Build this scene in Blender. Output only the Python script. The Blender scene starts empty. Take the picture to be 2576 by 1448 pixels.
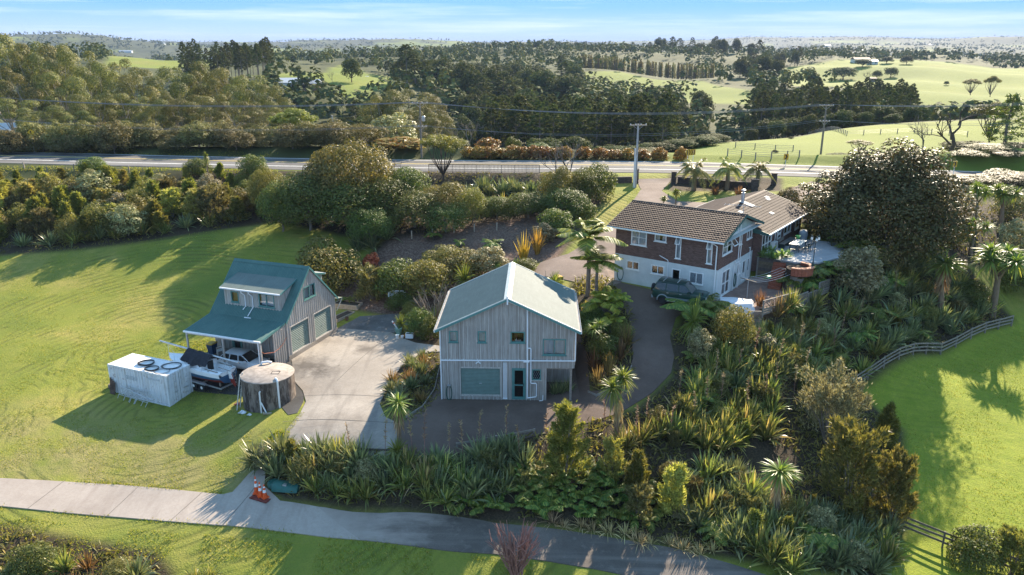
import bpy, bmesh, math, random
import numpy as np
from mathutils import Vector, Matrix, geometry
R = math.radians
scene = bpy.context.scene
col = scene.collection
random.seed(7)
RNG = np.random.default_rng(11)
# ---------------------------------------------------------------- camera
F, CX, CY = 1968.0, 1288.0, 724.0          # focal length and centre, in pixels of the 2576 px wide view
PITCH = math.atan(619.0 / F)
CZ = 25.0                                   # the drone hovers 25 m above the dwelling's forecourt
cam_d = bpy.data.cameras.new('camera')
cam_d.sensor_width = 36.0
cam_d.lens = F / 2576.0 * 36.0
cam_d.clip_end = 60000.0
cam_d.clip_start = 0.5
cam = bpy.data.objects.new('camera', cam_d)
col.objects.link(cam)
cam.location = (0, 0, CZ)
cam.rotation_euler = (math.pi / 2 - PITCH, 0, 0)
scene.camera = cam
scene.render.resolution_x, scene.render.resolution_y = 1024, 575
# ---------------------------------------------------------------- sky
SUN_AZ, SUN_EL = R(27.0), R(28.0)           # azimuth to the right of the viewing direction
world = bpy.data.worlds.new('World')
scene.world = world
world.use_nodes = True
wn = world.node_tree.nodes
wl = world.node_tree.links
wn.clear()
w_out = wn.new('ShaderNodeOutputWorld')
w_bg = wn.new('ShaderNodeBackground')
w_sky = wn.new('ShaderNodeTexSky')
w_sky.sky_type = 'NISHITA'
w_sky.sun_disc = False
w_sky.sun_elevation = SUN_EL
w_sky.sun_rotation = SUN_AZ
w_sky.altitude = 0.0
w_sky.air_density = 1.0
w_sky.dust_density = 0.0
w_sky.ozone_density = 1.0
w_bg.inputs['Strength'].default_value = 0.1
# thin cirrus: stretched noise laid over the sky
w_tc = wn.new('ShaderNodeTexCoord')
w_map = wn.new('ShaderNodeMapping')
w_map.inputs['Scale'].default_value = (1.6, 1.6, 34.0)
w_noise = wn.new('ShaderNodeTexNoise')
w_noise.inputs['Scale'].default_value = 2.2
w_noise.inputs['Detail'].default_value = 6.0
w_noise.inputs['Roughness'].default_value = 0.6
w_ramp = wn.new('ShaderNodeValToRGB')
w_ramp.color_ramp.elements[0].position = 0.47
w_ramp.color_ramp.elements[1].position = 0.78
w_mul = wn.new('ShaderNodeMath')
w_mul.operation = 'MULTIPLY'
w_mul.inputs[1].default_value = 0.42
# grade the whole sky evenly: flatten its brightness range and keep it clear blue, paler at the horizon
w_sep = wn.new('ShaderNodeSeparateColor')
w_sep.mode = 'HSV'
w_pow = wn.new('ShaderNodeMath')
w_pow.operation = 'POWER'
w_pow.inputs[1].default_value = 0.10
w_gain = wn.new('ShaderNodeMath')
w_gain.operation = 'MULTIPLY'
w_gain.inputs[1].default_value = 2.9
w_xyz = wn.new('ShaderNodeSeparateXYZ')
w_sat = wn.new('ShaderNodeValToRGB')
w_sat.color_ramp.elements[0].position = 0.0
w_sat.color_ramp.elements[0].color = (0.40, 0.40, 0.40, 1)
w_sat.color_ramp.elements[1].position = 0.04
w_sat.color_ramp.elements[1].color = (0.75, 0.75, 0.75, 1)
w_com = wn.new('ShaderNodeCombineColor')
w_com.mode = 'HSV'
w_com.inputs[0].default_value = 0.597
w_mix = wn.new('ShaderNodeMix')
w_mix.data_type = 'RGBA'
w_mix.inputs[7].default_value = (5.4, 5.2, 5.0, 1)
wl.new(w_tc.outputs['Generated'], w_map.inputs['Vector'])
wl.new(w_map.outputs['Vector'], w_noise.inputs['Vector'])
wl.new(w_noise.outputs['Fac'], w_ramp.inputs['Fac'])
wl.new(w_ramp.outputs['Color'], w_mul.inputs[0])
wl.new(w_mul.outputs[0], w_mix.inputs[0])
wl.new(w_sky.outputs['Color'], w_sep.inputs[0])
wl.new(w_sep.outputs[2], w_pow.inputs[0])
wl.new(w_pow.outputs[0], w_gain.inputs[0])
wl.new(w_tc.outputs['Generated'], w_xyz.inputs[0])
wl.new(w_xyz.outputs[2], w_sat.inputs['Fac'])
wl.new(w_sat.outputs['Color'], w_com.inputs[1])
wl.new(w_gain.outputs[0], w_com.inputs[2])
wl.new(w_com.outputs[0], w_mix.inputs[6])
wl.new(w_mix.outputs[2], w_bg.inputs['Color'])
wl.new(w_bg.outputs['Background'], w_out.inputs['Surface'])
# ---------------------------------------------------------------- sun
sun_d = bpy.data.lights.new('sun', 'SUN')
sun_d.energy = 4.4
sun_d.angle = R(0.5)
sun_d.color = (1.0, 0.86, 0.67)
sun = bpy.data.objects.new('sun', sun_d)
col.objects.link(sun)
sdir = Vector((math.sin(SUN_AZ) * math.cos(SUN_EL), math.cos(SUN_AZ) * math.cos(SUN_EL), math.sin(SUN_EL)))
sun.rotation_euler = sdir.to_track_quat('Z', 'Y').to_euler()
sun.location = (40, 80, 90)
vs = scene.view_settings
vs.view_transform = 'Standard'
vs.look = 'None'
vs.gamma = 1.0
vs.exposure = 1.75
vs.use_curve_mapping = False
scene.cycles.max_bounces = 6
scene.cycles.transparent_max_bounces = 8
# ================================================================ helpers
cP, sP = math.cos(PITCH), math.sin(PITCH)
def ray(px, py):
 a = (px - CX) / F
 b = (CY - py) / F
 return (a, cP + b * sP, -sP + b * cP)
def at_z(px, py, z):
 d = ray(px, py)
 t = (z - CZ) / d[2]
 return Vector((d[0] * t, d[1] * t, z))
def at_r(px, py, r):
 """point at horizontal distance r from the drone along a pixel's direction"""
 d = ray(px, py)
 t = r / math.hypot(d[0], d[1])
 return Vector((d[0] * t, d[1] * t, CZ + d[2] * t))
class G:
 """tiny node builder"""
 def __init__(s, name, rough=0.7, spec=0.3):
  s.m = bpy.data.materials.new(name)
  s.m.use_nodes = True
  s.t = s.m.node_tree
  s.b = s.t.nodes['Principled BSDF']
  s.b.inputs['Roughness'].default_value = rough
  s.b.inputs['Specular IOR Level'].default_value = spec
  s.tc = None
 def n(s, typ, **kw):
  nd = s.t.nodes.new(typ)
  for k, v in kw.items():
   setattr(nd, k, v)
  return nd
 def l(s, a, b):
  s.t.links.new(a, b)
 def val(s, sock, v):
  if isinstance(v, bpy.types.NodeSocket):
   s.l(v, sock)
  elif isinstance(v, (tuple, list)) and len(v) == 3 and sock.type == 'RGBA':
   sock.default_value = (*v, 1)
  else:
   sock.default_value = v
 def coord(s, kind='Object', scale=None, rot=None, loc=None):
  if s.tc is None:
   s.tc = s.n('ShaderNodeTexCoord')
  o = s.tc.outputs[kind]
  if scale is None and rot is None and loc is None:
   return o
  mp = s.n('ShaderNodeMapping')
  s.l(o, mp.inputs['Vector'])
  if scale is not None:
   mp.inputs['Scale'].default_value = scale if isinstance(scale, tuple) else (scale,) * 3
  if rot is not None:
   mp.inputs['Rotation'].default_value = rot
  if loc is not None:
   mp.inputs['Location'].default_value = loc
  return mp.outputs['Vector']
 def pos(s):
  return s.n('ShaderNodeNewGeometry').outputs['Position']
 def noise(s, scale, detail=4, rough=0.55, vec=None, dist=0.0):
  nd = s.n('ShaderNodeTexNoise')
  nd.inputs['Scale'].default_value = scale
  nd.inputs['Detail'].default_value = detail
  nd.inputs['Roughness'].default_value = rough
  nd.inputs['Distortion'].default_value = dist
  s.l(vec if vec is not None else s.coord(), nd.inputs['Vector'])
  return nd.outputs['Fac']
 def wave(s, scale, vec=None, kind='BANDS', dirn='X', dist=0.0, prof='SIN', dscale=1.0):
  nd = s.n('ShaderNodeTexWave', wave_type=kind, wave_profile=prof)
  if kind == 'BANDS':
   nd.bands_direction = dirn
  else:
   nd.rings_direction = dirn
  nd.inputs['Scale'].default_value = scale
  nd.inputs['Distortion'].default_value = dist
  nd.inputs['Detail Scale'].default_value = dscale
  s.l(vec if vec is not None else s.coord(), nd.inputs['Vector'])
  return nd.outputs['Fac']
 def ramp(s, fac, stops, interp='LINEAR'):
  nd = s.n('ShaderNodeValToRGB')
  cr = nd.color_ramp
  cr.interpolation = interp
  while len(cr.elements) < len(stops):
   cr.elements.new(0.5)
  for e, (p, c) in zip(cr.elements, stops):
   e.position = p
   e.color = (*c, 1) if isinstance(c, (tuple, list)) else (c, c, c, 1)
  s.val(nd.inputs['Fac'], fac)
  return nd.outputs['Color']
 def mix(s, fac, a, b, mode='MIX'):
  nd = s.n('ShaderNodeMix', data_type='RGBA', blend_type=mode)
  s.val(nd.inputs[0], fac)
  s.val(nd.inputs[6], a)
  s.val(nd.inputs[7], b)
  return nd.outputs[2]
 def math(s, op, a, b=0.0, clamp=False):
  nd = s.n('ShaderNodeMath', operation=op, use_clamp=clamp)
  s.val(nd.inputs[0], a)
  s.val(nd.inputs[1], b)
  return nd.outputs[0]
 def attr(s, name):
  return s.n('ShaderNodeAttribute', attribute_name=name)
 def rnd(s):
  return s.n('ShaderNodeObjectInfo').outputs['Random']
 def bump(s, h, strength=0.3, dist=0.05):
  nd = s.n('ShaderNodeBump')
  nd.inputs['Strength'].default_value = strength
  nd.inputs['Distance'].default_value = dist
  s.l(h, nd.inputs['Height'])
  s.l(nd.outputs['Normal'], s.b.inputs['Normal'])
 def col(s, c):
  s.val(s.b.inputs['Base Color'], c)
  return s
def plain(name, c, rough=0.6, spec=0.3, metal=0.0, vary=0.12, scale=3.0, bump=0.0):
 """a painted or cast surface: base colour with mild grime variation"""
 g = G(name, rough, spec)
 f = g.noise(scale, 5, 0.6)
 lo = tuple(x * (1 - vary) for x in c)
 hi = tuple(min(1, x * (1 + vary)) for x in c)
 g.col(g.ramp(f, [(0.3, lo), (0.7, hi)]))
 g.b.inputs['Metallic'].default_value = metal
 if bump:
  g.bump(g.noise(scale * 12, 3), bump, 0.02)
 return g.m
class MB:
 """collects shapes, builds them as ONE mesh object"""
 def __init__(s):
  s.v = []
  s.f = []
 def add(s, vs_, fs_):
  o = len(s.v)
  s.v.extend([tuple(p) for p in vs_])
  s.f.extend([tuple(i + o for i in f) for f in fs_])
  return s
 def box(s, x0, x1, y0, y1, z0, z1):
  return s.add([(x0, y0, z0), (x1, y0, z0), (x1, y1, z0), (x0, y1, z0), (x0, y0, z1), (x1, y0, z1), (x1, y1, z1), (x0, y1, z1)],
                     [(0, 3, 2, 1), (4, 5, 6, 7), (0, 1, 5, 4), (1, 2, 6, 5), (2, 3, 7, 6), (3, 0, 4, 7)])
 def cbox(s, c, sz, rz=0.0):
  """box by centre and size, turned about z"""
  cs, sn = math.cos(rz), math.sin(rz)
  vs_ = []
  for dz in (-.5, .5):
   for dx, dy in ((-.5, -.5), (.5, -.5), (.5, .5), (-.5, .5)):
    x, y = dx * sz[0], dy * sz[1]
    vs_.append((c[0] + x * cs - y * sn, c[1] + x * sn + y * cs, c[2] + dz * sz[2]))
  return s.add(vs_, [(0, 3, 2, 1), (4, 5, 6, 7), (0, 1, 5, 4), (1, 2, 6, 5), (2, 3, 7, 6), (3, 0, 4, 7)])
 def slab(s, pts, off):
  """polygon pts extruded by vector off"""
  n = len(pts)
  off = Vector(off)
  b = [Vector(p) for p in pts]
  return s.add(b + [p + off for p in b],
                     [tuple(range(n - 1, -1, -1)), tuple(range(n, 2 * n))] + [(i, (i + 1) % n, n + (i + 1) % n, n + i) for i in range(n)])
 def quad(s, a, b, c, d):
  return s.add([a, b, c, d], [(0, 1, 2, 3)])
 def tube(s, pts, r, n=8, cap=True):
  pts = [Vector(p) for p in pts]
  rs = r if isinstance(r, (list, tuple)) else [r] * len(pts)
  vs_, fs_ = [], []
  up = Vector((0, 0, 1))
  prev = None
  for i, p in enumerate(pts):
   t = (pts[min(i + 1, len(pts) - 1)] - pts[max(i - 1, 0)])
   t.normalize()
   if prev is None:
    a = t.cross(up)
    if a.length < 1e-3:
     a = t.cross(Vector((1, 0, 0)))
   else:
    a = prev - t * prev.dot(t)
   a.normalize()
   prev = a
   b = t.cross(a)
   for k in range(n):
    an = 2 * math.pi * k / n
    vs_.append(p + (a * math.cos(an) + b * math.sin(an)) * rs[i])
  for i in range(len(pts) - 1):
   for k in range(n):
    fs_.append((i * n + k, i * n + (k + 1) % n, (i + 1) * n + (k + 1) % n, (i + 1) * n + k))
  if cap:
   fs_.append(tuple(range(n - 1, -1, -1)))
   m = (len(pts) - 1) * n
   fs_.append(tuple(range(m, m + n)))
  return s.add(vs_, fs_)
 def lathe(s, prof, n=24, c=(0, 0, 0)):
  """prof: list of (r, z)"""
  vs_, fs_ = [], []
  for r_, z in prof:
   for k in range(n):
    a = 2 * math.pi * k / n
    vs_.append((c[0] + r_ * math.cos(a), c[1] + r_ * math.sin(a), c[2] + z))
  for i in range(len(prof) - 1):
   for k in range(n):
    fs_.append((i * n + k, i * n + (k + 1) % n, (i + 1) * n + (k + 1) % n, (i + 1) * n + k))
  fs_.append(tuple(range(n - 1, -1, -1)))
  m = (len(prof) - 1) * n
  fs_.append(tuple(range(m, m + n)))
  return s.add(vs_, fs_)
 def mesh(s, name, mat=None, smooth=False):
  me = bpy.data.meshes.new(name)
  me.from_pydata(s.v, [], s.f)
  if mat is not None:
   me.materials.append(mat)
  if smooth:
   me.polygons.foreach_set('use_smooth', [True] * len(me.polygons))
   try:
    me.set_sharp_from_angle(angle=R(40))
   except Exception:
    pass
  me.update()
  return me
 def build(s, name, mat, parent=None, smooth=False, loc=None):
  return link(name, s.mesh(name, mat, smooth), parent, loc)
def link(name, me, parent=None, loc=None):
 o = bpy.data.objects.new(name, me)
 col.objects.link(o)
 if parent is not None:
  o.parent = parent
 if loc is not None:
  o.location = loc
 return o
def tag(o, label=None, cat=None, group=None, kind=None):
 if label:
  o['label'] = label
 if cat:
  o['category'] = cat
 if group:
  o['group'] = group
 if kind:
  o['kind'] = kind
 return o
def thing(name, label, cat, loc=(0, 0, 0), rz=0.0, group=None):
 e = bpy.data.objects.new(name, None)
 col.objects.link(e)
 e.empty_display_size = 0.3
 e.location = loc
 e.rotation_euler = (0, 0, rz)
 return tag(e, label, cat, group)
def copy_tree(o, parent=None):
 c = o.copy()
 col.objects.link(c)
 c.parent = parent
 for ch in o.children:
  copy_tree(ch, c)
 return c
def np_mesh(name, V, Q, mat=None, attr=None, smooth=False):
 """mesh from numpy arrays, Q: (n,4) or (n,3)"""
 me = bpy.data.meshes.new(name)
 k = Q.shape[1]
 me.vertices.add(len(V))
 me.vertices.foreach_set('co', np.ascontiguousarray(V, dtype=np.float32).ravel())
 me.loops.add(Q.size)
 me.loops.foreach_set('vertex_index', np.ascontiguousarray(Q, dtype=np.int32).ravel())
 me.polygons.add(len(Q))
 me.polygons.foreach_set('loop_start', np.arange(0, Q.size, k, dtype=np.int32))
 if smooth:
  me.polygons.foreach_set('use_smooth', np.ones(len(Q), dtype=bool))
 if attr is not None:
  for nm, a in attr.items():
   at = me.attributes.new(nm, 'FLOAT', 'POINT')
   at.data.foreach_set('value', np.ascontiguousarray(a, dtype=np.float32))
 if mat is not None:
  me.materials.append(mat)
 me.update(calc_edges=True)
 me.validate()
 return me
def in_poly(x, y, poly):
 """vectorised point in polygon"""
 x = np.asarray(x, float)
 y = np.asarray(y, float)
 ins = np.zeros(x.shape, bool)
 n = len(poly)
 j = n - 1
 for i in range(n):
  xi, yi = poly[i]
  xj, yj = poly[j]
  c = ((yi > y) != (yj > y)) & (x < (xj - xi) * (y - yi) / (yj - yi + 1e-12) + xi)
  ins ^= c
  j = i
 return ins
def smooth_poly(pts, n=8, closed=True):
 """Catmull-Rom through pts"""
 P = [Vector(p) for p in pts]
 out = []
 m = len(P)
 rng = range(m) if closed else range(m - 1)
 for i in rng:
  p0 = P[(i - 1) % m] if closed else P[max(i - 1, 0)]
  p1 = P[i]
  p2 = P[(i + 1) % m] if closed else P[min(i + 1, m - 1)]
  p3 = P[(i + 2) % m] if closed else P[min(i + 2, m - 1)]
  for k in range(n):
   t = k / n
   out.append(0.5 * ((2 * p1) + (p2 - p0) * t + (2 * p0 - 5 * p1 + 4 * p2 - p3) * t * t + (3 * p1 - p0 - 3 * p2 + p3) * t ** 3))
 if not closed:
  out.append(P[-1])
 return out
# ================================================================ terrain
NEAR = [  # (px, py, z): points of the ground round the houses, in view pixels and metres
 (728,912,-.4),(850,830,-.3),(870,960,-.3),(950,900,-.2),(800,1000,-.5),(720,1110,-.7),(940,1135,-.4),(1000,1050,-.2),(1060,880,-.1),
 (1113,1005,-.1),(1300,1000,0),(1442,1000,.1),(1250,1080,-.2),(1350,1075,-.1),(1130,1110,-.3),(1500,1040,.2),(1470,1010,.2),
 (428,1025,-1.7),(290,1000,-1.6),(490,985,-1.4),(560,960,-1.2),(670,1040,-1.1),(600,1030,-1.3),(740,1000,-.8),
 (100,900,-.6),(0,800,0.4),(300,720,1.3),(500,650,2.6),(250,1130,-2.1),(30,1000,-1.4),(0,1100,-2.0),(450,1130,-1.8),(560,1180,-2.0),(0,900,-.5),
 (300,820,0),(440,830,-0.2),(470,760,0.8),(150,720,1.3),(0,690,2.0),
 (0,640,3.0),(200,625,3.3),(400,600,3.8),(560,575,4.3),(700,560,4.6),(850,585,4.2),(760,620,3.4),(650,620,3.2),
 (0,1205,-2.5),(0,1275,-2.7),(300,1222,-2.5),(300,1300,-2.8),(560,1245,-2.4),(560,1340,-2.7),(640,1190,-2.1),(900,1276,-2.5),(900,1350,-2.9),
 (1240,1310,-2.9),(1240,1395,-3.2),(1500,1340,-3.2),(1500,1440,-3.5),(1800,1410,-3.6),(2000,1448,-3.9),
 (0,1400,-3.3),(300,1440,-3.4),(700,1440,-3.5),(1100,1448,-3.8),(1500,1560,-4.2),(500,1600,-4.5),(-300,1300,-3.0),(-300,1000,-2.0),(-300,750,1.0),
 (1000,1215,-1.4),(1200,1220,-1.6),(1450,1200,-1.4),(1650,1230,-2.2),(1850,1280,-3.0),
 (1000,1160,-.4),(1250,1130,-.4),(1400,1110,-.3),
 (1560,1000,.5),(1600,1030,.3),(1690,930,1.5),(1640,860,2.3),(1590,900,1.7),(1650,800,3.0),(1590,740,3.8),(1700,765,3.8),(1560,730,3.9),
 (1520,840,2.2),(1470,900,1.0),(1470,780,3.2),(1500,720,3.8),
 (1430,665,4.0),(1360,660,3.6),(1500,640,4.3),(1550,590,5.0),(1540,570,5.2),(1620,490,6.7),(1560,500,6.5),(1640,455,7.3),(1700,520,6.4),(1850,480,6.9),(1500,540,5.8),
 (0,416,8.3),(250,420,8.2),(500,428,8.1),(800,430,8.0),(1080,437,7.9),(1360,437,7.8),(1500,437,7.7),(1700,440,7.5),(2000,450,7.2),(2300,462,6.9),(2576,480,6.6),
 (-250,405,8.5),(2800,500,6.4),
 (200,520,5.6),(500,510,5.8),(900,500,6.0),(1200,500,5.8),
 (1150,600,4.2),(1050,650,2.8),(1000,720,1.4),(900,790,-.1),(950,800,-.1),(870,700,1.0),(1250,570,5.0),(1350,560,5.3),(1300,640,3.7),(1420,590,4.9),(1150,700,2.2),(980,600,4.2),(1020,800,0),
 (1060,760,.8),(1080,820,.2),
 (2150,640,6.1),(2050,610,6.1),(2100,580,6.2),(1950,540,6.4),(2200,560,6.3),
 (1850,745,3.8),(1950,720,3.9),(1900,790,3.2),(1980,760,3.6),(2060,710,4.4),(2170,640,5.2),(2270,600,5.6),
 (2350,560,6.0),(2450,520,6.1),(2560,500,6.0),(2576,600,4.0),(2450,620,4.2),
 (2300,750,1.8),(2450,720,1.6),(2560,720,1.0),(2100,850,1.0),(1900,900,1.6),(1800,860,2.4),(2000,950,.2),(1900,1050,-.9),(1750,1050,-.3),(2100,1100,-2.2),(1800,1180,-1.8),(1950,1300,-3.2),(2150,1330,-3.9),
 (2540,825,-1.6),(2350,885,-1.9),(2140,985,-2.3),(2576,900,-2.2),(2450,1000,-2.8),(2300,1150,-3.6),(2576,1150,-3.6),(2450,1300,-4.3),(2280,1345,-4.5),(2560,1448,-5.0),(2300,1448,-4.7),(2800,900,-2.2),(2800,700,.5),(2800,1200,-4),(2400,1600,-5.5),(2000,1600,-4.8),
]
FARV = [  # (px, py, r): visible ground further off
 (0,165,900),(150,142,1500),(0,92,3500),(110,93,3600),(200,89,3500),(290,102,3600),(420,92,3500),(520,103,4000),(640,99,4200),(800,115,5000),(-200,93,3500),
 (450,165,700),(330,155,700),(600,168,600),(300,125,1900),(550,128,2000),(800,125,2200),
 (820,240,380),(830,190,450),(900,213,430),(700,195,450),(900,150,800),(760,150,750),(900,118,2500),
 (1150,228,450),(1000,155,750),(1200,125,1200),(1200,115,6000),(1000,115,5000),
 (1460,205,600),(1700,255,520),(1500,182,700),(1700,200,680),(1850,240,520),(1780,190,760),(1600,170,850),
 (1750,365,170),(1900,354,195),(2100,327,230),(2300,308,260),(2500,302,280),(1850,402,134),(2100,402,140),(2400,402,145),(2100,360,180),(2400,350,190),(2700,302,290),(2576,408,150),(2750,408,158),(2576,362,190),(2480,405,146),
 (2250,262,480),(2400,230,560),(2300,170,850),(2500,180,900),(2550,220,700),(2100,165,900),(1900,195,800),(2050,200,760),(2750,200,800),
 (1450,140,1500),(1900,138,1600),(2300,140,1700),(2576,150,1600),(1450,129,3500),(2000,132,3500),(2500,135,3500),
 (1350,113,8000),(1550,103,8000),(1750,101,8000),(2000,101,8200),(2200,97,8000),(2350,98,7500),(2500,91,7000),(2700,91,7000),
]
FARZ = [  # (px, r, z): hidden valley floors and what lies past the last ridge
 (0,150,7),(0,185,4),(0,230,-2),(0,350,-6),(-250,190,5),(-250,350,-4),
 (450,150,6.5),(450,180,3),(450,300,-9),(300,420,-10),(850,140,6.5),(850,170,2),(850,240,-7),(850,310,-10),
 (1150,135,6.5),(1150,165,1),(1150,250,-12),(1150,340,-16),(1450,135,6),(1450,165,0),(1450,210,-8),(1450,330,-17),(1250,560,-14),(1000,560,-8),
 (1700,135,6),(1700,230,-10),(1700,330,-20),(1900,300,-10),(1900,400,-11),(2100,340,-12),(2300,360,-12),(2550,380,-13),(2700,380,-13),
 (0,6000,0),(500,7000,0),(1000,9000,0),(1500,12000,0),(2000,12000,0),(2500,12000,0),(0,20000,0),(1288,20000,0),(2576,20000,0),(600,1200,-20),(1300,2500,-25),(2000,2300,-25),(2500,2300,-25),(100,2400,-12),
]
def far_noise(x, y, s, seed):
 """smooth value noise, vectorised"""
 rg = np.random.default_rng(seed)
 T = rg.random((64, 64))
 u = x / s
 v = y / s
 i = np.floor(u).astype(int)
 j = np.floor(v).astype(int)
 a = u - i
 b = v - j
 a = a * a * (3 - 2 * a)
 b = b * b * (3 - 2 * b)
 g_ = lambda p, q: T[p % 64, q % 64]
 return (g_(i, j) * (1 - a) + g_(i + 1, j) * a) * (1 - b) + (g_(i, j + 1) * (1 - a) + g_(i + 1, j + 1) * a) * b
def tps_fit(P, v, lam):
 n = len(P)
 d = np.linalg.norm(P[:, None] - P[None], axis=2)
 K = np.where(d > 0, d * d * np.log(d + 1e-12), 0) + lam * np.eye(n)
 Pm = np.c_[np.ones(n), P]
 A = np.block([[K, Pm], [Pm.T, np.zeros((3, 3))]])
 s = np.linalg.solve(A, np.r_[v, 0, 0, 0])
 return P, s[:n], s[n:]
def tps_eval(m, Q):
 P, w, a = m
 out = np.empty(len(Q))
 for i in range(0, len(Q), 20000):
  q = Q[i:i + 20000]
  d2 = ((q[:, None] - P[None]) ** 2).sum(2)
  out[i:i + 20000] = (0.5 * d2 * np.log(d2 + 1e-12)) @ w + a[0] + q @ a[1:]
 return out
_np = [at_z(a, b, z) for a, b, z in NEAR]
_P = np.array([(p.x / 40, p.y / 40) for p in _np])
M_NEAR = tps_fit(_P, np.array([p.z for p in _np]), 0.002)
_fp = [at_r(a, b, r) for a, b, r in FARV]
for a, r, z in FARZ:
 d = at_r(a, 105, r)
 _fp.append(Vector((d.x, d.y, z)))
for (a, b, z), p in zip(NEAR, _np):           # tie the far ground to the road
 if 400 < b < 500:
  _fp.append(p)
  _fp.append(p + Vector((0, 16, .2)))
_Pf = np.array([(math.atan2(p.x, p.y), math.log(math.hypot(p.x, p.y))) for p in _fp])
M_FAR = tps_fit(_Pf, np.array([(p.z - CZ) / math.hypot(p.x, p.y) for p in _fp]), 0.0002)
# the road: near edge points (x, y, z); the carriageway and shoulder are 10 m wide on a levelled bed
ROAD_N = [at_z(*q) for q in [(-560,404,8.7),(-300,408,8.5),(0,413,8.4),(300,421,8.3),(600,428,8.2),(900,433,8.1),(1200,436,8.0),(1500,437,7.8),(1700,439,7.6),(2000,447,7.3),(2300,458,7.0),(2576,469,6.8),(2800,480,6.6),(3100,496,6.4)]]
ROAD_F = []
for _i, _p in enumerate(ROAD_N):
 _t = (ROAD_N[min(_i + 1, len(ROAD_N) - 1)] - ROAD_N[max(_i - 1, 0)]).xy.normalized()
 ROAD_F.append(Vector((_p.x - _t.y * 11.0, _p.y + _t.x * 11.0, _p.z + 0.2)))
_rn = smooth_poly(ROAD_N, 8, False)
_rf = smooth_poly(ROAD_F, 8, False)
_rc = np.array([tuple((a + b) / 2) for a, b in zip(_rn, _rf)])
def road_bed(x, y, z):
 m = (np.hypot(x, y) > 70) & (np.hypot(x, y) < 170)
 if not m.any():
  return z
 X, Y = x[m], y[m]
 best = np.full(len(X), 1e9)
 zr = np.zeros(len(X))
 for i in range(len(_rc) - 1):
  a, b = _rc[i], _rc[i + 1]
  ab = b[:2] - a[:2]
  t = np.clip(((X - a[0]) * ab[0] + (Y - a[1]) * ab[1]) / (ab @ ab), 0, 1)
  d = np.hypot(X - a[0] - t * ab[0], Y - a[1] - t * ab[1])
  k = d < best
  best[k] = d[k]
  zr[k] = (a[2] + t * (b[2] - a[2]))[k]
 w = np.clip(1 - (best - 6.2) / 4.0, 0, 1)
 w = w * w * (3 - 2 * w)
 z = z.copy()
 z[m] = z[m] * (1 - w) + zr * w
 return z
PADS = [  # (origin xy, turn, x0, x1, y0, y1, z, soft): levelled ground under buildings, in their own axes
 ((-5.1, 52.3), -2.0, -.2, 9.8, -.2, 9, -.05, 1.2),
 ((-18.58, 60.38), -19.9, -7.4, 0, 0, 7.4, -.45, 1.0),
 ((17.39, 63.6), -36.0, -9.8, .2, -.5, 8.4, 3.9, 1.6),
 ((17.39, 63.6), -36.0, -9, 6.8, 10.0, 21.5, 5.92, 1.8),
 ((17.39, 63.6), -36.0, .2, 5.6, 0.5, 6.8, 3.75, 1.0),
]
def height_np(x, y):
 x = np.asarray(x, float).ravel()
 y = np.asarray(y, float).ravel()
 r = np.hypot(x, y)
 az = np.arctan2(x, y)
 zn = np.zeros_like(x)
 zf = np.zeros_like(x)
 wf = np.clip((y - 112) / 20.0 + (r - np.abs(y)) * 0, 0, 1)
 wf = wf * wf * (3 - 2 * wf)
 mn = wf < 1
 mf = wf > 0
 if mn.any():
  zn[mn] = tps_eval(M_NEAR, np.c_[x[mn], y[mn]] / 40)
 if mf.any():
  zf[mf] = CZ + r[mf] * tps_eval(M_FAR, np.c_[az[mf], np.log(r[mf])])
  big = np.clip((r[mf] - 300) / 1500, 0, 1)
  ft = np.clip((r[mf] - 1300) / 900, 0, 1) * np.clip((9000 - r[mf]) / 3000, 0, 1)
  zf[mf] += ft * ((far_noise(x[mf], y[mf], 900, 21) - .78) * 80 + (far_noise(x[mf], y[mf], 380, 22) - .5) * 36)
  zf[mf] += big * (np.sin(x[mf] / 97 + 1.3 * np.sin(y[mf] / 160)) + np.sin(y[mf] / 71 + x[mf] / 210)) * 2.2 + np.clip((r[mf] - 260) / 300, 0, 1) * 1.7 * (np.sin(x[mf] / 23 + 1.7 * np.sin(y[mf] / 41)) + np.sin(y[mf] / 27 + x[mf] / 61))
 z = road_bed(x, y, zn * (1 - wf) + zf * wf)
 for (ox, oy), deg, x0, x1, y0, y1, pz, soft in PADS:
  a = R(deg)
  lx = (x - ox) * math.cos(a) + (y - oy) * math.sin(a)
  ly = -(x - ox) * math.sin(a) + (y - oy) * math.cos(a)
  dx = np.maximum(np.maximum(x0 - lx, lx - x1), 0)
  dy = np.maximum(np.maximum(y0 - ly, ly - y1), 0)
  w = np.clip(1 - np.hypot(dx, dy) / soft, 0, 1)
  w = w * w * (3 - 2 * w)
  z = z * (1 - w) + pz * w
 return z
def gh(x, y):
 return float(height_np([x], [y])[0])
def ground(px, py, z0=0.0):
 """where a pixel's ray meets the ground"""
 d = ray(px, py)
 h = math.hypot(d[0], d[1])
 rs = np.exp(np.linspace(math.log(20), math.log(9000), 900))
 t = rs / h
 gz = height_np(d[0] * t, d[1] * t)
 rz = CZ + d[2] * t
 below = np.nonzero(rz < gz)[0]
 if len(below) == 0:
  return at_r(px, py, 9000)
 i = below[0]
 if i == 0:
  i = 1
 a = (rz[i - 1] - gz[i - 1]) / ((rz[i - 1] - gz[i - 1]) - (rz[i] - gz[i]) + 1e-9)
 tt = t[i - 1] + a * (t[i] - t[i - 1])
 return Vector((d[0] * tt, d[1] * tt, CZ + d[2] * tt))
def pix(p):
 """view pixel of a point"""
 Z = p[2] - CZ
 dz = p[1] * cP - Z * sP
 return CX + F * p[0] / dz, CY - F * (p[1] * sP + Z * cP) / dz
def gpoly(pts):
 return [ground(*p).xy for p in pts]
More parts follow.
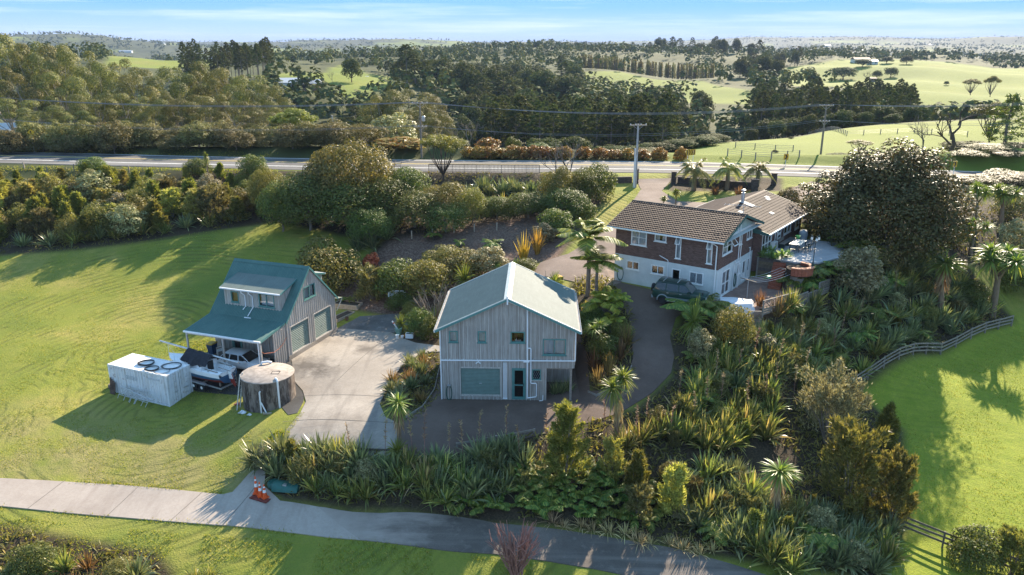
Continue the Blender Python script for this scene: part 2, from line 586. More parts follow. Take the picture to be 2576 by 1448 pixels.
# ---- areas of ground cover (polygons in view pixels, dropped on the ground)
BEDS = [gpoly(p) for p in (
 [(640,1130),(740,1110),(960,1135),(1110,1140),(1300,1105),(1480,1060),(1600,1040),(1700,950),(1690,850),(1760,770),(1900,800),(2080,690),(2270,590),(2380,600),(2450,700),(2540,800),(2350,880),(2150,975),(2260,1080),(2260,1330),(2200,1448),(1800,1390),(1500,1325),(1100,1290),(720,1250),(650,1190)],
 [(960,1000),(1000,930),(1100,880),(1107,1000),(1060,1050),(1000,1060)],
 [(1450,700),(1530,700),(1590,800),(1590,950),(1520,1000),(1470,950),(1440,760)],
 [(850,720),(990,590),(1250,540),(1440,520),(1470,560),(1400,650),(1300,670),(1130,740),(1050,800),(1107,830),(1100,890),(1010,850),(1020,800),(860,770)],
 [(-300,640),(0,640),(200,625),(400,600),(560,575),(700,555),(870,590),(1100,600),(1500,460),(1500,440),(720,432),(-300,425)],
 [(-300,1448),(-300,1340),(0,1330),(380,1400),(420,1448)],
 [(1480,560),(1530,470),(1480,450),(1300,450),(1300,540)],
 [(1690,480),(1960,480),(1960,450),(1690,440)],
 [(2020,560),(2300,620),(2576,700),(2700,700),(2700,440),(2100,450),(2000,520)],
)]
BROWN = [gpoly([(850,720),(990,610),(1250,560),(1440,540),(1400,650),(1300,670),(1130,740),(990,790),(860,770)])]
LUSH = [gpoly([(2150,990),(2560,820),(2900,800),(2900,1700),(2260,1440),(2290,1340),(2240,1100)])]
DRY = [gpoly([(-200,1080),(250,1100),(560,1140),(640,1190),(560,1240),(0,1200),(-200,1190)])]
def soft_poly(x, y, poly, w):
 """1 inside, fading over w metres outside"""
 ins = in_poly(x, y, poly)
 d = np.full(len(x), 1e9)
 n = len(poly)
 for i in range(n):
  a = np.array(poly[i])
  b = np.array(poly[(i + 1) % n])
  ab = b - a
  t = np.clip(((x - a[0]) * ab[0] + (y - a[1]) * ab[1]) / (ab @ ab + 1e-9), 0, 1)
  d = np.minimum(d, np.hypot(x - a[0] - t * ab[0], y - a[1] - t * ab[1]))
 return np.where(ins, 1.0, np.clip(1 - d / w, 0, 1))
def ground_material():
 g = G('ground', 0.92, 0.15)
 P = g.pos()
 n1 = g.noise(0.12, 5, 0.6, P)
 n2 = g.noise(1.1, 5, 0.7, P)
 n3 = g.noise(9.0, 3, 0.7, P)
 lawn = g.ramp(n1, [(0.32, (0.165, 0.195, 0.032)), (0.48, (0.25, 0.25, 0.042)), (0.62, (0.36, 0.30, 0.08))])
 lawn = g.mix(g.ramp(n2, [(0.35, 0.0), (0.75, 0.75)]), lawn, (0.165, 0.205, 0.032))
 dry = g.ramp(n2, [(0.3, (0.19, 0.165, 0.065)), (0.7, (0.36, 0.29, 0.12))])
 lawn = g.mix(g.math('MULTIPLY', g.attr('dry').outputs['Fac'], g.ramp(g.noise(0.35, 4, 0.6, P), [(0.35, 0.0), (0.6, 0.85)])), lawn, dry)
 lush = g.ramp(n2, [(0.3, (0.20, 0.255, 0.022)), (0.7, (0.31, 0.335, 0.04))])
 lawn = g.mix(g.attr('lush').outputs['Fac'], lawn, lush)
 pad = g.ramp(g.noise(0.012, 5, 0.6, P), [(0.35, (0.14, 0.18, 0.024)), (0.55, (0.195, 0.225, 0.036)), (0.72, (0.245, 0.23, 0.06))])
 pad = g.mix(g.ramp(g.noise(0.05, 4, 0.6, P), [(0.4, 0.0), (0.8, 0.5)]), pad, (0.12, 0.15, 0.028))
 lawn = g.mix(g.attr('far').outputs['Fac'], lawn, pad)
 # mower swathes: arcs turned about a few places on the lawn
 m1 = g.wave(0.22, g.coord('Object', loc=(25, -53, 0)), 'RINGS', 'Z', 5.0, 'SAW', 0.2)
 m2 = g.wave(0.19, g.coord('Object', loc=(33, -66, 0)), 'RINGS', 'Z', 6.0, 'SAW', 0.2)
 m3 = g.wave(0.23, g.coord('Object', loc=(-27, -30, 0)), 'RINGS', 'Z', 2.0, 'SIN', 0.3)
 mk = g.ramp(g.noise(0.09, 3, 0.5, P), [(0.42, 0.0), (0.58, 1.0)])
 mow = g.mix(mk, m1, m2)
 mow = g.mix(g.attr('lush').outputs['Fac'], mow, m3)
 line = g.ramp(mow, [(0.0, 1.0), (0.2, 0.0), (0.35, 0.0), (0.45, 0.7), (0.6, 0.0), (0.8, 0.0), (1.0, 0.9)])
 fade = g.math('MULTIPLY', line, g.math('SUBTRACT', 1.0, g.attr('far').outputs['Fac']))
 fade = g.math('MULTIPLY', fade, g.ramp(g.noise(0.2, 3, 0.6, P), [(0.42, 0.0), (0.56, 1.0)]))
 lawn = g.mix(g.math('MULTIPLY', fade, g.math('SUBTRACT', 0.62, g.math('MULTIPLY', g.attr('lush').outputs['Fac'], 0.45))), lawn, (0.075, 0.08, 0.022))
 lawn = g.mix(g.ramp(n3, [(0.3, 0.5), (0.6, 0.0)]), lawn, (0.11, 0.13, 0.03))
 soil = g.ramp(n3, [(0.3, (0.030, 0.023, 0.014)), (0.55, (0.062, 0.046, 0.028)), (0.75, (0.12, 0.085, 0.055))])
 bark = g.ramp(g.noise(5, 6, 0.75, P), [(0.3, (0.05, 0.03, 0.022)), (0.5, (0.15, 0.095, 0.07)), (0.7, (0.30, 0.21, 0.16))])
 soil = g.mix(g.attr('bark').outputs['Fac'], soil, bark)
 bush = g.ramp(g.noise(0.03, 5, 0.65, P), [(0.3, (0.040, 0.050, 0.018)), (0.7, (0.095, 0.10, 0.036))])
 c = g.mix(g.attr('soil').outputs['Fac'], lawn, soil)
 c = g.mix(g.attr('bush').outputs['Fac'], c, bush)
 g.col(c)
 hgt = g.math('ADD', g.math('MULTIPLY', n3, 0.6), g.math('MULTIPLY', n2, 0.5))
 hgt = g.math('SUBTRACT', hgt, g.math('MULTIPLY', g.math('MULTIPLY', fade, 0.5), g.math('SUBTRACT', 1.0, g.attr('lush').outputs['Fac'])))
 g.bump(hgt, 0.8, 0.12)
 return g.m
PASTURE = [gpoly(p) for p in (   # open paddocks seen beyond the road
 [(1740,366),(1900,355),(2100,328),(2300,310),(2576,303),(2700,303),(2700,430),(1700,412),(1700,395)],
 [(1450,205),(1480,183),(1560,182),(1760,205),(1890,235),(1880,262),(1700,258),(1560,235),(1460,215)],
 [(1900,190),(2080,158),(2250,150),(2480,170),(2700,185),(2700,280),(2400,282),(2330,262),(2150,225),(2000,215)],
 [(2450,200),(2700,200),(2700,300),(2450,290)],
 [(770,205),(860,165),(910,185),(1000,200),(990,215),(880,238),(770,225)],
 [(870,225),(930,240),(900,258),(860,240)],
 [(1110,205),(1250,232),(1230,240),(1110,222)],
 [(350,268),(400,250),(410,285),(360,290)],
 [(280,150),(360,145),(440,165),(420,172),(280,168)],
 [(430,172),(560,162),(560,150),(460,148)],
 [(690,190),(760,182),(760,200),(690,205)],
)]
def cover_masks(x, y):
 r = np.hypot(x, y)
 near = r < 125
 k = {n: np.zeros(len(x)) for n in ('soil', 'bark', 'lush', 'dry', 'far', 'bush')}
 xn, yn = x[near], y[near]
 for p in BEDS:
  k['soil'][near] = np.maximum(k['soil'][near], soft_poly(xn, yn, p, 0.8))
 for p in BROWN:
  k['bark'][near] = np.maximum(k['bark'][near], soft_poly(xn, yn, p, 0.8))
 for p in LUSH:
  k['lush'][near] = np.maximum(k['lush'][near], soft_poly(xn, yn, p, 2.0))
 for p in DRY:
  k['dry'][near] = np.maximum(k['dry'][near], soft_poly(xn, yn, p, 5.0))
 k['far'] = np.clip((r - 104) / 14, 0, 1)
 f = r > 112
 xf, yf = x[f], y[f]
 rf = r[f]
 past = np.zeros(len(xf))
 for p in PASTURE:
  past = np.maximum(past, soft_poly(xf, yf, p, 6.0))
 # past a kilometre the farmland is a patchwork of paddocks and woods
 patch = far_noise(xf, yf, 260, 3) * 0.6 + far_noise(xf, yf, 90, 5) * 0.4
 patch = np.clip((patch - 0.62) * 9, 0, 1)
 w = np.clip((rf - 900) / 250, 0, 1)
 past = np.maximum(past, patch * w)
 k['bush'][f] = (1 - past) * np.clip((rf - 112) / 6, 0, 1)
 return k
def build_ground():
 rs = np.exp(np.concatenate([np.linspace(math.log(14), math.log(120), 330, endpoint=False), np.linspace(math.log(120), math.log(1500), 230, endpoint=False), np.linspace(math.log(1500), math.log(22000), 130)]))
 azs = np.radians(np.concatenate([np.linspace(-75, -40, 60, endpoint=False), np.linspace(-40, 40, 400, endpoint=False), np.linspace(40, 75, 61)]))
 RR, AA = np.meshgrid(rs, azs, indexing='ij')
 X = (RR * np.sin(AA)).ravel()
 Y = (RR * np.cos(AA)).ravel()
 Z = height_np(X, Y)
 nr, na = RR.shape
 idx = np.arange(nr * na).reshape(nr, na)
 Q = np.stack([idx[:-1, :-1], idx[:-1, 1:], idx[1:, 1:], idx[1:, :-1]], -1).reshape(-1, 4)[:, ::-1]
 me = np_mesh('ground', np.c_[X, Y, Z], Q, ground_material(), cover_masks(X, Y), True)
 return tag(link('ground', me), kind='structure')
build_ground()
# ---- sheets: paved areas that follow the ground, each with a thin edge
def sheet(name, poly, mat, lift=0.05, step=0.8, parent=None, skirt=0.15):
 poly = [Vector((p[0], p[1])) for p in poly]
 b = []
 for i, p in enumerate(poly):
  q = poly[(i + 1) % len(poly)]
  k = max(1, int((q - p).length / step))
  b += [p.lerp(q, j / k) for j in range(k)]
 nb = len(b)
 xs = [p.x for p in b]
 ys = [p.y for p in b]
 gx, gy = np.meshgrid(np.arange(min(xs), max(xs), step), np.arange(min(ys), max(ys), step))
 gx, gy = gx.ravel(), gy.ravel()
 ok = in_poly(gx, gy, [(p.x, p.y) for p in b])
 gx, gy = gx[ok], gy[ok]
 ba = np.array([(p.x, p.y) for p in b])
 if len(gx):
  d = np.min((gx[:, None] - ba[None, :, 0]) ** 2 + (gy[:, None] - ba[None, :, 1]) ** 2, axis=1)
  gx, gy = gx[d > (0.45 * step) ** 2], gy[d > (0.45 * step) ** 2]
 pts = b + [Vector((x, y)) for x, y in zip(gx, gy)]
 ov, oe, of, *_ = geometry.delaunay_2d_cdt(pts, [(i, (i + 1) % nb) for i in range(nb)], [list(range(nb))], 1, 1e-5)
 z = height_np([p.x for p in ov], [p.y for p in ov]) + lift
 V = [(p.x, p.y, zz) for p, zz in zip(ov, z)]
 Fs = []
 edge = {}
 for f in of:
  f = list(f)
  a, b2, c = (Vector(V[i]) for i in f[:3])
  if (b2 - a).cross(c - a).z < 0:
   f = f[::-1]
  Fs.append(tuple(f))
  for i in range(len(f)):
   edge[(f[i], f[(i + 1) % len(f)])] = 1
 low = {}
 for (i, j) in list(edge):
  if (j, i) not in edge:
   for k in (i, j):
    if k not in low:
     low[k] = len(V)
     V.append((V[k][0], V[k][1], V[k][2] - skirt - lift))
   Fs.append((j, i, low[i], low[j]))
 me = bpy.data.meshes.new(name)
 me.from_pydata(V, [], Fs)
 me.materials.append(mat)
 me.update()
 return link(name, me, parent)
def asphalt(name, dark, light, patch=0.25, streak=None):
 g = G(name, 0.9, 0.2)
 P = g.pos()
 f = g.noise(0.25, 5, 0.65, P)
 fine = g.noise(14, 3, 0.7, P)
 c = g.ramp(f, [(0.3, dark), (0.7, light)])
 c = g.mix(g.ramp(fine, [(0.3, 0.35), (0.6, 0.0)]), c, tuple(x * 0.5 for x in dark))
 c = g.mix(g.ramp(g.noise(1.6, 5, 0.7, P), [(0.55, 0.0), (0.75, patch)]), c, tuple(min(1, x * 1.5) for x in light))
 if streak:
  c = g.mix(g.ramp(g.noise(0.5, 4, 0.6, g.coord('Object', scale=streak)), [(0.5, 0.0), (0.75, 0.55)]), c, tuple(min(1, x * 2.0) for x in light))
 g.col(c)
 g.bump(fine, 0.5, 0.02)
 return g.m
def concrete_mat(name, lo, hi, stain=(0.12, 0.10, 0.085), amount=0.6, spill=None):
 g = G(name, 0.85, 0.25)
 P = g.pos()
 c = g.ramp(g.noise(0.22, 6, 0.65, P), [(0.3, lo), (0.7, hi)])
 st = g.ramp(g.noise(0.12, 6, 0.7, P, 1.0), [(0.5, 0.0), (0.72, amount)])
 c = g.mix(st, c, stain)
 c = g.mix(g.ramp(g.noise(6, 4, 0.7, P), [(0.35, 0.22), (0.6, 0.0)]), c, stain)
 tyre = g.noise(0.6, 4, 0.6, g.coord('Object', scale=(1.6, .16, 1), rot=(0, 0, R(18))))
 c = g.mix(g.ramp(tyre, [(0.54, 0.0), (0.68, 0.35)]), c, stain)
 for sx_, sy_, sr in spill or []:
  vd = g.n('ShaderNodeVectorMath', operation='DISTANCE')
  g.l(P, vd.inputs[0])
  vd.inputs[1].default_value = (sx_, sy_, 0)
  q = g.math('ADD', g.math('DIVIDE', vd.outputs['Value'], sr), g.math('MULTIPLY', g.math('SUBTRACT', g.noise(1.3, 5, 0.7, P), 0.5), 1.6))
  c = g.mix(g.ramp(q, [(0.2, 0.75), (1.0, 0.0)]), c, (0.07, 0.058, 0.05))
 g.col(c)
 g.bump(g.noise(20, 3, 0.6, P), 0.15, 0.01)
 return g.m
M_ROAD = asphalt('road_chipseal', (0.085, 0.082, 0.08), (0.14, 0.135, 0.13), 0.2, (0.05, 0.8, 1))
M_DRIVE = asphalt('drive_asphalt', (0.10, 0.070, 0.056), (0.165, 0.12, 0.097), 0.2)
M_LOWER = asphalt('old_asphalt', (0.095, 0.08, 0.068), (0.18, 0.152, 0.13), 0.5, (0.12, 1.6, 1))
def worn_join(m):
 """concrete that wears into the old asphalt along the drive"""
 nt = m.node_tree
 b = nt.nodes['Principled BSDF']
 src = b.inputs['Base Color'].links[0].from_socket
 g = G.__new__(G)
 g.m, g.t, g.b, g.tc = m, nt, b, None
 P = g.pos()
 sx = g.n('ShaderNodeSeparateXYZ')
 g.l(P, sx.inputs[0])
 k = g.math('ADD', g.math('DIVIDE', g.math('ADD', sx.outputs[0], 11.0), 7.0), g.math('MULTIPLY', g.math('SUBTRACT', g.noise(0.45, 5, 0.7, g.coord('Object', scale=(.35, 1.4, 1))), 0.5), 2.2))
 c = g.ramp(g.noise(0.3, 5, 0.65, P), [(0.3, (0.30, 0.25, 0.21)), (0.7, (0.42, 0.355, 0.305))])
 g.col(g.mix(g.ramp(k, [(0.1, 0.0), (0.9, 1.0)]), c, src))
worn_join(M_LOWER)
M_CONC = concrete_mat('yard_concrete', (0.25, 0.215, 0.18), (0.37, 0.33, 0.285), spill=[(-16.9, 59.3, 2.6), (-15.2, 58.0, 1.6), (-12.5, 62.5, 1.4)])
M_CONC2 = concrete_mat('drive_concrete', (0.34, 0.285, 0.24), (0.45, 0.385, 0.33), (0.21, 0.16, 0.13), 0.5)
M_GRAVEL = asphalt('gravel', (0.07, 0.068, 0.065), (0.19, 0.175, 0.16), 0.7)
M_WHITE_LINE = plain('road_paint_white', (0.75, 0.74, 0.70), 0.7, vary=0.2)
M_YELLOW_LINE = plain('road_paint_yellow', (0.62, 0.46, 0.14), 0.7, vary=0.2)
def ribbon(name, left, right, mat, lift, n=14, skirt=0.12, cross=6):
 """strip between two lines of ground points"""
 L = smooth_poly([(p[0], p[1]) for p in left], n, False)
 Rr = smooth_poly([(p[0], p[1]) for p in right], n, False)
 V, Fs = [], []
 for a, b in zip(L, Rr):
  for k in range(cross + 1):
   q = a.lerp(b, k / cross)
   V.append((q.x, q.y))
 V = np.array(V)
 z = height_np(V[:, 0], V[:, 1]) + lift
 V = np.c_[V, z]
 m = cross + 1
 for i in range(len(L) - 1):
  for k in range(cross):
   Fs.append((i * m + k, i * m + k + 1, (i + 1) * m + k + 1, (i + 1) * m + k))
 V = V.tolist()
 for k in (0, cross):
  base = len(V)
  for i in range(len(L)):
   p = V[i * m + k]
   V.append([p[0], p[1], p[2] - skirt - lift])
  for i in range(len(L) - 1):
   Fs.append((i * m + k, (i + 1) * m + k, base + i + 1, base + i))
 me = bpy.data.meshes.new(name)
 me.from_pydata(V, [], Fs)
 me.materials.append(mat)
 me.update()
 return link(name, me)
tag(ribbon('road', ROAD_N, ROAD_F, M_ROAD, 0.06, 12), kind='structure')
def lane(t0, t1, name, mat, lift):
 a = [p.lerp(q, t0) for p, q in zip(ROAD_N, ROAD_F)]
 b = [p.lerp(q, t1) for p, q in zip(ROAD_N, ROAD_F)]
 return tag(ribbon(name, a, b, mat, lift, 12, 0.0, 1), kind='structure')
lane(0.27, 0.295, 'road_edge_line', M_WHITE_LINE, 0.068)
lane(0.93, 0.95, 'road_edge_line', M_WHITE_LINE, 0.068)
lane(0.59, 0.605, 'road_centre_line', M_YELLOW_LINE, 0.068)
lane(0.63, 0.645, 'road_centre_line', M_YELLOW_LINE, 0.068)
# ---- paved areas round the houses
M_DRIVE2 = asphalt('upper_drive', (0.17, 0.125, 0.10), (0.27, 0.21, 0.175), 0.3)
def gp(pts):
 return [ground(*p).xy for p in pts]
tag(sheet('drive', gp([(998,1150),(1003,1066),(1050,1038),(1082,1002),(1098,960),(1107,930),(1200,905),(1440,850),(1458,838),(1478,905),(1484,985),(1530,985),(1572,960),(1592,905),(1590,830),(1572,775),(1548,722),(1560,712),(1660,735),(1760,765),(1700,800),(1685,850),(1696,900),(1688,940),(1640,990),(1560,1040),(1480,1065),(1350,1098),(1200,1132),(1100,1150)]), M_DRIVE, 0.05), kind='structure')
tag(sheet('upper_drive', gp([(1335,692),(1360,662),(1430,640),(1500,598),(1540,555),(1590,512),(1612,478),(1602,452),(1690,450),(1665,482),(1705,508),(1850,515),(1950,515),(1985,475),(2040,458),(2090,466),(2020,530),(1900,560),(1700,590),(1640,620),(1562,711),(1548,721),(1490,722),(1420,705)]), M_DRIVE2, 0.055), kind='structure')
yard = tag(sheet('concrete_yard', gp([(733,905),(790,868),(845,829),(900,831),(984,838),(1010,852),(1045,864),(1107,872),(1107,886),(1060,890),(1010,922),(975,975),(955,1018),(970,1052),(1000,1066),(996,1148),(900,1150),(700,1140),(685,1115),(722,1082),(755,1042),(770,1012),(762,985),(742,962)]), M_CONC, 0.06), kind='structure')
M_JOINT = plain('concrete_joint', (0.10, 0.09, 0.08), 0.9)
def strip(name, a, b, w, mat, lift, parent):
 A, B = ground(*a), ground(*b)
 t = (B - A).xy.normalized()
 nrm = Vector((-t.y, t.x)) * w / 2
 k = 12
 V, Fs = [], []
 for i in range(k + 1):
  c = A.xy.lerp(B.xy, i / k)
  for s_ in (1, -1):
   q = c + nrm * s_
   V.append((q.x, q.y))
 V = np.array(V)
 V = np.c_[V, height_np(V[:, 0], V[:, 1]) + lift].tolist()
 Fs = [(2 * i, 2 * i + 1, 2 * i + 3, 2 * i + 2) for i in range(k)]
 me = bpy.data.meshes.new(name)
 me.from_pydata(V, [], Fs)
 me.materials.append(mat)
 return link(name, me, parent)
strip('expansion_joint', (712,1064), (1000,1067), 0.05, M_JOINT, 0.068, yard)
strip('expansion_joint', (848,960), (985,838), 0.04, M_JOINT, 0.068, yard)
strip('expansion_joint', (735,1000), (960,1000), 0.04, M_JOINT, 0.068, yard)
tag(sheet('gravel_patch', gp([(848,828),(905,797),(1000,790),(1035,800),(1012,848),(985,837),(900,830)]), M_GRAVEL, 0.03), kind='structure')
tag(sheet('gravel_patch', gp([(440,900),(500,890),(600,880),(733,908),(741,962),(764,990),(764,1010),(748,1040),(725,1045),(690,1000),(600,995),(490,985)]), asphalt('dark_gravel', (0.05, 0.048, 0.046), (0.10, 0.095, 0.09), 0.4), 0.03), kind='structure')
ld = tag(sheet('concrete_drive', gp([(-250,1190),(0,1205),(300,1222),(560,1246),(585,1240),(625,1195),(650,1178),(668,1190),(665,1225),(705,1262),(800,1277),(905,1360),(760,1345),(742,1343),(537,1322),(300,1303),(0,1275),(-250,1255)]), M_CONC2, 0.055), kind='structure')
for _a, _b in (((165,1210),(70,1282)), ((350,1225),(270,1300)), ((510,1240),(430,1312)), ((640,1230),(560,1325))):
 strip('expansion_joint', _a, _b, 0.035, M_JOINT, 0.063, ld)
tag(sheet('lower_drive', gp([(800,1277),(818,1279),(959,1293),(1207,1310),(1350,1328),(1512,1350),(1695,1381),(1847,1423),(1960,1460),(1960,1540),(1760,1500),(1558,1446),(1375,1413),(1207,1393),(998,1370),(905,1360)]), M_LOWER, 0.052), kind='structure')
# ================================================================ building materials
def board_mat(name, lo, hi, dirt, pitch=0.3, axis=0):
 """weathered vertical boards: each board its own tone, grain and run marks down its length"""
 g = G(name, 0.85, 0.2)
 sx = g.n('ShaderNodeSeparateXYZ')
 g.l(g.coord(), sx.inputs[0])
 s = g.math('ADD', sx.outputs[0], g.math('MULTIPLY', sx.outputs[1], 1.0))
 idx = g.math('FLOOR', g.math('DIVIDE', s, pitch))
 wn_ = g.n('ShaderNodeTexWhiteNoise', noise_dimensions='1D')
 g.l(idx, wn_.inputs['W'])
 c = g.ramp(wn_.outputs['Value'], [(0.0, lo), (1.0, hi)])
 run = g.noise(1.0, 6, 0.7, g.coord('Object', scale=(14, 14, 0.7)))
 c = g.mix(g.ramp(run, [(0.35, 0.75), (0.6, 0.0)]), c, dirt)
 c = g.mix(g.ramp(g.noise(0.5, 5, 0.7), [(0.45, 0.0), (0.75, 0.45)]), c, tuple(x * 0.55 for x in lo))
 g.col(c)
 g.bump(run, 0.3, 0.01)
 return g.m
M_BOARD = board_mat('weathered_boards', (0.37, 0.335, 0.30), (0.52, 0.48, 0.435), (0.23, 0.185, 0.155))
M_BOARD2 = board_mat('barn_boards', (0.40, 0.375, 0.34), (0.56, 0.53, 0.49), (0.24, 0.20, 0.165))
M_BATTEN = board_mat('battens', (0.52, 0.48, 0.43), (0.64, 0.60, 0.545), (0.33, 0.28, 0.235), 0.11)
def steel_roof(name, c, c2):
 g = G(name, 0.62, 0.2)
 f = g.noise(0.8, 5, 0.65)
 k = g.ramp(f, [(0.3, c), (0.7, c2)])
 k = g.mix(g.ramp(g.noise(1.0, 5, 0.7, g.coord('Object', scale=(6, 0.8, 0.8))), [(0.5, 0.0), (0.8, 0.3)]), k, tuple(min(1, x * 1.5 + 0.03) for x in c2))
 g.col(k)
 return g.m
M_ROOFM = steel_roof('dwelling_roof_steel', (0.135, 0.165, 0.148), (0.165, 0.198, 0.176))
M_ROOFB = steel_roof('barn_roof_steel', (0.065, 0.135, 0.122), (0.09, 0.17, 0.15))
M_RIDGE = plain('pale_flashing', (0.55, 0.58, 0.54), 0.4)
M_GREEN = plain('green_joinery', (0.10, 0.235, 0.215), 0.45)
M_DKGREEN = plain('dark_green_fascia', (0.045, 0.115, 0.10), 0.5)
M_PVC = plain('white_pipe', (0.80, 0.80, 0.80), 0.35, 0.5, vary=0.05)
M_WHITE = plain('white_joinery', (0.80, 0.80, 0.78), 0.45, vary=0.06)
M_PLASTER = plain('plaster', (0.60, 0.63, 0.62), 0.85, vary=0.08, scale=1.5, bump=0.2)
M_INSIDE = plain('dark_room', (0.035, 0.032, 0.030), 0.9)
M_CURTAIN = plain('net_curtain', (0.78, 0.77, 0.80), 0.9, vary=0.08)
M_PALE = plain('pale_roof_panel', (.36, .35, .34), .7, .2)
M_DOORB = plain('barn_door_green', (.17, .225, .195), .6)
M_TIMBER = plain('grey_timber', (0.27, 0.235, 0.20), 0.85, vary=0.25, scale=6)
M_TIMBER2 = plain('pale_timber', (0.42, 0.34, 0.26), 0.85, vary=0.25, scale=6)
M_STEEL = plain('galvanised_steel', (0.50, 0.51, 0.52), 0.4, 0.5, 0.6)
M_BLACK = plain('black_rubber', (0.022, 0.022, 0.024), 0.6)
def glass_mat():
 g = G('window_glass', 0.04, 0.5)
 tr = g.n('ShaderNodeBsdfTransparent')
 tr.inputs[0].default_value = (0.80, 0.84, 0.85, 1)
 gl = g.n('ShaderNodeBsdfGlossy')
 gl.inputs['Roughness'].default_value = 0.03
 fr = g.n('ShaderNodeFresnel')
 fr.inputs[0].default_value = 1.5
 k = g.math('ADD', g.math('MULTIPLY', fr.outputs[0], 1.4), 0.06, True)
 mx = g.n('ShaderNodeMixShader')
 g.l(k, mx.inputs[0])
 g.l(tr.outputs[0], mx.inputs[1])
 g.l(gl.outputs[0], mx.inputs[2])
 g.l(mx.outputs[0], g.t.nodes['Material Output'].inputs['Surface'])
 return g.m
M_GLASS = glass_mat()
def brick_mat():
 g = G('brown_brick', 0.85, 0.25)
 sx = g.n('ShaderNodeSeparateXYZ')
 g.l(g.coord(), sx.inputs[0])
 cb = g.n('ShaderNodeCombineXYZ')
 g.l(g.math('ADD', sx.outputs[0], sx.outputs[1]), cb.inputs[0])
 g.l(sx.outputs[2], cb.inputs[1])
 bt = g.n('ShaderNodeTexBrick')
 g.l(cb.outputs[0], bt.inputs['Vector'])
 bt.inputs['Scale'].default_value = 1.0
 bt.inputs['Brick Width'].default_value = 0.24
 bt.inputs['Row Height'].default_value = 0.086
 bt.inputs['Mortar Size'].default_value = 0.008
 bt.inputs['Color1'].default_value = (0.12, 0.066, 0.050, 1)
 bt.inputs['Color2'].default_value = (0.20, 0.118, 0.094, 1)
 bt.inputs['Mortar'].default_value = (0.060, 0.045, 0.042, 1)
 c = g.mix(g.ramp(g.noise(3.0, 5, 0.7), [(0.4, 0.0), (0.75, 0.5)]), bt.outputs['Color'], (0.20, 0.13, 0.11))
 g.col(c)
 g.bump(bt.outputs['Fac'], -0.4, 0.01)
 return g.m
M_BRICK = brick_mat()
# ================================================================ building helpers
def fmap(y0):
 return lambda u, z, d: (u, y0 - d, z)
def rmap(x0):
 return lambda u, z, d: (x0 + d, u, z)
def lmap(x0):
 return lambda u, z, d: (x0 - d, u, z)
def bmap(y1):
 return lambda u, z, d: (u, y1 + d, z)
def wall(name, parent, mp, outline, holes, mat, thick=0.14):
 pts = [Vector(p) for p in outline]
 edges = [(i, (i + 1) % len(pts)) for i in range(len(pts))]
 for x0, x1, z0, z1 in holes:
  o = len(pts)
  pts += [Vector(p) for p in ((x0, z0), (x1, z0), (x1, z1), (x0, z1))]
  edges += [(o, o + 1), (o + 1, o + 2), (o + 2, o + 3), (o + 3, o)]
 ov, oe, of, *_ = geometry.delaunay_2d_cdt(pts, edges, [], 1, 1e-6)
 mb = MB()
 fs_ = []
 for f in of:
  c = sum((ov[i] for i in f), Vector((0, 0))) / len(f)
  if any(x0 < c.x < x1 and z0 < c.y < z1 for x0, x1, z0, z1 in holes):
   continue
  fs_.append(tuple(f))
 mb.add([mp(p.x, p.y, 0) for p in ov], fs_)
 mb.add([mp(p.x, p.y, -thick) for p in ov], [f[::-1] for f in fs_])
 n = len(outline)
 for i in range(n):
  a, b = outline[i], outline[(i + 1) % n]
  mb.quad(mp(*a, 0), mp(*b, 0), mp(*b, -thick), mp(*a, -thick))
 for x0, x1, z0, z1 in holes:
  q = ((x0, z0), (x1, z0), (x1, z1), (x0, z1))
  for i in range(4):
   a, b = q[i], q[(i + 1) % 4]
   mb.quad(mp(*a, 0), mp(*b, 0), mp(*b, -thick), mp(*a, -thick))
 return mb.build(name, mat, parent)
def bars(mb, mp, x0, x1, z0, z1, w, d0, d1):
 """a picture-frame of four bars"""
 for a, b, c, d in ((x0, x1, z1 - w, z1), (x0, x1, z0, z0 + w), (x0, x0 + w, z0 + w, z1 - w), (x1 - w, x1, z0 + w, z1 - w)):
  bar(mb, mp, a, b, c, d, d0, d1)
def bar(mb, mp, x0, x1, z0, z1, d0, d1):
 P = [mp(u, z, d) for d in (d0, d1) for u, z in ((x0, z0), (x1, z0), (x1, z1), (x0, z1))]
 mb.add(P, [(0, 1, 2, 3), (7, 6, 5, 4), (0, 4, 5, 1), (1, 5, 6, 2), (2, 6, 7, 3), (3, 7, 4, 0)])
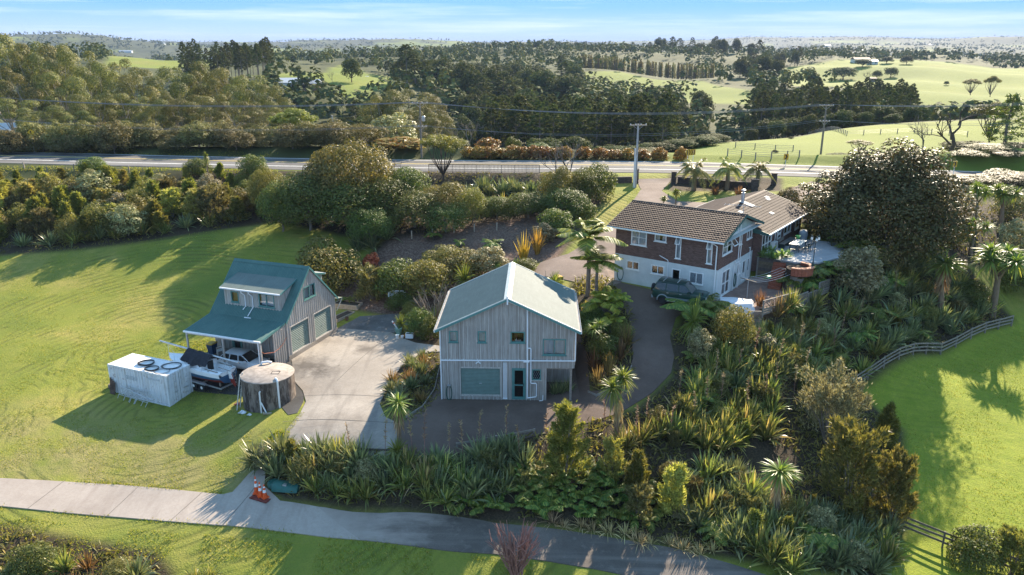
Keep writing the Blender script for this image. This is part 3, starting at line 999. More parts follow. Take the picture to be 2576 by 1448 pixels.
def window(parent, mp, x0, x1, z0, z1, mat, cols=1, rows=None, curtain=None, w=0.06, sill=True, proud=0.03, glass=None, name='window'):
 """frame with its panes, sill and curtain; rows: heights of cross bars"""
 mb = MB()
 bars(mb, mp, x0 - 0.02, x1 + 0.02, z0 - 0.02, z1 + 0.02, w + 0.02, -0.08, proud)
 xs = [x0 + (x1 - x0) * i / cols for i in range(cols + 1)]
 for x in xs[1:-1]:
  bar(mb, mp, x - w / 2, x + w / 2, z0 + w, z1 - w, -0.07, proud - 0.006)
 for z in rows or []:
  bar(mb, mp, x0 + w, x1 - w, z - w / 2, z + w / 2, -0.066, proud - 0.012)
 win = mb.build(name, mat, parent)
 for i in range(cols):
  MB().quad(mp(xs[i] + w * .4, z0 + w * .6, -0.03), mp(xs[i + 1] - w * .4, z0 + w * .6, -0.03), mp(xs[i + 1] - w * .4, z1 - w * .6, -0.03), mp(xs[i] + w * .4, z1 - w * .6, -0.03)).build('pane', glass or M_GLASS, win)
 if sill:
  s = MB()
  bar(s, mp, x0 - 0.09, x1 + 0.09, z0 - 0.08, z0 - 0.025, -0.02, proud + 0.05)
  s.build('sill', mat if sill is True else sill, win)
 if curtain:
  spans = curtain if isinstance(curtain, list) else [(0, 1)]
  c = MB()
  for a, b in spans:
   k = 26
   V = []
   for i in range(k + 1):
    u = x0 + (x1 - x0) * (a + (b - a) * i / k)
    d = -0.17 + 0.022 * math.sin(i * 1.9) + 0.01 * math.sin(i * 4.1)
    V += [mp(u, z0, d), mp(u, z1, d)]
   c.add(V, [(2 * i, 2 * i + 2, 2 * i + 3, 2 * i + 1) for i in range(k)])
  c.build('curtain', M_CURTAIN, win, True)
 return win
def battens(parent, mp, x0, x1, zbot, ztop, holes, mat, step=0.3, w=0.06, d=0.05):
 """one batten object per board joint, cut round the openings; ztop is a function of x"""
 x = x0
 while x <= x1 + 1e-6:
  z = zbot if not callable(zbot) else zbot(x)
  top = ztop(x) if callable(ztop) else ztop
  segs = [(z, top)]
  for a, b, c, e in holes:
   if a - 0.08 < x < b + 0.08:
    new = []
    for s0, s1 in segs:
     if e + 0.1 <= s0 or c - 0.1 >= s1:
      new.append((s0, s1))
     else:
      if c - 0.1 > s0:
       new.append((s0, c - 0.1))
      if e + 0.1 < s1:
       new.append((e + 0.1, s1))
    segs = new
  for s0, s1 in segs:
   if s1 - s0 > 0.1:
    mb = MB()
    bar(mb, mp, x - w / 2, x + w / 2, s0, s1, -0.01, d)
    mb.build('batten', mat, parent)
  x += step
def corrugated(name, parent, a, b, c, d, mat, pitch=0.15, amp=0.018, thick=0.02):
 """sheet a-b (lower edge) to d-c (upper edge); the ribs run from lower to upper edge"""
 a, b, c, d = (Vector(p) for p in (a, b, c, d))
 nrm = (b - a).cross(d - a).normalized()
 if nrm.z < 0:
  nrm = -nrm
 k = int((b - a).length / pitch * 4)
 V, Fs = [], []
 for i in range(k + 1):
  t = i / k
  o = nrm * amp * math.sin(i * math.pi / 2 + 0.4)
  lo, hi = a.lerp(b, t), d.lerp(c, t)
  V += [lo + o, hi + o, lo + o - nrm * thick, hi + o - nrm * thick]
 for i in range(k):
  p, q = 4 * i, 4 * i + 4
  Fs += [(p, q, q + 1, p + 1), (p + 2, p + 3, q + 3, q + 2), (p, p + 2, q + 2, q), (p + 1, q + 1, q + 3, p + 3)]
 Fs += [(0, 1, 3, 2), (4 * k, 4 * k + 2, 4 * k + 3, 4 * k + 1)]
 return MB().add(V, Fs).build(name, mat, parent)
def roller_door(parent, mp, x0, x1, z0, z1, mat, pitch=0.09):
 """ribbed curtain of a roller door"""
 n = int((z1 - z0) / pitch)
 V, Fs = [], []
 for i in range(n * 4 + 1):
  z = z0 + (z1 - z0) * i / (n * 4)
  d = -0.07 + (0.035 if i % 4 in (1, 2) else 0.0)
  V += [mp(x0, z, d), mp(x1, z, d)]
 Fs = [(2 * i, 2 * i + 1, 2 * i + 3, 2 * i + 2) for i in range(n * 4)]
 dr = MB().add(V, Fs).build('garage_door', mat, parent)
 h = MB()
 bar(h, mp, (x0 + x1) / 2 - 0.09, (x0 + x1) / 2 + 0.09, z0 + (z1 - z0) * .42, z0 + (z1 - z0) * .42 + 0.05, -0.05, -0.01)
 h.build('handle', M_STEEL, dr)
 s = MB()
 bar(s, mp, x0, x1, z0 - 0.06, z0 + 0.02, -0.08, -0.03)
 s.build('bottom_rail', M_BATTEN, dr)
 return dr
def pipe(parent, pts, r=0.045, mat=None, name='downpipe'):
 return MB().tube(pts, r, 8).build(name, mat or M_PVC, parent, True)
# ================================================================ minor dwelling
md = thing('board_and_batten_house', 'two-storey grey board and batten house with pale green gabled steel roof beside the dark forecourt', 'house', (-5.1, 52.3, 0), R(-2))
W, DP, EV, AP = 9.6, 8.6, 5.52, 7.80
HM = [(0.62, 1.20, 4.48, 5.30), (2.68, 3.24, 4.48, 5.30), (5.02, 6.0, 4.5, 5.30), (7.32, 8.94, 3.58, 4.78), (1.38, 4.24, 0.3, 2.48), (5.18, 6.02, 0.12, 2.42), (6.58, 7.18, 1.62, 2.42)]
mtop = lambda x: EV + (AP - EV) * (1 - abs(x - W / 2) / (W / 2))
wall('front_wall', md, fmap(0), [(0, -1), (7.6, -1), (7.6, 2.55), (W, 2.55), (W, EV), (W / 2, AP), (0, EV)], HM, M_BOARD)
wall('back_wall', md, bmap(DP), [(0, -1), (W, -1), (W, EV), (W / 2, AP), (0, EV)], [], M_BOARD)
wall('side_wall', md, lmap(0), [(0.14, -1), (DP - .14, -1), (DP - .14, EV), (.14, EV)], [], M_BOARD)
wall('side_wall', md, rmap(W), [(0.14, 2.55), (3.4, 2.55), (3.4, -1), (DP - .14, -1), (DP - .14, EV), (.14, EV)], [(4.5, 5.7, 3.6, 4.8)], M_BOARD)
MB().box(7.46, 7.6, .14, 3.4, -1, 2.55).build('recess_wall', M_BOARD, md)
MB().box(7.6, W - .14, 3.26, 3.4, -1, 2.55).build('recess_wall', M_BOARD, md)
MB().box(7.6, W - .142, .142, 3.26, 2.42, 2.55).build('recess_ceiling', M_BOARD, md)
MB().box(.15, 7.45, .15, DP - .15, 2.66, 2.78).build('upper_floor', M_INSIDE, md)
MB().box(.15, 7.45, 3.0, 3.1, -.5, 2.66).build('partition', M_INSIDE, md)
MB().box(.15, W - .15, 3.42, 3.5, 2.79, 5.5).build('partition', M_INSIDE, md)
MB().box(9.28, 9.44, 0.02, 0.18, -1, 2.55).build('post', M_TIMBER, md)
battens(md, fmap(0), 0.15, 7.5, -0.1, lambda x: mtop(x) - 0.16, HM, M_BATTEN)
battens(md, fmap(0), 7.65, 9.5, 2.57, lambda x: mtop(x) - 0.16, HM, M_BATTEN)
battens(md, rmap(W), 0.3, DP, 2.7, EV - .1, [(4.5, 5.7, 3.6, 4.8)], M_BATTEN)
battens(md, lmap(0), 0.3, DP, -.2, EV - .1, [], M_BATTEN)
_b = MB(); bar(_b, fmap(0), 0.02, W - .02, 3.10, 3.16, 0, .035); _b.build('flashing', M_BATTEN, md)
OV, OS = 0.38, 0.36
zr = lambda x: EV + (AP - EV) * (1 - abs(x - W / 2) / (W / 2)) + 0.12
rfL = corrugated('roof_slope', md, (-OS, -OV, zr(-OS)), (-OS, DP + OV, zr(-OS)), (W / 2, DP + OV, AP + .12), (W / 2, -OV, AP + .12), M_ROOFM, 0.20, 0.016)
rfR = corrugated('roof_slope', md, (W + OS, -OV, zr(-OS)), (W + OS, DP + OV, zr(-OS)), (W / 2, DP + OV, AP + .12), (W / 2, -OV, AP + .12), M_ROOFM, 0.20, 0.016)
_b = MB()
_b.slab([(W / 2 - .26, -OV - .02, AP + .045), (W / 2, -OV - .02, AP + .175), (W / 2 + .26, -OV - .02, AP + .045), (W / 2, -OV - .02, AP + .13)], (0, DP + 2 * OV + .04, 0))
_b.build('ridge_cap', M_RIDGE, md)
for sgn in (-1, 1):
 xe = -OS if sgn < 0 else W + OS
 for yy, nm in ((-OV - .035, 0), (DP + OV + .005, 1)):
  _b = MB()
  _b.slab([(xe, yy, zr(-OS) - .17), (W / 2, yy, AP - .06), (W / 2, yy, AP + .09), (xe, yy, zr(-OS) + .0)], (0, .03, 0))
  _b.build('barge_board', M_GREEN, md)
  _b = MB()
  _b.slab([(xe, yy - .012, zr(-OS) + .004), (W / 2, yy - .012, AP + .095), (W / 2, yy - .012, AP + .165), (xe, yy - .012, zr(-OS) + .074)], (0, .05, 0))
  _b.build('barge_flashing', M_RIDGE, md)
 _b = MB()
 x1 = xe + sgn * .09
 _b.slab([(xe, -OV, zr(-OS) - .14), (x1, -OV, zr(-OS) - .14), (x1, -OV, zr(-OS) - .02), (x1 - sgn * .015, -OV, zr(-OS) - .02), (x1 - sgn * .015, -OV, zr(-OS) - .12), (xe, -OV, zr(-OS) - .12)], (0, DP + 2 * OV, 0))
 _b.build('gutter', M_PVC, md)
 _b = MB()
 _b.box(min(xe, W / 2 - sgn * -4.7), max(xe, W / 2 - sgn * -4.7), -OV, DP + OV, EV - .02, EV + .0)
 _b.build('soffit', M_BOARD, md)
window(md, fmap(0), *HM[0], M_GREEN, 1, None, True)
window(md, fmap(0), *HM[1], M_GREEN, 1, None, True)
wb = window(md, fmap(0), *HM[2], M_GREEN, 1, None, None)
for i, (bx, bh) in enumerate(((.36, .16), (.42, .2), (.5, .08), (.56, .1), (.66, .09), (.72, .12))):
 _b = MB().lathe([(.03, 0), (.032, bh * .7), (.014, bh * .85), (.014, bh)], 8, (5.02 + bx * .95, .11, 4.56))
 _b.build('bottle', M_WHITE, wb)
window(md, fmap(0), *HM[3], M_GREEN, 2, None, [(0.02, .48), (.52, .98)])
window(md, rmap(W), 4.5, 5.7, 3.6, 4.8, M_GREEN, 2)
roller_door(md, fmap(0), 1.40, 4.22, 0.36, 2.46, plain('grey_green_door', (.165, .235, .205), .6), .11)
_b = MB(); bars(_b, fmap(0), 1.30, 4.32, 0.25, 2.56, .09, -.02, .04); _b.build('door_trim', M_BATTEN, md)
# glazed side door
_b = MB(); bars(_b, fmap(0), 5.10, 6.10, 0.06, 2.52, .10, -.06, .045); bars(_b, fmap(0), 5.2, 6.0, .16, 2.42, .09, -.06, .02); bar(_b, fmap(0), 5.28, 5.92, 1.14, 1.22, -.05, .03)
dr = _b.build('door', M_GREEN, md)
MB().quad((5.27, .02, .24), (5.93, .02, .24), (5.93, .02, 2.34), (5.27, .02, 2.34)).build('pane', M_GLASS, dr)
_b = MB(); bar(_b, fmap(0), 5.93, 5.97, 1.1, 1.32, .02, .06); _b.build('handle', M_BLACK, dr)
# small window with a dark flower blind
sw = window(md, fmap(0), *HM[6], M_GREEN, 1, None, None, sill=M_BATTEN)
MB().quad((6.6, .12, 1.64), (7.16, .12, 1.64), (7.16, .12, 2.4), (6.6, .12, 2.4)).build('blind', plain('navy_blind', (.02, .035, .06), .9), sw)
_b = MB()
for i in range(4):
 for j in range(5):
  cx_, cz_ = 6.68 + i * .14 + (.05 if j % 2 else 0), 1.72 + j * .15
  _b.add([(cx_ + .035 * math.cos(k * math.pi / 3), .117, cz_ + .035 * math.sin(k * math.pi / 3)) for k in range(6)], [(0, 1, 2, 3, 4, 5)])
_b.build('flower_print', M_WHITE, sw)
# white waste and rain pipes
pipe(md, [(-.04, -.07, -.12), (-.04, -.07, EV - .05)])
pipe(md, [(W + .03, -.07, 3.15), (W + .03, -.07, EV - .05)])
pipe(md, [(-.04, -.09, 3.08), (W + .03, -.09, 3.16)], .05)
pipe(md, [(W / 2 + .02, -.45, AP - .08), (W / 2 + .12, -.09, AP - .22), (6.05, -.09, 7.12), (6.2, -.09, 6.98), (6.22, -.09, .18)], .055)
pipe(md, [(6.22, -.09, 4.1), (6.42, -.09, 4.1), (6.46, -.09, 4.04), (6.46, -.09, 1.42), (6.52, -.09, 1.37), (6.84, -.09, 1.37), (6.88, -.09, 1.30), (6.88, -.09, .38), (6.84, -.09, .30), (6.24, -.09, .20)], .045)
pipe(md, [(W / 2, -.46, AP - .3), (W / 2, -.46, AP + .32)], .06)
for k in range(3):
 pipe(md, [(4.5 + k * .09, -.07, .16), (4.5 + k * .09, -.07, 2.96)], .033)
MB().box(4.44, 4.76, -.14, -.02, .10, .17).build('pipe_shoe', M_PVC, md)
MB().box(5.92, 6.36, -.16, -.03, 3.02, 3.12).build('pipe_tray', M_PVC, md)
pipe(md, [(7.1, -.35, .12), (7.34, -.3, .12), (7.36, -.28, .52)], .035)
for k in range(10):
 MB().box(.6 + k, .63 + k, -.12, -.03, 3.10 + .008 * k, 3.19 + .008 * k).build('pipe_clip', M_PVC, md)
_b = MB().cbox((2.68, -.06, 3.0), (.10, .08, .10)); _b.tube([(2.63, -.1, 2.97), (2.52, -.2, 2.92)], [.03, .055], 8); _b.tube([(2.73, -.1, 2.97), (2.84, -.2, 2.92)], [.03, .055], 8)
_b.build('floodlight', M_WHITE, md)
MB().box(5.78, 5.94, -.05, 0.0, 5.48, 5.66).build('wall_vent', M_BATTEN, md)
# ================================================================ barn
bn = thing('barn', 'weathered grey barn with steep dark green steel roof, dormers and two roller doors', 'barn', (-18.58, 60.38, 0), R(-19.9))
BL, BW, BE, BA = 7.4, 7.4, 2.98, 6.66
btop = lambda y: BE + (BA - BE) * (1 - abs(y - BW / 2) / (BW / 2))
HB = [(.52, 3.08, .05, 2.36), (3.95, 6.58, .05, 2.36), (2.78, 4.42, 4.05, 5.12)]
wall('gable_wall', bn, rmap(0), [(0, -1.5), (BW, -1.5), (BW, BE), (BW / 2, BA), (0, BE)], HB, M_BOARD2)
wall('gable_wall', bn, lmap(-BL), [(0, -1.5), (BW, -1.5), (BW, BE), (BW / 2, BA), (0, BE)], [], M_BOARD2)
HF = [(-5.55, -4.65, -.3, 1.75)]
wall('front_wall', bn, fmap(0), [(-BL + .14, -1.5), (-.14, -1.5), (-.14, BE), (-BL + .14, BE)], HF, M_BOARD2)
wall('back_wall', bn, bmap(BW), [(-BL + .14, -1.5), (-.14, -1.5), (-.14, BE), (-BL + .14, BE)], [], M_BOARD2)
MB().box(-BL + .15, -.15, .15, BW - .15, -.3, -.2).build('floor_slab', M_CONC, bn)
_b = MB(); bar(_b, rmap(0), -.02, BW + .02, -1.5, -.02, .0, .06); bar(_b, fmap(0), -BL, .055, -1.5, -.12, .0, .06); _b.build('foundation', M_CONC, bn)
battens(bn, rmap(0), 0.1, BW - .05, 0.0, lambda y: btop(y) - .14, HB, M_BATTEN, 0.30, .055, .035)
battens(bn, fmap(0), -BL + .1, -.1, -.1, BE - .12, HF, M_BATTEN, 0.42, .055, .035)
battens(bn, lmap(-BL), 0.1, BW - .05, -.3, lambda y: btop(y) - .14, [], M_BATTEN, 0.30, .055, .035)
BO = 0.12
zb_ = lambda y: BE + (BA - BE) * y / (BW / 2) + .12
ROOFX0, ROOFX1 = -BL - BO, BO
corrugated('roof_slope', bn, (ROOFX0, -.12, zb_(-.12)), (ROOFX1, -.12, zb_(-.12)), (ROOFX1, BW / 2, BA + .12), (ROOFX0, BW / 2, BA + .12), M_ROOFB, .15, .014)
corrugated('roof_slope', bn, (ROOFX0, BW + .35, zb_(-.35)), (ROOFX1, BW + .35, zb_(-.35)), (ROOFX1, BW / 2, BA + .12), (ROOFX0, BW / 2, BA + .12), M_ROOFB, .15, .014)
MB().slab([(ROOFX0 - .02, BW / 2 - .22, BA - .045), (ROOFX0 - .02, BW / 2, BA + .175), (ROOFX0 - .02, BW / 2 + .22, BA - .045), (ROOFX0 - .02, BW / 2, BA + .135)], (BL + 2 * BO + .04, 0, 0)).build('ridge_cap', M_ROOFB, bn)
for yy in (0, 1):
 e = -.12 if yy == 0 else BW + .35
 ze = zb_(-.12) if yy == 0 else zb_(-.35)
 for xx in (ROOFX0 - .03, ROOFX1 + .003):
  MB().slab([(xx, e, ze - .17), (xx, BW / 2, BA - .06), (xx, BW / 2, BA + .15), (xx, e, ze + .03)], (.028, 0, 0)).build('barge_board', M_GREEN, bn)
roller_door(bn, rmap(0), .54, 3.06, .08, 2.36, M_DOORB, .15)
roller_door(bn, rmap(0), 3.97, 6.56, .08, 2.36, M_DOORB, .15)
for a, b in ((.44, 3.16), (3.87, 6.66)):
 _b = MB(); bars(_b, rmap(0), a, b, -.02, 2.45, .09, -.02, .045); _b.build('door_trim', M_BATTEN, bn)
window(bn, rmap(0), *HB[2], M_GREEN, 2, None, [(0, .97)])
# porch: lean-to along the front, with posts and a side screen of boards
PZ, PY = 2.48, -3.35
corrugated('porch_roof', bn, (-7.42, PY, PZ + .06), (-.02, PY, PZ + .06), (-.02, -.06, BE + .03), (-7.42, -.06, BE + .03), M_ROOFB, .15, .014)
MB().slab([(-.02, PY, PZ - .1), (-.02, -.1, BE - .13), (-.02, -.1, BE + .05), (-.02, PY, PZ + .08)], (.03, 0, 0)).build('barge_board', M_GREEN, bn)
MB().slab([(-7.45, PY, PZ - .1), (-7.45, -.1, BE - .13), (-7.45, -.1, BE + .05), (-7.45, PY, PZ + .08)], (.03, 0, 0)).build('barge_board', M_GREEN, bn)
MB().box(-7.46, .02, PY - .13, PY - .01, PZ - .05, PZ + .07).build('gutter', M_PVC, bn)
MB().box(-7.36, -.08, PY + .02, PY + .14, PZ - .20, PZ + .0).build('beam', M_BATTEN, bn)
for x, zz in ((-7.3, -1.6), (-3.75, -1.6), (-.12, -1.8)):
 MB().box(x - .06, x + .06, PY + .02, PY + .14, zz, PZ - .2).build('post', M_BATTEN, bn)
pipe(bn, [(-.22, PY - .06, -1.6), (-.22, PY - .06, PZ)], .05)
wall('porch_screen', bn, rmap(-.03), [(-.06, -1.5), (-1.75, -1.5), (-1.75, 2.62), (-.06, 2.86)], [], M_BOARD2, .06)
battens(bn, rmap(-.03), -1.7, -.1, -1.0, 2.6, [], M_BATTEN, .28, .055, .035)
_b = MB(); bars(_b, fmap(0), -5.62, -4.58, -.32, 1.85, .1, -.06, .045); bars(_b, fmap(0), -5.52, -4.68, -.2, 1.74, .12, -.06, .02)
dr = _b.build('door', M_GREEN, bn)
MB().quad((-5.45, .02, -.1), (-4.75, .02, -.1), (-4.75, .02, 1.65), (-5.45, .02, 1.65)).build('pane', M_GLASS, dr)
MB().box(-7.2, -2.4, -1.7, -.06, -1.4, -.33).build('porch_deck', M_TIMBER, bn)
# dormers: long shed dormer to the front, another to the back
def dormer(sgn):
 fy = (lambda v: v) if sgn < 0 else (lambda v: BW - v)
 x0, x1 = (-6.42, -.78)
 v0, z0, z1 = .62, 3.52, 5.22
 mp = fmap(fy(v0)) if sgn < 0 else bmap(fy(v0))
 HD = [(-5.72, -4.98, 3.98, 4.90), (-2.92, -1.42, 3.90, 5.02)] if sgn < 0 else []
 wall('dormer_wall', bn, mp, [(x0, z0), (x1, z0), (x1, z1), (x0, z1)], HD, M_BOARD2, .1)
 battens(bn, mp, x0 + .05, x1 - .02, z0 + .12, z1 - .05, HD, M_BATTEN, .30, .05, .03)
 vb = 2.85
 for x, m2 in ((x0, lmap), (x1, rmap)):
  wall('dormer_cheek', bn, m2(x), [(fy(v0 + .1), z0 + .05), (fy(vb), 5.80), (fy(v0 + .1), z1 + .02)], [], M_BOARD2, .08)
  battens(bn, m2(x), min(fy(v0 + .2), fy(2.2)), max(fy(v0 + .2), fy(2.2)), lambda y: zb_(y if sgn < 0 else BW - y) + .05, lambda y: 5.2 + ((y if sgn < 0 else BW - y) - .62) * .24, [], M_BATTEN, .3, .05, .025)
 e = v0 - .22
 corrugated('dormer_roof', bn, (x0 - .2, fy(e), 5.24), (x1 + .2, fy(e), 5.24), (x1 + .2, fy(2.95), 5.92), (x0 - .2, fy(2.95), 5.92), M_ROOFM, .15, .013)  # paler steel than the barn slopes: the sunlit look is put into the colour
 for x in (x0 - .22, x1 + .19):
  MB().slab([(x, fy(e), 5.12), (x, fy(2.8), 5.76), (x, fy(2.8), 5.92), (x, fy(e), 5.27)], (.03, 0, 0)).build('dormer_barge', M_GREEN, bn)
 MB().box(x0 - .2, x1 + .2, min(fy(e), fy(e - .1)), max(fy(e), fy(e - .1)), 5.13, 5.24).build('gutter', M_PVC, bn)
 for h, cu in zip(HD, ([(0, 1)], None)):
  window(bn, mp, *h, M_GREEN, 1 if h[1] - h[0] < 1 else 2, None, None)
 if sgn < 0:
  MB().quad((-2.85, .85, 3.95), (-1.48, .85, 3.95), (-1.48, .85, 4.95), (-2.85, .85, 4.95)).build('blind', M_CURTAIN, bn)
  MB().quad((-5.66, .85, 4.0), (-5.05, .85, 4.0), (-5.05, .85, 4.85), (-5.66, .85, 4.85)).build('blind', plain('ochre_blind', (.35, .24, .10), .9), bn)
  for xx, zb2, yb in ((-4.5, 3.35, .3), (-3.75, 2.98, -.1)):
   pipe(bn, [(xx, fy(e) - .02, 5.2), (xx + .02, fy(e) - .02, 4.95), (xx + .22, fy(v0) - .06, 4.7), (xx + .22, fy(v0) - .06, 3.75), (xx + .1, yb, zb2 + .15)], .04)
  pipe(bn, [(-3.95, -.16, 3.02), (-3.3, -.16, 3.02)], .045)
dormer(-1)
dormer(1)
# eave shelter on the far side
corrugated('lean_to_roof', bn, (-2.2, BW + 1.15, 2.55), (.12, BW + 1.15, 2.55), (.12, BW + .2, 2.72), (-2.2, BW + .2, 2.72), M_ROOFM, .15, .013)
pipe(bn, [(0.05, BW + 1.1, 2.5), (0.05, BW + .1, 1.6)], .04, M_BATTEN, 'brace')
# ================================================================ main house
mh = thing('brick_house', 'brown brick house over a white plastered ground floor with brown tiled roofs', 'house', (17.39, 63.6, 4.0), R(-36))
HL, HD_, HEV, HRZ, HRY = 9.8, 8.4, 5.06, 6.52, 4.2
HFU = [(-8.21, -6.72, 3.6, 4.98), (-5.92, -4.83, 4.24, 4.98), (-3.87, -3.42, 2.98, 4.98), (-1.02, -.58, 2.98, 4.95)]
HFL = [(-8.56, -7.32, 1.27, 2.03), (-6.09, -4.86, 1.25, 2.03), (-4.07, -3.35, 0.02, 1.98), (-2.45, -1.2, 1.0, 2.02)]
HSU = [(.85, 3.0, 3.6, 4.9), (4.85, 5.35, 3.75, 4.9), (6.6, 7.9, 3.85, 4.95)]
HSL = [(1.1, 2.9, -.05, 2.1), (4.65, 5.4, 1.0, 1.95), (5.95, 6.8, 0.0, 2.0), (7.2, 8.05, 0.0, 2.0)]
wall('brick_wall', mh, fmap(0), [(-HL, 2.5), (0, 2.5), (0, HEV), (-HL, HEV)], HFU, M_BRICK)
wall('plaster_wall', mh, fmap(-.03), [(-HL, -1.2), (0.03, -1.2), (0.03, 2.5), (-HL, 2.5)], HFL, M_PLASTER)
wall('brick_wall', mh, rmap(0), [(.14, 2.5), (HD_, 2.5), (HD_, HEV - .02), (.14, HEV - .02)], HSU, M_BRICK)
wall('plaster_wall', mh, rmap(.03), [(.11, -1.2), (HD_, -1.2), (HD_, 2.5), (.11, 2.5)], HSL, M_PLASTER)
wall('brick_wall', mh, lmap(-HL), [(.14, -1.2), (HD_, -1.2), (HD_, HEV), (.14, HEV)], [], M_BRICK)
wall('brick_wall', mh, bmap(HD_), [(-HL, -1.2), (0, -1.2), (0, HEV), (-HL, HEV)], [], M_BRICK)
for x, m2 in ((0.0, rmap), (-HL, lmap)):
 wall('gable_panel', mh, m2(x), [(-.1, HEV), (HD_ + .1, HEV), (HRY, HRZ)], [], plain('pale_green_panel', (.40, .46, .41), .6))
_b = MB(); bar(_b, rmap(0), .0, HD_, HEV - .12, HEV + .08, .0, .04); _b.build('trim_band', M_WHITE, mh)
_b = MB(); bar(_b, rmap(0), HRY - .05, HRY + .05, HEV + .08, HRZ - .1, .0, .05); _b.build('trim_band', M_WHITE, mh)
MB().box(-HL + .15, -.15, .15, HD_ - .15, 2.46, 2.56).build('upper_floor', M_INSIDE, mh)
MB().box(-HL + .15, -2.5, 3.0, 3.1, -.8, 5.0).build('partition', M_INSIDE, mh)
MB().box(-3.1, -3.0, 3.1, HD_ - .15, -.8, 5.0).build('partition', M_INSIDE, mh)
window(mh, fmap(0), *HFU[0], M_WHITE, 2, [4.3], True, .07)
window(mh, fmap(0), *HFU[1], M_WHITE, 1, None, [(.05, .35), (.6, .98)], .07)
for h in HFU[2:]:
 window(mh, fmap(0), *h, M_WHITE, 1, [4.28], True, .06)
 sv = MB()
 x0, x1 = h[0], h[1]
 a, b = 4.30, h[3]
 P = lambda x, t: (x, -.06 - .30 * (1 - t), a + (b - a) * t - .02 * (1 - t))
 for xa, xb, ta, tb in ((x0, x0 + .06, 0, 1), (x1 - .06, x1, 0, 1), (x0, x1, 0, .07), (x0, x1, .93, 1)):
  sv.slab([P(xa, ta), P(xb, ta), P(xb, tb), P(xa, tb)], (0, -.035, .01))
 o = sv.build('open_sash', M_WHITE, mh)
 MB().quad(P(x0, 0), P(x1, 0), P(x1, 1), P(x0, 1)).build('pane', M_GLASS, o)
window(mh, fmap(-.03), *HFL[0], M_WHITE, 2, None, None, .07)
window(mh, fmap(-.03), *HFL[1], M_WHITE, 2, None, None, .07)
window(mh, fmap(-.03), *HFL[3], M_WHITE, 2, None, True, .07)
_b = MB(); bars(_b, fmap(-.03), -4.12, -3.30, .0, 2.02, .09, -.06, .04); bar(_b, fmap(-.03), -4.04, -3.38, 0.05, .9, -.06, .0); dr = _b.build('door', M_WHITE, mh)
MB().quad((-4.04, .07, .9), (-3.38, .07, .9), (-3.38, .07, 1.95), (-4.04, .07, 1.95)).build('pane', M_GLASS, dr)
window(mh, rmap(0), *HSU[0], M_WHITE, 2, [4.25], [(.35, .65)], .07)
window(mh, rmap(0), *HSU[1], M_WHITE, 1, None, None, .06)
window(mh, rmap(0), *HSU[2], M_WHITE, 2, None, None, .06)
P = lambda y, t: (.07 + .5 * (1 - t), y, 4.25 + .62 * t)
sv = MB()
for ya, yb, ta, tb in ((2.0, 2.07, 0, 1), (2.93, 3.0, 0, 1), (2.0, 3.0, 0, .1), (2.0, 3.0, .9, 1)):
 sv.slab([P(ya, ta), P(yb, ta), P(yb, tb), P(ya, tb)], (.035, 0, .01))
o = sv.build('open_sash', M_WHITE, mh)
MB().quad(P(2.0, 0), P(3.0, 0), P(3.0, 1), P(2.0, 1)).build('pane', M_GLASS, o)
window(mh, rmap(.03), *HSL[0], M_WHITE, 2, [.95], True, .08)
window(mh, rmap(.03), *HSL[1], M_WHITE, 1, None, None, .07)
for h in HSL[2:]:
 _b = MB(); bars(_b, rmap(.03), h[0], h[1], h[2], h[3], .1, -.06, .04); bar(_b, rmap(.03), h[0] + .1, h[1] - .1, .1, .75, -.06, 0); dr = _b.build('door', M_WHITE, mh)
 MB().quad((-.05, h[0] + .1, .75), (-.05, h[1] - .1, .75), (-.05, h[1] - .1, 1.9), (-.05, h[0] + .1, 1.9)).build('pane', M_GLASS, dr)
# tiled roof of the front block
def tile_material():
 g = G('roof_tile', 0.75, 0.3)
 c = g.ramp(g.rnd(), [(0.0, (0.056, 0.032, 0.023)), (1.0, (0.095, 0.056, 0.041))])
 P_ = g.pos()
 c = g.mix(g.ramp(g.noise(0.9, 5, 0.7, P_), [(0.45, 0.0), (0.75, 0.5)]), c, (0.09, 0.058, 0.045))
 c = g.mix(g.ramp(g.noise(9, 4, 0.7, P_), [(0.5, 0.0), (0.8, 0.4)]), c, (0.125, 0.083, 0.065))
 g.col(c)
 return g.m
M_TILE = tile_material()
TX0, TX1 = -HL - .6, .65
EY, EZ = -.62, HEV + .04
slope = math.atan2(HRZ + .1 - EZ, HRY - EY)
SL = math.hypot(HRY - EY, HRZ + .1 - EZ)
for s_ in (1, -1):
 fy = (lambda y: y) if s_ > 0 else (lambda y: 2 * HRY - y)
 MB().slab([(TX0 + .03, fy(EY + .04), EZ), (TX1 - .03, fy(EY + .04), EZ), (TX1 - .03, fy(HRY), HRZ + .1), (TX0 + .03, fy(HRY), HRZ + .1)], (0, 0, -.05)).build('roof_deck', M_TILE, mh)
NR, NC = 15, 44
tw, tl = (TX1 - TX0) / NC, SL / NR
def tile_mesh():
 mb = MB()
 prof = [(0, .012), (.10, .0), (.52, .0), (.64, .028), (.78, .042), (.92, .028), (1.0, .012)]
 V = []
 for y, h in ((0, .06), (tl * 1.12, .0)):
  for u, z in prof:
   V.append((u * tw, y, z + h))
 for u, z in prof:
  V.append((u * tw, 0, z - .02))
 n = len(prof)
 Fs = [(i, i + 1, n + i + 1, n + i) for i in range(n - 1)] + [(2 * n + i, 2 * n + i + 1, i + 1, i) for i in range(n - 1)]
 mb.add(V, Fs)
 return mb.mesh('tile', M_TILE)
TM = tile_mesh()
rt = MB().box(TX0, TX1, HRY - .1, HRY + .1, HRZ + .05, HRZ + .07).build('roof', M_TILE, mh)
rest = MB()
cnt = 0
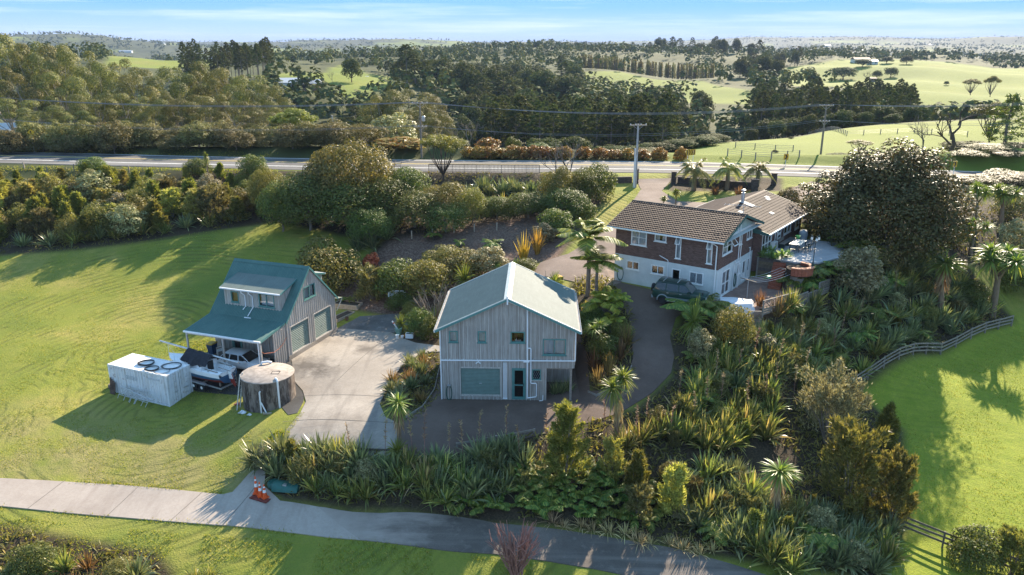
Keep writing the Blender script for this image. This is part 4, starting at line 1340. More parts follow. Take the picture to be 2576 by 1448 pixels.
for r_ in range(NR):
 for c_ in range(NC):
  x = TX0 + c_ * tw
  jit = random.uniform(-.004, .004)
  if c_ >= NC - 20:
   o = link('tile', TM, rt, (x, EY + r_ * tl * math.cos(slope), EZ + r_ * tl * math.sin(slope) + .012 + jit))
   o.rotation_euler = (slope, 0, random.uniform(-.008, .008))
   cnt += 1
  else:
   cs, sn = math.cos(slope), math.sin(slope)
   rest.add([(x + v.co.x, EY + r_ * tl * cs + v.co.y * cs - v.co.z * sn, EZ + r_ * tl * sn + .012 + jit + v.co.y * sn + v.co.z * cs) for v in TM.vertices], [tuple(p.vertices) for p in TM.polygons])
tag(rest.build('tile_field', M_TILE, mh), kind='stuff')
_b = MB()
for k in range(NC // 2):
 x = TX0 + k * 2 * tw
 _b.slab([(x, HRY - .17, HRZ + .11), (x, HRY - .08, HRZ + .20), (x, HRY + .08, HRZ + .20), (x, HRY + .17, HRZ + .11)], (2 * tw + .02, 0, .012 * (k % 2)))
_b.build('ridge_tiles', plain('dark_ridge', (.05, .042, .04), .8), mh)
for x in (TX0 - .03, TX1):
 for s_ in (1, -1):
  fy = (lambda y: y) if s_ > 0 else (lambda y: 2 * HRY - y)
  MB().slab([(x, fy(EY), EZ - .18), (x, fy(HRY), HRZ - .08), (x, fy(HRY), HRZ + .14), (x, fy(EY), EZ + .05)], (.03, 0, 0)).build('barge_board', M_DKGREEN, mh)
for y0, y1 in ((EY - .11, EY), (2 * HRY - EY, 2 * HRY - EY + .11)):
 MB().box(TX0, TX1, y0, y1, EZ - .12, EZ + .0).build('gutter', M_WHITE, mh)
MB().box(TX0 + .05, TX1 - .05, EY + .02, -.02, EZ - .14, EZ - .10).build('soffit', M_PLASTER, mh)
MB().box(.16, TX1 - .02, -.02, HD_, EZ - .10, EZ - .07).build('soffit', M_PLASTER, mh)
pipe(mh, [(-.55, EY - .04, EZ - .08), (-.15, -.12, EZ - .5), (-.13, -.12, -.2)], .05)
pipe(mh, [(.12, HRY + .25, HRZ - .5), (.12, HRY + .25, 2.3), (.12, HRY + .75, 2.3), (.12, HRY + .75, 4.1), (.12, HRY + .3, 4.1)], .045)
pipe(mh, [(.12, HRY + .6, 2.3), (.12, HRY + .6, -.2)], .05)
pipe(mh, [(.12, HRY - .4, 2.5), (.12, HRY - .3, 2.25), (.12, HRY + .8, 2.25)], .05)
pipe(mh, [(.12, 3.6, 2.2), (.12, 3.6, -.2)], .035)
pipe(mh, [(-5.35, -.10, 3.0), (-4.55, -.10, 2.7), (-4.5, -.10, 2.6), (-4.5, -.10, 1.2)], .035)
pipe(mh, [(.10, 7.2, 3.0), (.1, 7.5, 3.0), (.1, 7.5, -.2)], .04)
# rear wing
WX0, WX1, WY0, WY1 = -8.2, .75, HD_ + .05, 20.7
WEZ, WRZ, WRX = 4.34, 5.82, -3.6
WH = [(8.7, 11.3, 2.2, 4.05), (15.0, 17.2, 2.75, 3.85), (18.6, 19.9, 2.6, 3.85)]
wall('brick_wall', mh, rmap(WX1), [(WY0, .5), (WY1, .5), (WY1, WEZ), (WY0, WEZ)], WH, M_BRICK)
wall('brick_wall', mh, bmap(WY1), [(WX0, 1.0), (WX1 - .14, 1.0), (WX1 - .14, WEZ), (WRX, WRZ - .05), (WX0, WEZ)], [], M_BRICK)
wall('brick_wall', mh, lmap(WX0), [(WY0, 1.0), (WY1 - .14, 1.0), (WY1 - .14, WEZ), (WY0, WEZ)], [], M_BRICK)
wall('brick_wall', mh, fmap(WY0), [(WX0 + .14, .5), (WX1 - .14, .5), (WX1 - .14, WEZ), (WRX, WRZ - .05), (WX0 + .14, WEZ)], [], M_BRICK)
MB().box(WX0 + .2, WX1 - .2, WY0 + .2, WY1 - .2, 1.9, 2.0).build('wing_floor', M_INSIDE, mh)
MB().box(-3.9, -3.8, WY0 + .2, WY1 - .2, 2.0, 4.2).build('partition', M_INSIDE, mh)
window(mh, rmap(WX1), *WH[0], M_WHITE, 3, [2.95], None, .08)
window(mh, rmap(WX1), *WH[1], M_WHITE, 2, None, [(.6, .98)], .08)
window(mh, rmap(WX1), *WH[2], M_WHITE, 1, None, True, .08)
MB().box(WX1 + .0, WX1 + .06, 12.9, 14.0, 2.65, 3.75).build('meter_box', M_WHITE, mh)
for za in (2.85, 3.35):
 MB().box(WX1 + .055, WX1 + .075, 13.15, 13.75, za, za + .22).build('meter_window', M_BLACK, mh)
pipe(mh, [(WX1 + .1, 12.1, WEZ - .05), (WX1 + .1, 12.1, 2.0)], .04)
ov = .8
ex, ez = WX1 + ov, WEZ - .05
y0, y1 = HRY + 2.6, WY1 + .5
dx = ex - WRX
wsl = math.atan2(WRZ - ez, dx)
# deck under the tiles, then pressed tile sheets one by one
y0a = HD_ - .45
MB().slab([(ex - .03, y0a, ez - .02), (ex - .03, y1 - .02, ez - .02), (WRX, y1 - .02, WRZ - .02), (WRX, y0a - 0, WRZ - .02)], (0, 0, -.05)).build('roof_deck', M_TILE, mh)
lx = WX0 - .7
MB().slab([(lx + .03, y0a, ez - .12), (lx + .03, y1 - .02, ez - .12), (WRX, y1 - .02, WRZ - .02), (WRX, y0a, WRZ - .02)], (0, 0, -.05)).build('roof_deck', M_TILE, mh)
def sheet_mesh(L):
 n = 10
 cw = .382
 V, Fs = [], []
 for j, (xx, h) in enumerate(((0, .045), (-cw * .5, .03), (-cw * 1.06, .005))):
  for i in range(n * 4 + 1):
   V.append((xx, L * i / (n * 4), h + .010 * math.sin(i * math.pi / 2 + .3)))
 m = n * 4 + 1
 for j in range(2):
  for i in range(n * 4):
   Fs.append((j * m + i, j * m + i + 1, (j + 1) * m + i + 1, (j + 1) * m + i))
 k = len(V)
 for i in range(m):
  V.append((0, L * i / (m - 1), -.02))
 Fs += [(k + i, k + i + 1, i + 1, i) for i in range(m - 1)]
 return MB().add(V, Fs).mesh('tile_sheet', M_TILE)
wr = MB().slab([(WRX - .16, y0a, WRZ - .02), (WRX, y0a, WRZ + .06), (WRX + .16, y0a, WRZ - .02), (WRX, y0a, WRZ + .02)], (0, y1 - y0a, 0)).build('wing_ridge', M_TILE, mh)
NRW = int(round(dx / math.cos(wsl) / .37))
stp = dx / math.cos(wsl) / NRW
LS = (y1 - y0a) / 9
SM = sheet_mesh(LS)
for r_ in range(NRW):
 for k in range(9):
  o = link('tile_sheet', SM, wr, (ex - r_ * stp * math.cos(wsl), y0a + k * LS, ez + r_ * stp * math.sin(wsl)))
  o.rotation_euler = (0, wsl, 0)
dxl = WRX - lx
wl2 = math.atan2(WRZ - ez + .1, dxl)
NRL = int(round(dxl / math.cos(wl2) / .37))
for r_ in range(NRL):
 for k in range(9):
  o = link('tile_sheet', SM, wr, (lx + r_ * dxl / NRL, y0a + k * LS + LS, ez - .1 + r_ * (WRZ - ez + .1) / NRL))
  o.rotation_euler = (0, wl2, math.pi)
MB().box(ex, ex + .11, y0a - .02, y1, ez - .12, ez + .01).build('gutter', M_WHITE, mh)
MB().box(lx - .11, lx, y0a, y1, ez - .22, ez - .09).build('gutter', M_WHITE, mh)
MB().box(WX1 + .0, ex - .02, y0a, y1 - .1, ez - .14, ez - .1).build('soffit', M_WHITE, mh)
MB().slab([(ex, y1, ez - .16), (WRX, y1, WRZ - .14), (WRX, y1, WRZ + .06), (ex, y1, ez + .05)], (0, .03, 0)).build('barge_board', M_DKGREEN, mh)
MB().slab([(lx, y1, ez - .26), (WRX, y1, WRZ - .14), (WRX, y1, WRZ + .06), (lx, y1, ez - .05)], (0, .03, 0)).build('barge_board', M_DKGREEN, mh)
MB().slab([(.02, y0a - .03, ez - .02), (ex, y0a - .03, ez - .16), (ex, y0a - .03, ez + .04), (.02, y0a - .03, ez + .04 + (ex - .02) * math.tan(wsl))], (0, .03, 0)).build('barge_board', M_DKGREEN, mh)
# flue, roof lights and aerial
fl = MB().lathe([(.17, -.3), (.17, .95), (.20, .95), (.20, 1.0), (.10, 1.0), (.10, 1.18), (.24, 1.2), (.24, 1.26), (.05, 1.36)], 16, (WRX + .35, 13.9, WRZ - .1)).build('flue', M_STEEL, mh, True)
_b = MB().slab([(WRX + .1, 13.5, WRZ + .02), (WRX + 1.5, 13.5, WRZ - .36), (WRX + 1.5, 14.4, WRZ - .36), (WRX + .1, 14.4, WRZ + .02)], (0, 0, .025)); _b.build('flue_flashing', M_PALE, mh)
for yy, uu, L_ in ((18.1, 1.2, .75), (18.6, .9, .75), (10.3, 1.2, .7), (14.0, 3.0, .7)):
 x_ = WRX + uu
 zz = WRZ - uu * math.tan(wsl) + .05
 MB().slab([(x_, yy, zz), (x_ + .4, yy, zz - .4 * math.tan(wsl)), (x_ + .4, yy + L_, zz - .4 * math.tan(wsl)), (x_, yy + L_, zz)], (0, 0, .03)).build('skylight', M_PALE, mh)
ae = MB().tube([(.3, HRY, HRZ), (.3, HRY, HRZ + 1.0)], .025, 6)
ae.tube([(-1.3, HRY - .3, HRZ + .9), (1.7, HRY + .3, HRZ + .9)], .015, 5)
for k in range(9):
 xx = -1.3 + k * .37
 ae.tube([(xx + .1, HRY - .3 + k * .075 - .45, HRZ + .9), (xx - .1, HRY - .3 + k * .075 + .45, HRZ + .9)], .009, 4)
ae.build('aerial', M_STEEL, mh)
# ================================================================ shipping container and what leans on it
def container_mat():
 g = G('container_paint', 0.55, 0.35)
 c = g.ramp(g.noise(0.9, 5, 0.6), [(0.3, (0.62, 0.64, 0.66)), (0.7, (0.76, 0.77, 0.78))])
 rust = g.ramp(g.noise(2.2, 7, 0.75), [(0.58, 0.0), (0.70, 0.85)])
 c = g.mix(rust, c, (0.22, 0.12, 0.075))
 run = g.ramp(g.noise(1.0, 5, 0.7, g.coord('Object', scale=(7, 7, 0.25))), [(0.50, 0.0), (0.70, 0.75)])
 c = g.mix(run, c, (0.34, 0.30, 0.26))
 g.col(c)
 return g.m
M_CONT = container_mat()
M_GHOST = plain('faded_lettering', (0.47, 0.50, 0.52), 0.6, vary=0.25, scale=9)
ct = thing('shipping_container', 'white corrugated steel shipping container with rust marks on the lawn', 'container', (-26.16, 54.37, -1.72), R(-22.8))
CL, CW, CH = 6.06, 2.44, 2.59
def corr_wall(mp, u0, u1, z0, z1, pitch=.28, dep=.055):
 mb = MB()
 V = []
 n = int((u1 - u0) / pitch)
 p = (u1 - u0) / n
 for i in range(n):
  for t, d in ((0, 0), (.25, 0), (.38, -dep), (.87, -dep)):
   V.append((u0 + (i + t) * p, d))
 V.append((u1, 0))
 P = []
 for u, d in V:
  P += [mp(u, z0, d), mp(u, z1, d)]
 mb.add(P, [(2 * i, 2 * i + 2, 2 * i + 3, 2 * i + 1) for i in range(len(V) - 1)])
 return mb
for mp, u0, u1, nm in ((fmap(.04), -CL + .12, -.12, 'side_panel'), (bmap(CW - .04), -CL + .12, -.12, 'side_panel'), (lmap(-CL + .04), .12, CW - .12, 'end_panel')):
 corr_wall(mp, u0, u1, .16, CH - .1).build(nm, M_CONT, ct)
for x in (-CL, -.12):
 for y in (0, CW - .12):
  MB().box(x, x + .12, y, y + .12, .12, CH - .12).build('corner_post', M_CONT, ct)
_b = MB()
for z in (.02, CH - .12):
 for y in (0.01, CW - .11):
  _b.box(-CL + .12, -.12, y, y + .10, z, z + .12)
 for x in (-CL + .01, -.11):
  _b.box(x, x + .10, .12, CW - .12, z, z + .12)
_b.build('rails', M_CONT, ct)
for x in (-CL, -.17):
 for y in (0, CW - .16):
  for z in (0, CH - .12):
   MB().box(x - .003, x + .173, y - .003, y + .163, z - .003, z + .123).build('corner_casting', M_CONT, ct)
_b = MB()
V = []
n = 40
for i in range(n + 1):
 V += [(-CL + .12 + (CL - .24) * i / n, .11, CH - .035 + (.012 if i % 4 in (1, 2) else 0)), (-CL + .12 + (CL - .24) * i / n, CW - .11, CH - .035 + (.012 if i % 4 in (1, 2) else 0))]
_b.add(V, [(2 * i, 2 * i + 2, 2 * i + 3, 2 * i + 1) for i in range(n)])
_b.build('roof_panel', plain('container_roof', (.80, .79, .78), .5, vary=.07), ct)
for k in range(2):
 a = .13 + k * (CW / 2 - .125)
 b = a + CW / 2 - .14
 _b = MB().box(-.07, -.03, a, b, .15, CH - .13)
 for z in (.55, 1.05, 1.55, 2.05):
  _b.box(-.035, -.012, a + .06, b - .06, z, z + .26)
 d = _b.build('door', M_CONT, ct)
 for yy in (a + .3, b - .3):
  MB().tube([(.01, yy, .08), (.01, yy, CH - .08)], .022, 6).build('lock_rod', M_CONT, d)
  MB().box(0.0, .05, yy - .04, yy + .3 * (1 if k else -1) + .04, 1.0, 1.06).build('handle', M_STEEL, d) if yy == (a + .3 if k else b - .3) else None
 _b = MB()
 for z in (.5, .95, 1.45, 1.95):
  _b.box(-.03, .012, (a if k == 0 else b - .05), (a + .05 if k == 0 else b), z, z + .12)
 _b.build('hinges', M_CONT, d)
 for i in range(4):
  MB().box(-.028, -.006, a + .62 + .0 * i, a + .85, .5 + i * .42, .56 + i * .42 + .05 * (i % 2)).build('data_plate', M_GHOST if i % 2 else M_STEEL, d)
MB().box(-.068, -.02, CW / 2 - .012, CW / 2 + .012, .15, CH - .13).build('door_seal', M_BLACK, ct)
for x0, x1, z0, z1 in ((-4.35, -4.1, 1.62, 1.95), (-4.0, -3.8, 1.62, 1.95), (-3.7, -3.5, 1.62, 1.95), (-3.4, -3.2, 1.62, 1.95), (-1.9, -1.55, 2.0, 2.14), (-1.45, -1.2, 2.0, 2.14), (-1.1, -.8, 2.0, 2.14)):
 MB().box(x0, x1, -.004 + .04 - .008, .04 + .02, z0, z1).build('faded_letter', M_GHOST, ct)
cz = lambda x, y: Matrix.Rotation(R(-22.8), 3, 'Z') @ Vector((x, y, 0)) + Vector((-26.16, 54.37, -1.72 + CH))
def coil(c, r, turns, label, mat, thin=.018):
 pts = []
 n = 22 * turns
 for i in range(n + 1):
  a = 2 * math.pi * i / 22
  rr = r * (1 + .06 * math.sin(a * 1.3 + i * .05) + .05 * math.sin(i * .11))
  pts.append((rr * math.cos(a) * (1.15), rr * math.sin(a), .03 + .03 * (i / n) * turns * .5 + .02 * math.sin(a * 2)))
 o = MB().tube(pts, thin, 6).build('hose_coil', mat, None, True)
 o.location = c
 return tag(o, label, 'hose')
M_HOSE = plain('black_hose', (.02, .02, .022), .4, .5)
coil(cz(-3.3, 1.25), .52, 7, 'thick tangled black hose coil with many turns on the container roof', M_HOSE)
coil(cz(-2.05, .62), .45, 6, 'tight black hose coil on the container roof between two wide coils', M_HOSE)
coil(cz(-1.05, 1.62), .62, 4, 'wide loose black hose coil on the container roof beside its door end', M_HOSE)
coil(cz(-.95, .55), .50, 2, 'thin single black hose ring over the container roof edge', M_HOSE, .013)
# tubular frames and planks leaning on its long side
def local(o, pts):
 m = Matrix.Rotation(R(-22.8), 3, 'Z')
 return [m @ Vector(p) for p in pts]
fr = thing('scaffold_frames', 'bundle of galvanised tube frames leaning on the container side', 'metal frames', (-26.16, 54.37, -1.72), R(-22.8))
for k, x in enumerate((-4.9, -4.2, -3.5, -3.0)):
 s = .05 * k
 fb = MB()
 fb.tube([(x, -.55 - s, .02), (x + .25, -.14 - s * .4, 1.0), (x + 1.5, -.14 - s * .4, .9), (x + 1.25, -.6 - s, .02)], .025, 6)
 fb.tube([(x + .1, -.38 - s, .4), (x + 1.35, -.38 - s, .3)], .02, 6)
 fb.tube([(x + .1, -.40 - s, .35), (x + .9, -.2 - s, .9)], .018, 6)
 fb.build('tube_frame', M_STEEL, fr)
MB().tube([(-4.6, -.30, 1.05), (-1.1, -.45, .55)], .04, 8).build('rail', M_STEEL, fr)
MB().tube([(-4.4, -.38, 1.12), (-1.6, -.5, .62)], .03, 8).build('rail', M_STEEL, fr)
tp = thing('timber_posts', 'dark rusty upright planks propped on the container corner by the lawn', 'planks', (-26.16, 54.37, -1.72), R(-22.8))
for k in range(4):
 MB().slab([(-5.95 + k * .13, -.3, .0), (-5.83 + k * .13, -.3, .0), (-5.83 + k * .13, -.26, .0), (-5.95 + k * .13, -.26, .0)], (.02, .22, 1.5 - .12 * k)).build('plank', plain('rusty_plank%d' % k, (.10, .065, .05), .9, vary=.4), tp)
MB().lathe([(.3, 0), (.34, .5), (.28, .62), (.05, .62)], 12, (-6.5, .5, 0)).build('drum', plain('old_drum', (.16, .13, .10), .8), tp)
# ================================================================ boat on its trailer
bdir = math.atan2(59.3 - 56.15, -27.9 + 22.1)
BZ = -1.22
bt = thing('sailing_boat', 'white and blue sailing boat with lowered mast and black cover on its trailer', 'boat', (-22.1, 56.15, BZ), bdir)
M_GEL = plain('white_gelcoat', (.82, .83, .84), .25, .5, vary=.05)
M_BLUE = plain('blue_hull', (.022, .10, .20), .3, .5, vary=.15)
M_RED = plain('red_antifoul', (.25, .035, .025), .7)
ST = [(0, .88, .30), (.9, 1.02, .22), (2.2, 1.14, .16), (3.6, 1.14, .16), (4.8, .95, .22), (5.7, .62, .34), (6.35, .26, .5), (6.7, .03, .68)]
DECK = lambda x: 1.74 + .004 * x * x
def hull_ring(x, b, k):
 zs = DECK(x)
 kz = .55 + k - .1
 return [(x, 0, kz), (x, b * .55, kz + .16), (x, b * .88, kz + .48), (x + .03, b * .97, zs - .36), (x + .05, b * .985, zs - .28), (x + .06, b, zs)]
def loft(rows, lo, hi):
 mb = MB()
 for s in (1, -1):
  V = []
  for rg in rows:
   V += [(p[0], p[1] * s, p[2]) for p in rg[lo:hi + 1]]
  n = hi - lo + 1
  mb.add(V, [(i * n + j, i * n + j + 1, (i + 1) * n + j + 1, (i + 1) * n + j) for i in range(len(rows) - 1) for j in range(n - 1)])
 return mb
rows = [hull_ring(*s) for s in ST]
loft(rows, 0, 2).build('keel', M_RED, bt, True)
hb = loft(rows, 2, 3)
r0 = rows[0]
hb.add([(p[0], p[1], p[2]) for p in r0[:5]] + [(p[0], -p[1], p[2]) for p in r0[4::-1]], [tuple(range(10))])
hb.build('hull', M_BLUE, bt, True)
loft(rows, 3, 5).build('topside', M_GEL, bt, True)
# deck with cockpit well
db = MB()
def deckrow(x, b, inner, zi):
 z = DECK(x)
 return [(x + .06, -b, z), (x + .06, -inner - .05, z + .05), (x + .06, -inner, zi), (x + .06, inner, zi), (x + .06, inner + .05, z + .05), (x + .06, b, z)]
dr_ = [deckrow(0, .88, .42, 1.30), deckrow(.9, 1.02, .46, 1.30), deckrow(1.9, 1.12, .48, 1.30), deckrow(1.92, 1.12, .48, 1.76), deckrow(3.6, 1.14, .5, 1.80), deckrow(4.8, .95, .4, 1.88), deckrow(5.7, .62, .22, 1.92), deckrow(6.35, .26, .1, 1.93), deckrow(6.7, .03, .005, 1.94)]
V = [p for r_ in dr_ for p in r_]
db.add(V, [(i * 6 + j, i * 6 + j + 1, (i + 1) * 6 + j + 1, (i + 1) * 6 + j) for i in range(len(dr_) - 1) for j in range(5)])
db.add([(.06, -.88, 1.74), (.06, -.42, 1.30), (.06, .42, 1.30), (.06, .88, 1.74)], [(0, 1, 2, 3)])
db.build('deck', M_GEL, bt)
cb = MB()
cr = [(2.0, .72, 2.22), (3.6, .68, 2.24), (4.5, .52, 2.14), (5.2, .3, 1.95)]
V = []
for x, b, z in cr:
 zd = DECK(x) + .02
 V += [(x, -b - .08, zd), (x, -b, z - .06), (x, -b * .6, z), (x, b * .6, z), (x, b, z - .06), (x, b + .08, zd)]
cb.add(V, [(i * 6 + j, i * 6 + j + 1, (i + 1) * 6 + j + 1, (i + 1) * 6 + j) for i in range(3) for j in range(5)] + [(0, 1, 2, 3, 4, 5)])
cb.build('cabin', M_GEL, bt)
MB().box(1.9, 1.985, -.26, .26, 1.45, 2.2).build('companionway', M_BLACK, bt)
for s in (-1, 1):
 _b = MB().box(.35, 1.75, s * .72 - .03, s * .72 + .03, DECK(1) + .05, DECK(1) + .09); _b.build('seat_rail', M_TIMBER, bt)
 for x in (2.7, 3.6):
  cbx = .68 + .02
  MB().box(x, x + .45, s * (cbx + .02) - .015, s * (cbx + .02) + .015, 1.98, 2.10).build('cabin_window', M_BLACK, bt)
for x, y in ((.5, .75), (.5, -.75), (1.2, .9), (1.2, -.9)):
 MB().lathe([(.06, 0), (.05, .08), (.065, .12)], 10, (x, y, DECK(x) + .02)).build('winch', M_STEEL, bt)
ms = MB().tube([(-1.1, -.12, 2.62), (7.6, .05, 2.86)], .075, 10)
ms.build('mast', M_STEEL, bt, True)
MB().tube([(6.4, -.25, 1.9), (6.75, .0, 2.75), (6.4, .25, 1.9)], .02, 6).build('bow_rail', M_STEEL, bt)
_b = MB().tube([(.3, -.45, 1.75), (.0, -.12, 2.6), (.3, .45, 1.75)], .02, 6); _b.build('stern_crutch', M_STEEL, bt)
for s in (-1, 1):
 for x in (1.7, 3.4, 5.0):
  bb = {1.7: 1.08, 3.4: 1.12, 5.0: .85}[x]
  MB().tube([(x, s * bb, DECK(x)), (x, s * bb, DECK(x) + .5)], .012, 5).build('stanchion', M_STEEL, bt)
# black cover draped over the mast amidships
M_COVER = plain('black_cover', (.028, .028, .034), .85, vary=.4, scale=5, bump=.4)
cv = MB()
nx, ny = 16, 12
V = []
for i in range(nx + 1):
 x = 1.55 + 2.75 * i / nx
 for j in range(ny + 1):
  t = j / ny * 2 - 1
  edge = 1.05 + .12 * math.sin(i * .9) - .25 * abs(i / nx - .5) * 2
  y = t * edge
  z = 2.80 + .03 * x - .05 - .72 * abs(t) ** 1.25 + .05 * math.sin(i * 1.7 + j) * abs(t) - .10 * math.sin(math.pi * i / nx) * abs(t)
  V.append((x, y, z))
cv.add(V, [(i * (ny + 1) + j, i * (ny + 1) + j + 1, (i + 1) * (ny + 1) + j + 1, (i + 1) * (ny + 1) + j) for i in range(nx) for j in range(ny)])
cv.build('cover', M_COVER, bt, True)
MB().slab([(-.1, -.02, 1.55), (-.35, -.02, 1.6), (-.75, -.02, .75), (-.62, -.02, .55), (-.2, -.02, .9)], (0, .05, 0)).build('rudder_blade', M_RED, bt)
MB().slab([(-.05, -.05, 1.75), (-.28, -.05, 1.75), (-.5, -.05, 1.2), (-.1, -.05, 1.15)], (0, .11, 0)).build('rudder_stock', M_GEL, bt)
MB().tube([(-.2, 0, 1.78), (.9, .12, 1.92)], .025, 6).build('tiller', M_TIMBER, bt)
ldb = MB()
for y in (-.62, -.38):
 ldb.tube([(-.02, y, 1.5), (-.16, y, .25)], .016, 5)
for k in range(5):
 ldb.tube([(-.03 - .028 * k, -.62, 1.4 - .25 * k), (-.03 - .028 * k, -.38, 1.4 - .25 * k)], .014, 5)
ldb.build('boarding_ladder', M_TIMBER2, bt)
# trailer
tr = thing('boat_trailer', 'galvanised boat trailer with small white-rimmed wheels under the sailing boat', 'trailer', (-22.1, 56.15, BZ), bdir)
for s in (-1, 1):
 MB().box(.1, 5.2, s * .72 - .04, s * .72 + .04, .42, .52).build('side_rail', M_STEEL, tr)
 MB().tube([(5.1, s * .7, .47), (7.2, 0, .5)], .05, 6).build('drawbar', M_STEEL, tr)
 MB().slab([(1.5, s * 1.0 - .12, .62), (1.62, s * 1.0 - .12, .74), (3.25, s * 1.0 - .12, .74), (3.4, s * 1.0 - .12, .62)], (0, .24, 0)).build('mudguard', M_STEEL, tr)
 for x in (1.95, 2.85):
  w = MB()
  w.lathe([(.17, -.09), (.29, -.1), (.32, -.06), (.32, .06), (.29, .1), (.17, .09)], 20)
  o = w.build('wheel', M_BLACK, tr, True)
  o.location = (x, s * 1.0, .32)
  o.rotation_euler = (R(90), 0, 0)
  q = MB().lathe([(.04, -.1), (.165, -.085), (.175, -.05), (.175, .05), (.165, .085), (.04, .1)], 16).build('rim', M_WHITE, o, True)
 for x in (.5, 4.2):
  MB().box(x, x + .08, s * .45 - .05, s * .45 + .05, .52, .85).build('bunk', M_TIMBER, tr)
for x in (.2, 2.4, 4.9):
 MB().box(x, x + .1, -.7, .7, .40, .50).build('cross_member', M_STEEL, tr)
MB().tube([(7.0, 0, .5), (7.0, 0, .0)], .04, 6).build('jockey_leg', M_STEEL, tr)
# ================================================================ cars
def car(name, label, loc, rz, paint, trim, spec):
 """body lofted from stations; spec gives side outline and wheels"""
 t = thing(name, label, 'car', loc, rz)
 belt, roof, hw, st = spec['belt'], spec['roof'], spec['hw'], spec['st']
 rows = []
 for x, zlow, zb, kw in st:
  w = hw * kw
  rows.append([(x, 0, zlow), (x, w * .86, zlow), (x, w, zlow + .18), (x, w * 1.01, (zlow + zb) / 2 + .05), (x, w * .97, zb - .04), (x, w * .88, zb + .015), (x, 0, zb + .05)])
 mb = MB()
 n = 7
 for s in (1, -1):
  V = [(p[0], p[1] * s, p[2]) for r_ in rows for p in r_]
  mb.add(V, [(i * n + j, i * n + j + 1, (i + 1) * n + j + 1, (i + 1) * n + j) for i in range(len(rows) - 1) for j in range(n - 1)])
  mb.add([(p[0], p[1] * s, p[2]) for p in rows[0]], [tuple(range(n))])
  mb.add([(p[0], p[1] * s, p[2]) for p in rows[-1]], [tuple(range(n))])
 mb.build('body', paint, t, True)
 # cabin: lower outline at the belt, upper at the roof
 gx = spec['glass']            # (rear belt x, rear roof x, front roof x, front belt x)
 wb, wt = hw * .885, hw * .74
 pil = spec['pillars']
 mid = (gx[1] + gx[2]) / 2
 rf_ = MB()
 nx_ = 8
 V = []
 for i in range(nx_ + 1):
  x = gx[1] + (gx[2] - gx[1]) * i / nx_
  zc = roof + .03 * math.sin(math.pi * i / nx_)
  V += [(x, -wt, zc - .05), (x, -wt * .9, zc), (x, 0, zc + .03), (x, wt * .9, zc), (x, wt, zc - .05)]
 rf_.add(V, [(i * 5 + j, i * 5 + j + 1, (i + 1) * 5 + j + 1, (i + 1) * 5 + j) for i in range(nx_) for j in range(4)])
 rf_.add([(p[0], p[1], p[2] - .05) for p in V], [(i * 5 + j, (i + 1) * 5 + j, (i + 1) * 5 + j + 1, i * 5 + j + 1) for i in range(nx_) for j in range(4)])
 rf_.build('roof', paint, t, True)
 lerp = lambda a, b, k: a + (b - a) * k
 def side(x_, k, s):          # point on the side glass: x at belt height fraction k
  return (x_, s * lerp(wb, wt, k), lerp(belt, roof - .05, k))
 for s in (1, -1):
  # pillars then the panes between them
  xs = [(gx[0], gx[1])] + pil + [(gx[3], gx[2])]
  for (b0, t0) in xs:
   w_ = .045
   MB().slab([side(b0 - w_, 0, s), side(b0 + w_, 0, s), side(t0 + w_, 1, s), side(t0 - w_, 1, s)], (0, -s * .05, 0)).build('pillar', paint, t)
  for (b0, t0), (b1, t1) in zip(xs[:-1], xs[1:]):
   q = [side(b0 + .05, .03, s), side(b1 - .05, .03, s), side(t1 - .05, .97, s), side(t0 + .05, .97, s)]
   MB().quad(*[(p[0], p[1] - s * .02, p[2]) for p in q]).build('side_window', M_CARGLASS, t)
 for b0, t0, nm in ((gx[3], gx[2], 'windscreen'), (gx[0], gx[1], 'rear_window')):
  MB().quad((b0, -wb * .96, belt + .03), (b0, wb * .96, belt + .03), (t0, wt * .96, roof - .03), (t0, -wt * .96, roof - .03)).build(nm, M_CARGLASS, t)
 MB().box(gx[0] + .35, gx[3] - .5, -wb * .9, wb * .9, belt - .15, belt + .0).build('interior', M_BLACK, t)
 for x in spec['wheels']:
  for s in (1, -1):
   rr = spec['wr']
   w = MB().lathe([(rr * .6, -.11), (rr * .92, -.12), (rr, -.07), (rr, .07), (rr * .92, .12), (rr * .6, .11)], 24)
   o = w.build('wheel', M_BLACK, t, True)
   o.location = (x, s * (hw - .13), rr)
   o.rotation_euler = (R(90), 0, 0)
   rb = MB().lathe([(rr * .58, -.105), (rr * .64, -.1), (rr * .64, .1), (rr * .58, .105)], 20)
   for k in range(6):
    a = k * math.pi / 3
    rb.slab([(rr * .1 * math.cos(a - .9), rr * .1 * math.sin(a - .9), -.10), (rr * .62 * math.cos(a - .16), rr * .62 * math.sin(a - .16), -.10), (rr * .62 * math.cos(a + .16), rr * .62 * math.sin(a + .16), -.10), (rr * .1 * math.cos(a + .9), rr * .1 * math.sin(a + .9), -.10)], (0, 0, .2))
   rb.build('rim', M_STEEL, o)
   ab = MB()
   V = []
   m = 12
   for k in range(m + 1):
    a = math.pi * (k / m) * 1.12 - .19
    for r1, yy in ((rr * 1.10, .0), (rr * 1.30, .0), (rr * 1.10, .05), (rr * 1.30, .03)):
     V.append((x + r1 * math.cos(a), s * (hw + .0 + yy), rr + r1 * math.sin(a)))
   ab.add(V, [f for k in range(m) for f in ((4 * k + 2, 4 * k + 6, 4 * k + 7, 4 * k + 3), (4 * k, 4 * k + 2, 4 * k + 6, 4 * k + 4), (4 * k + 1, 4 * k + 3, 4 * k + 7, 4 * k + 5))])
   ab.build('wheel_arch', trim, t)
 x0, x1 = st[0][0], st[-1][0]
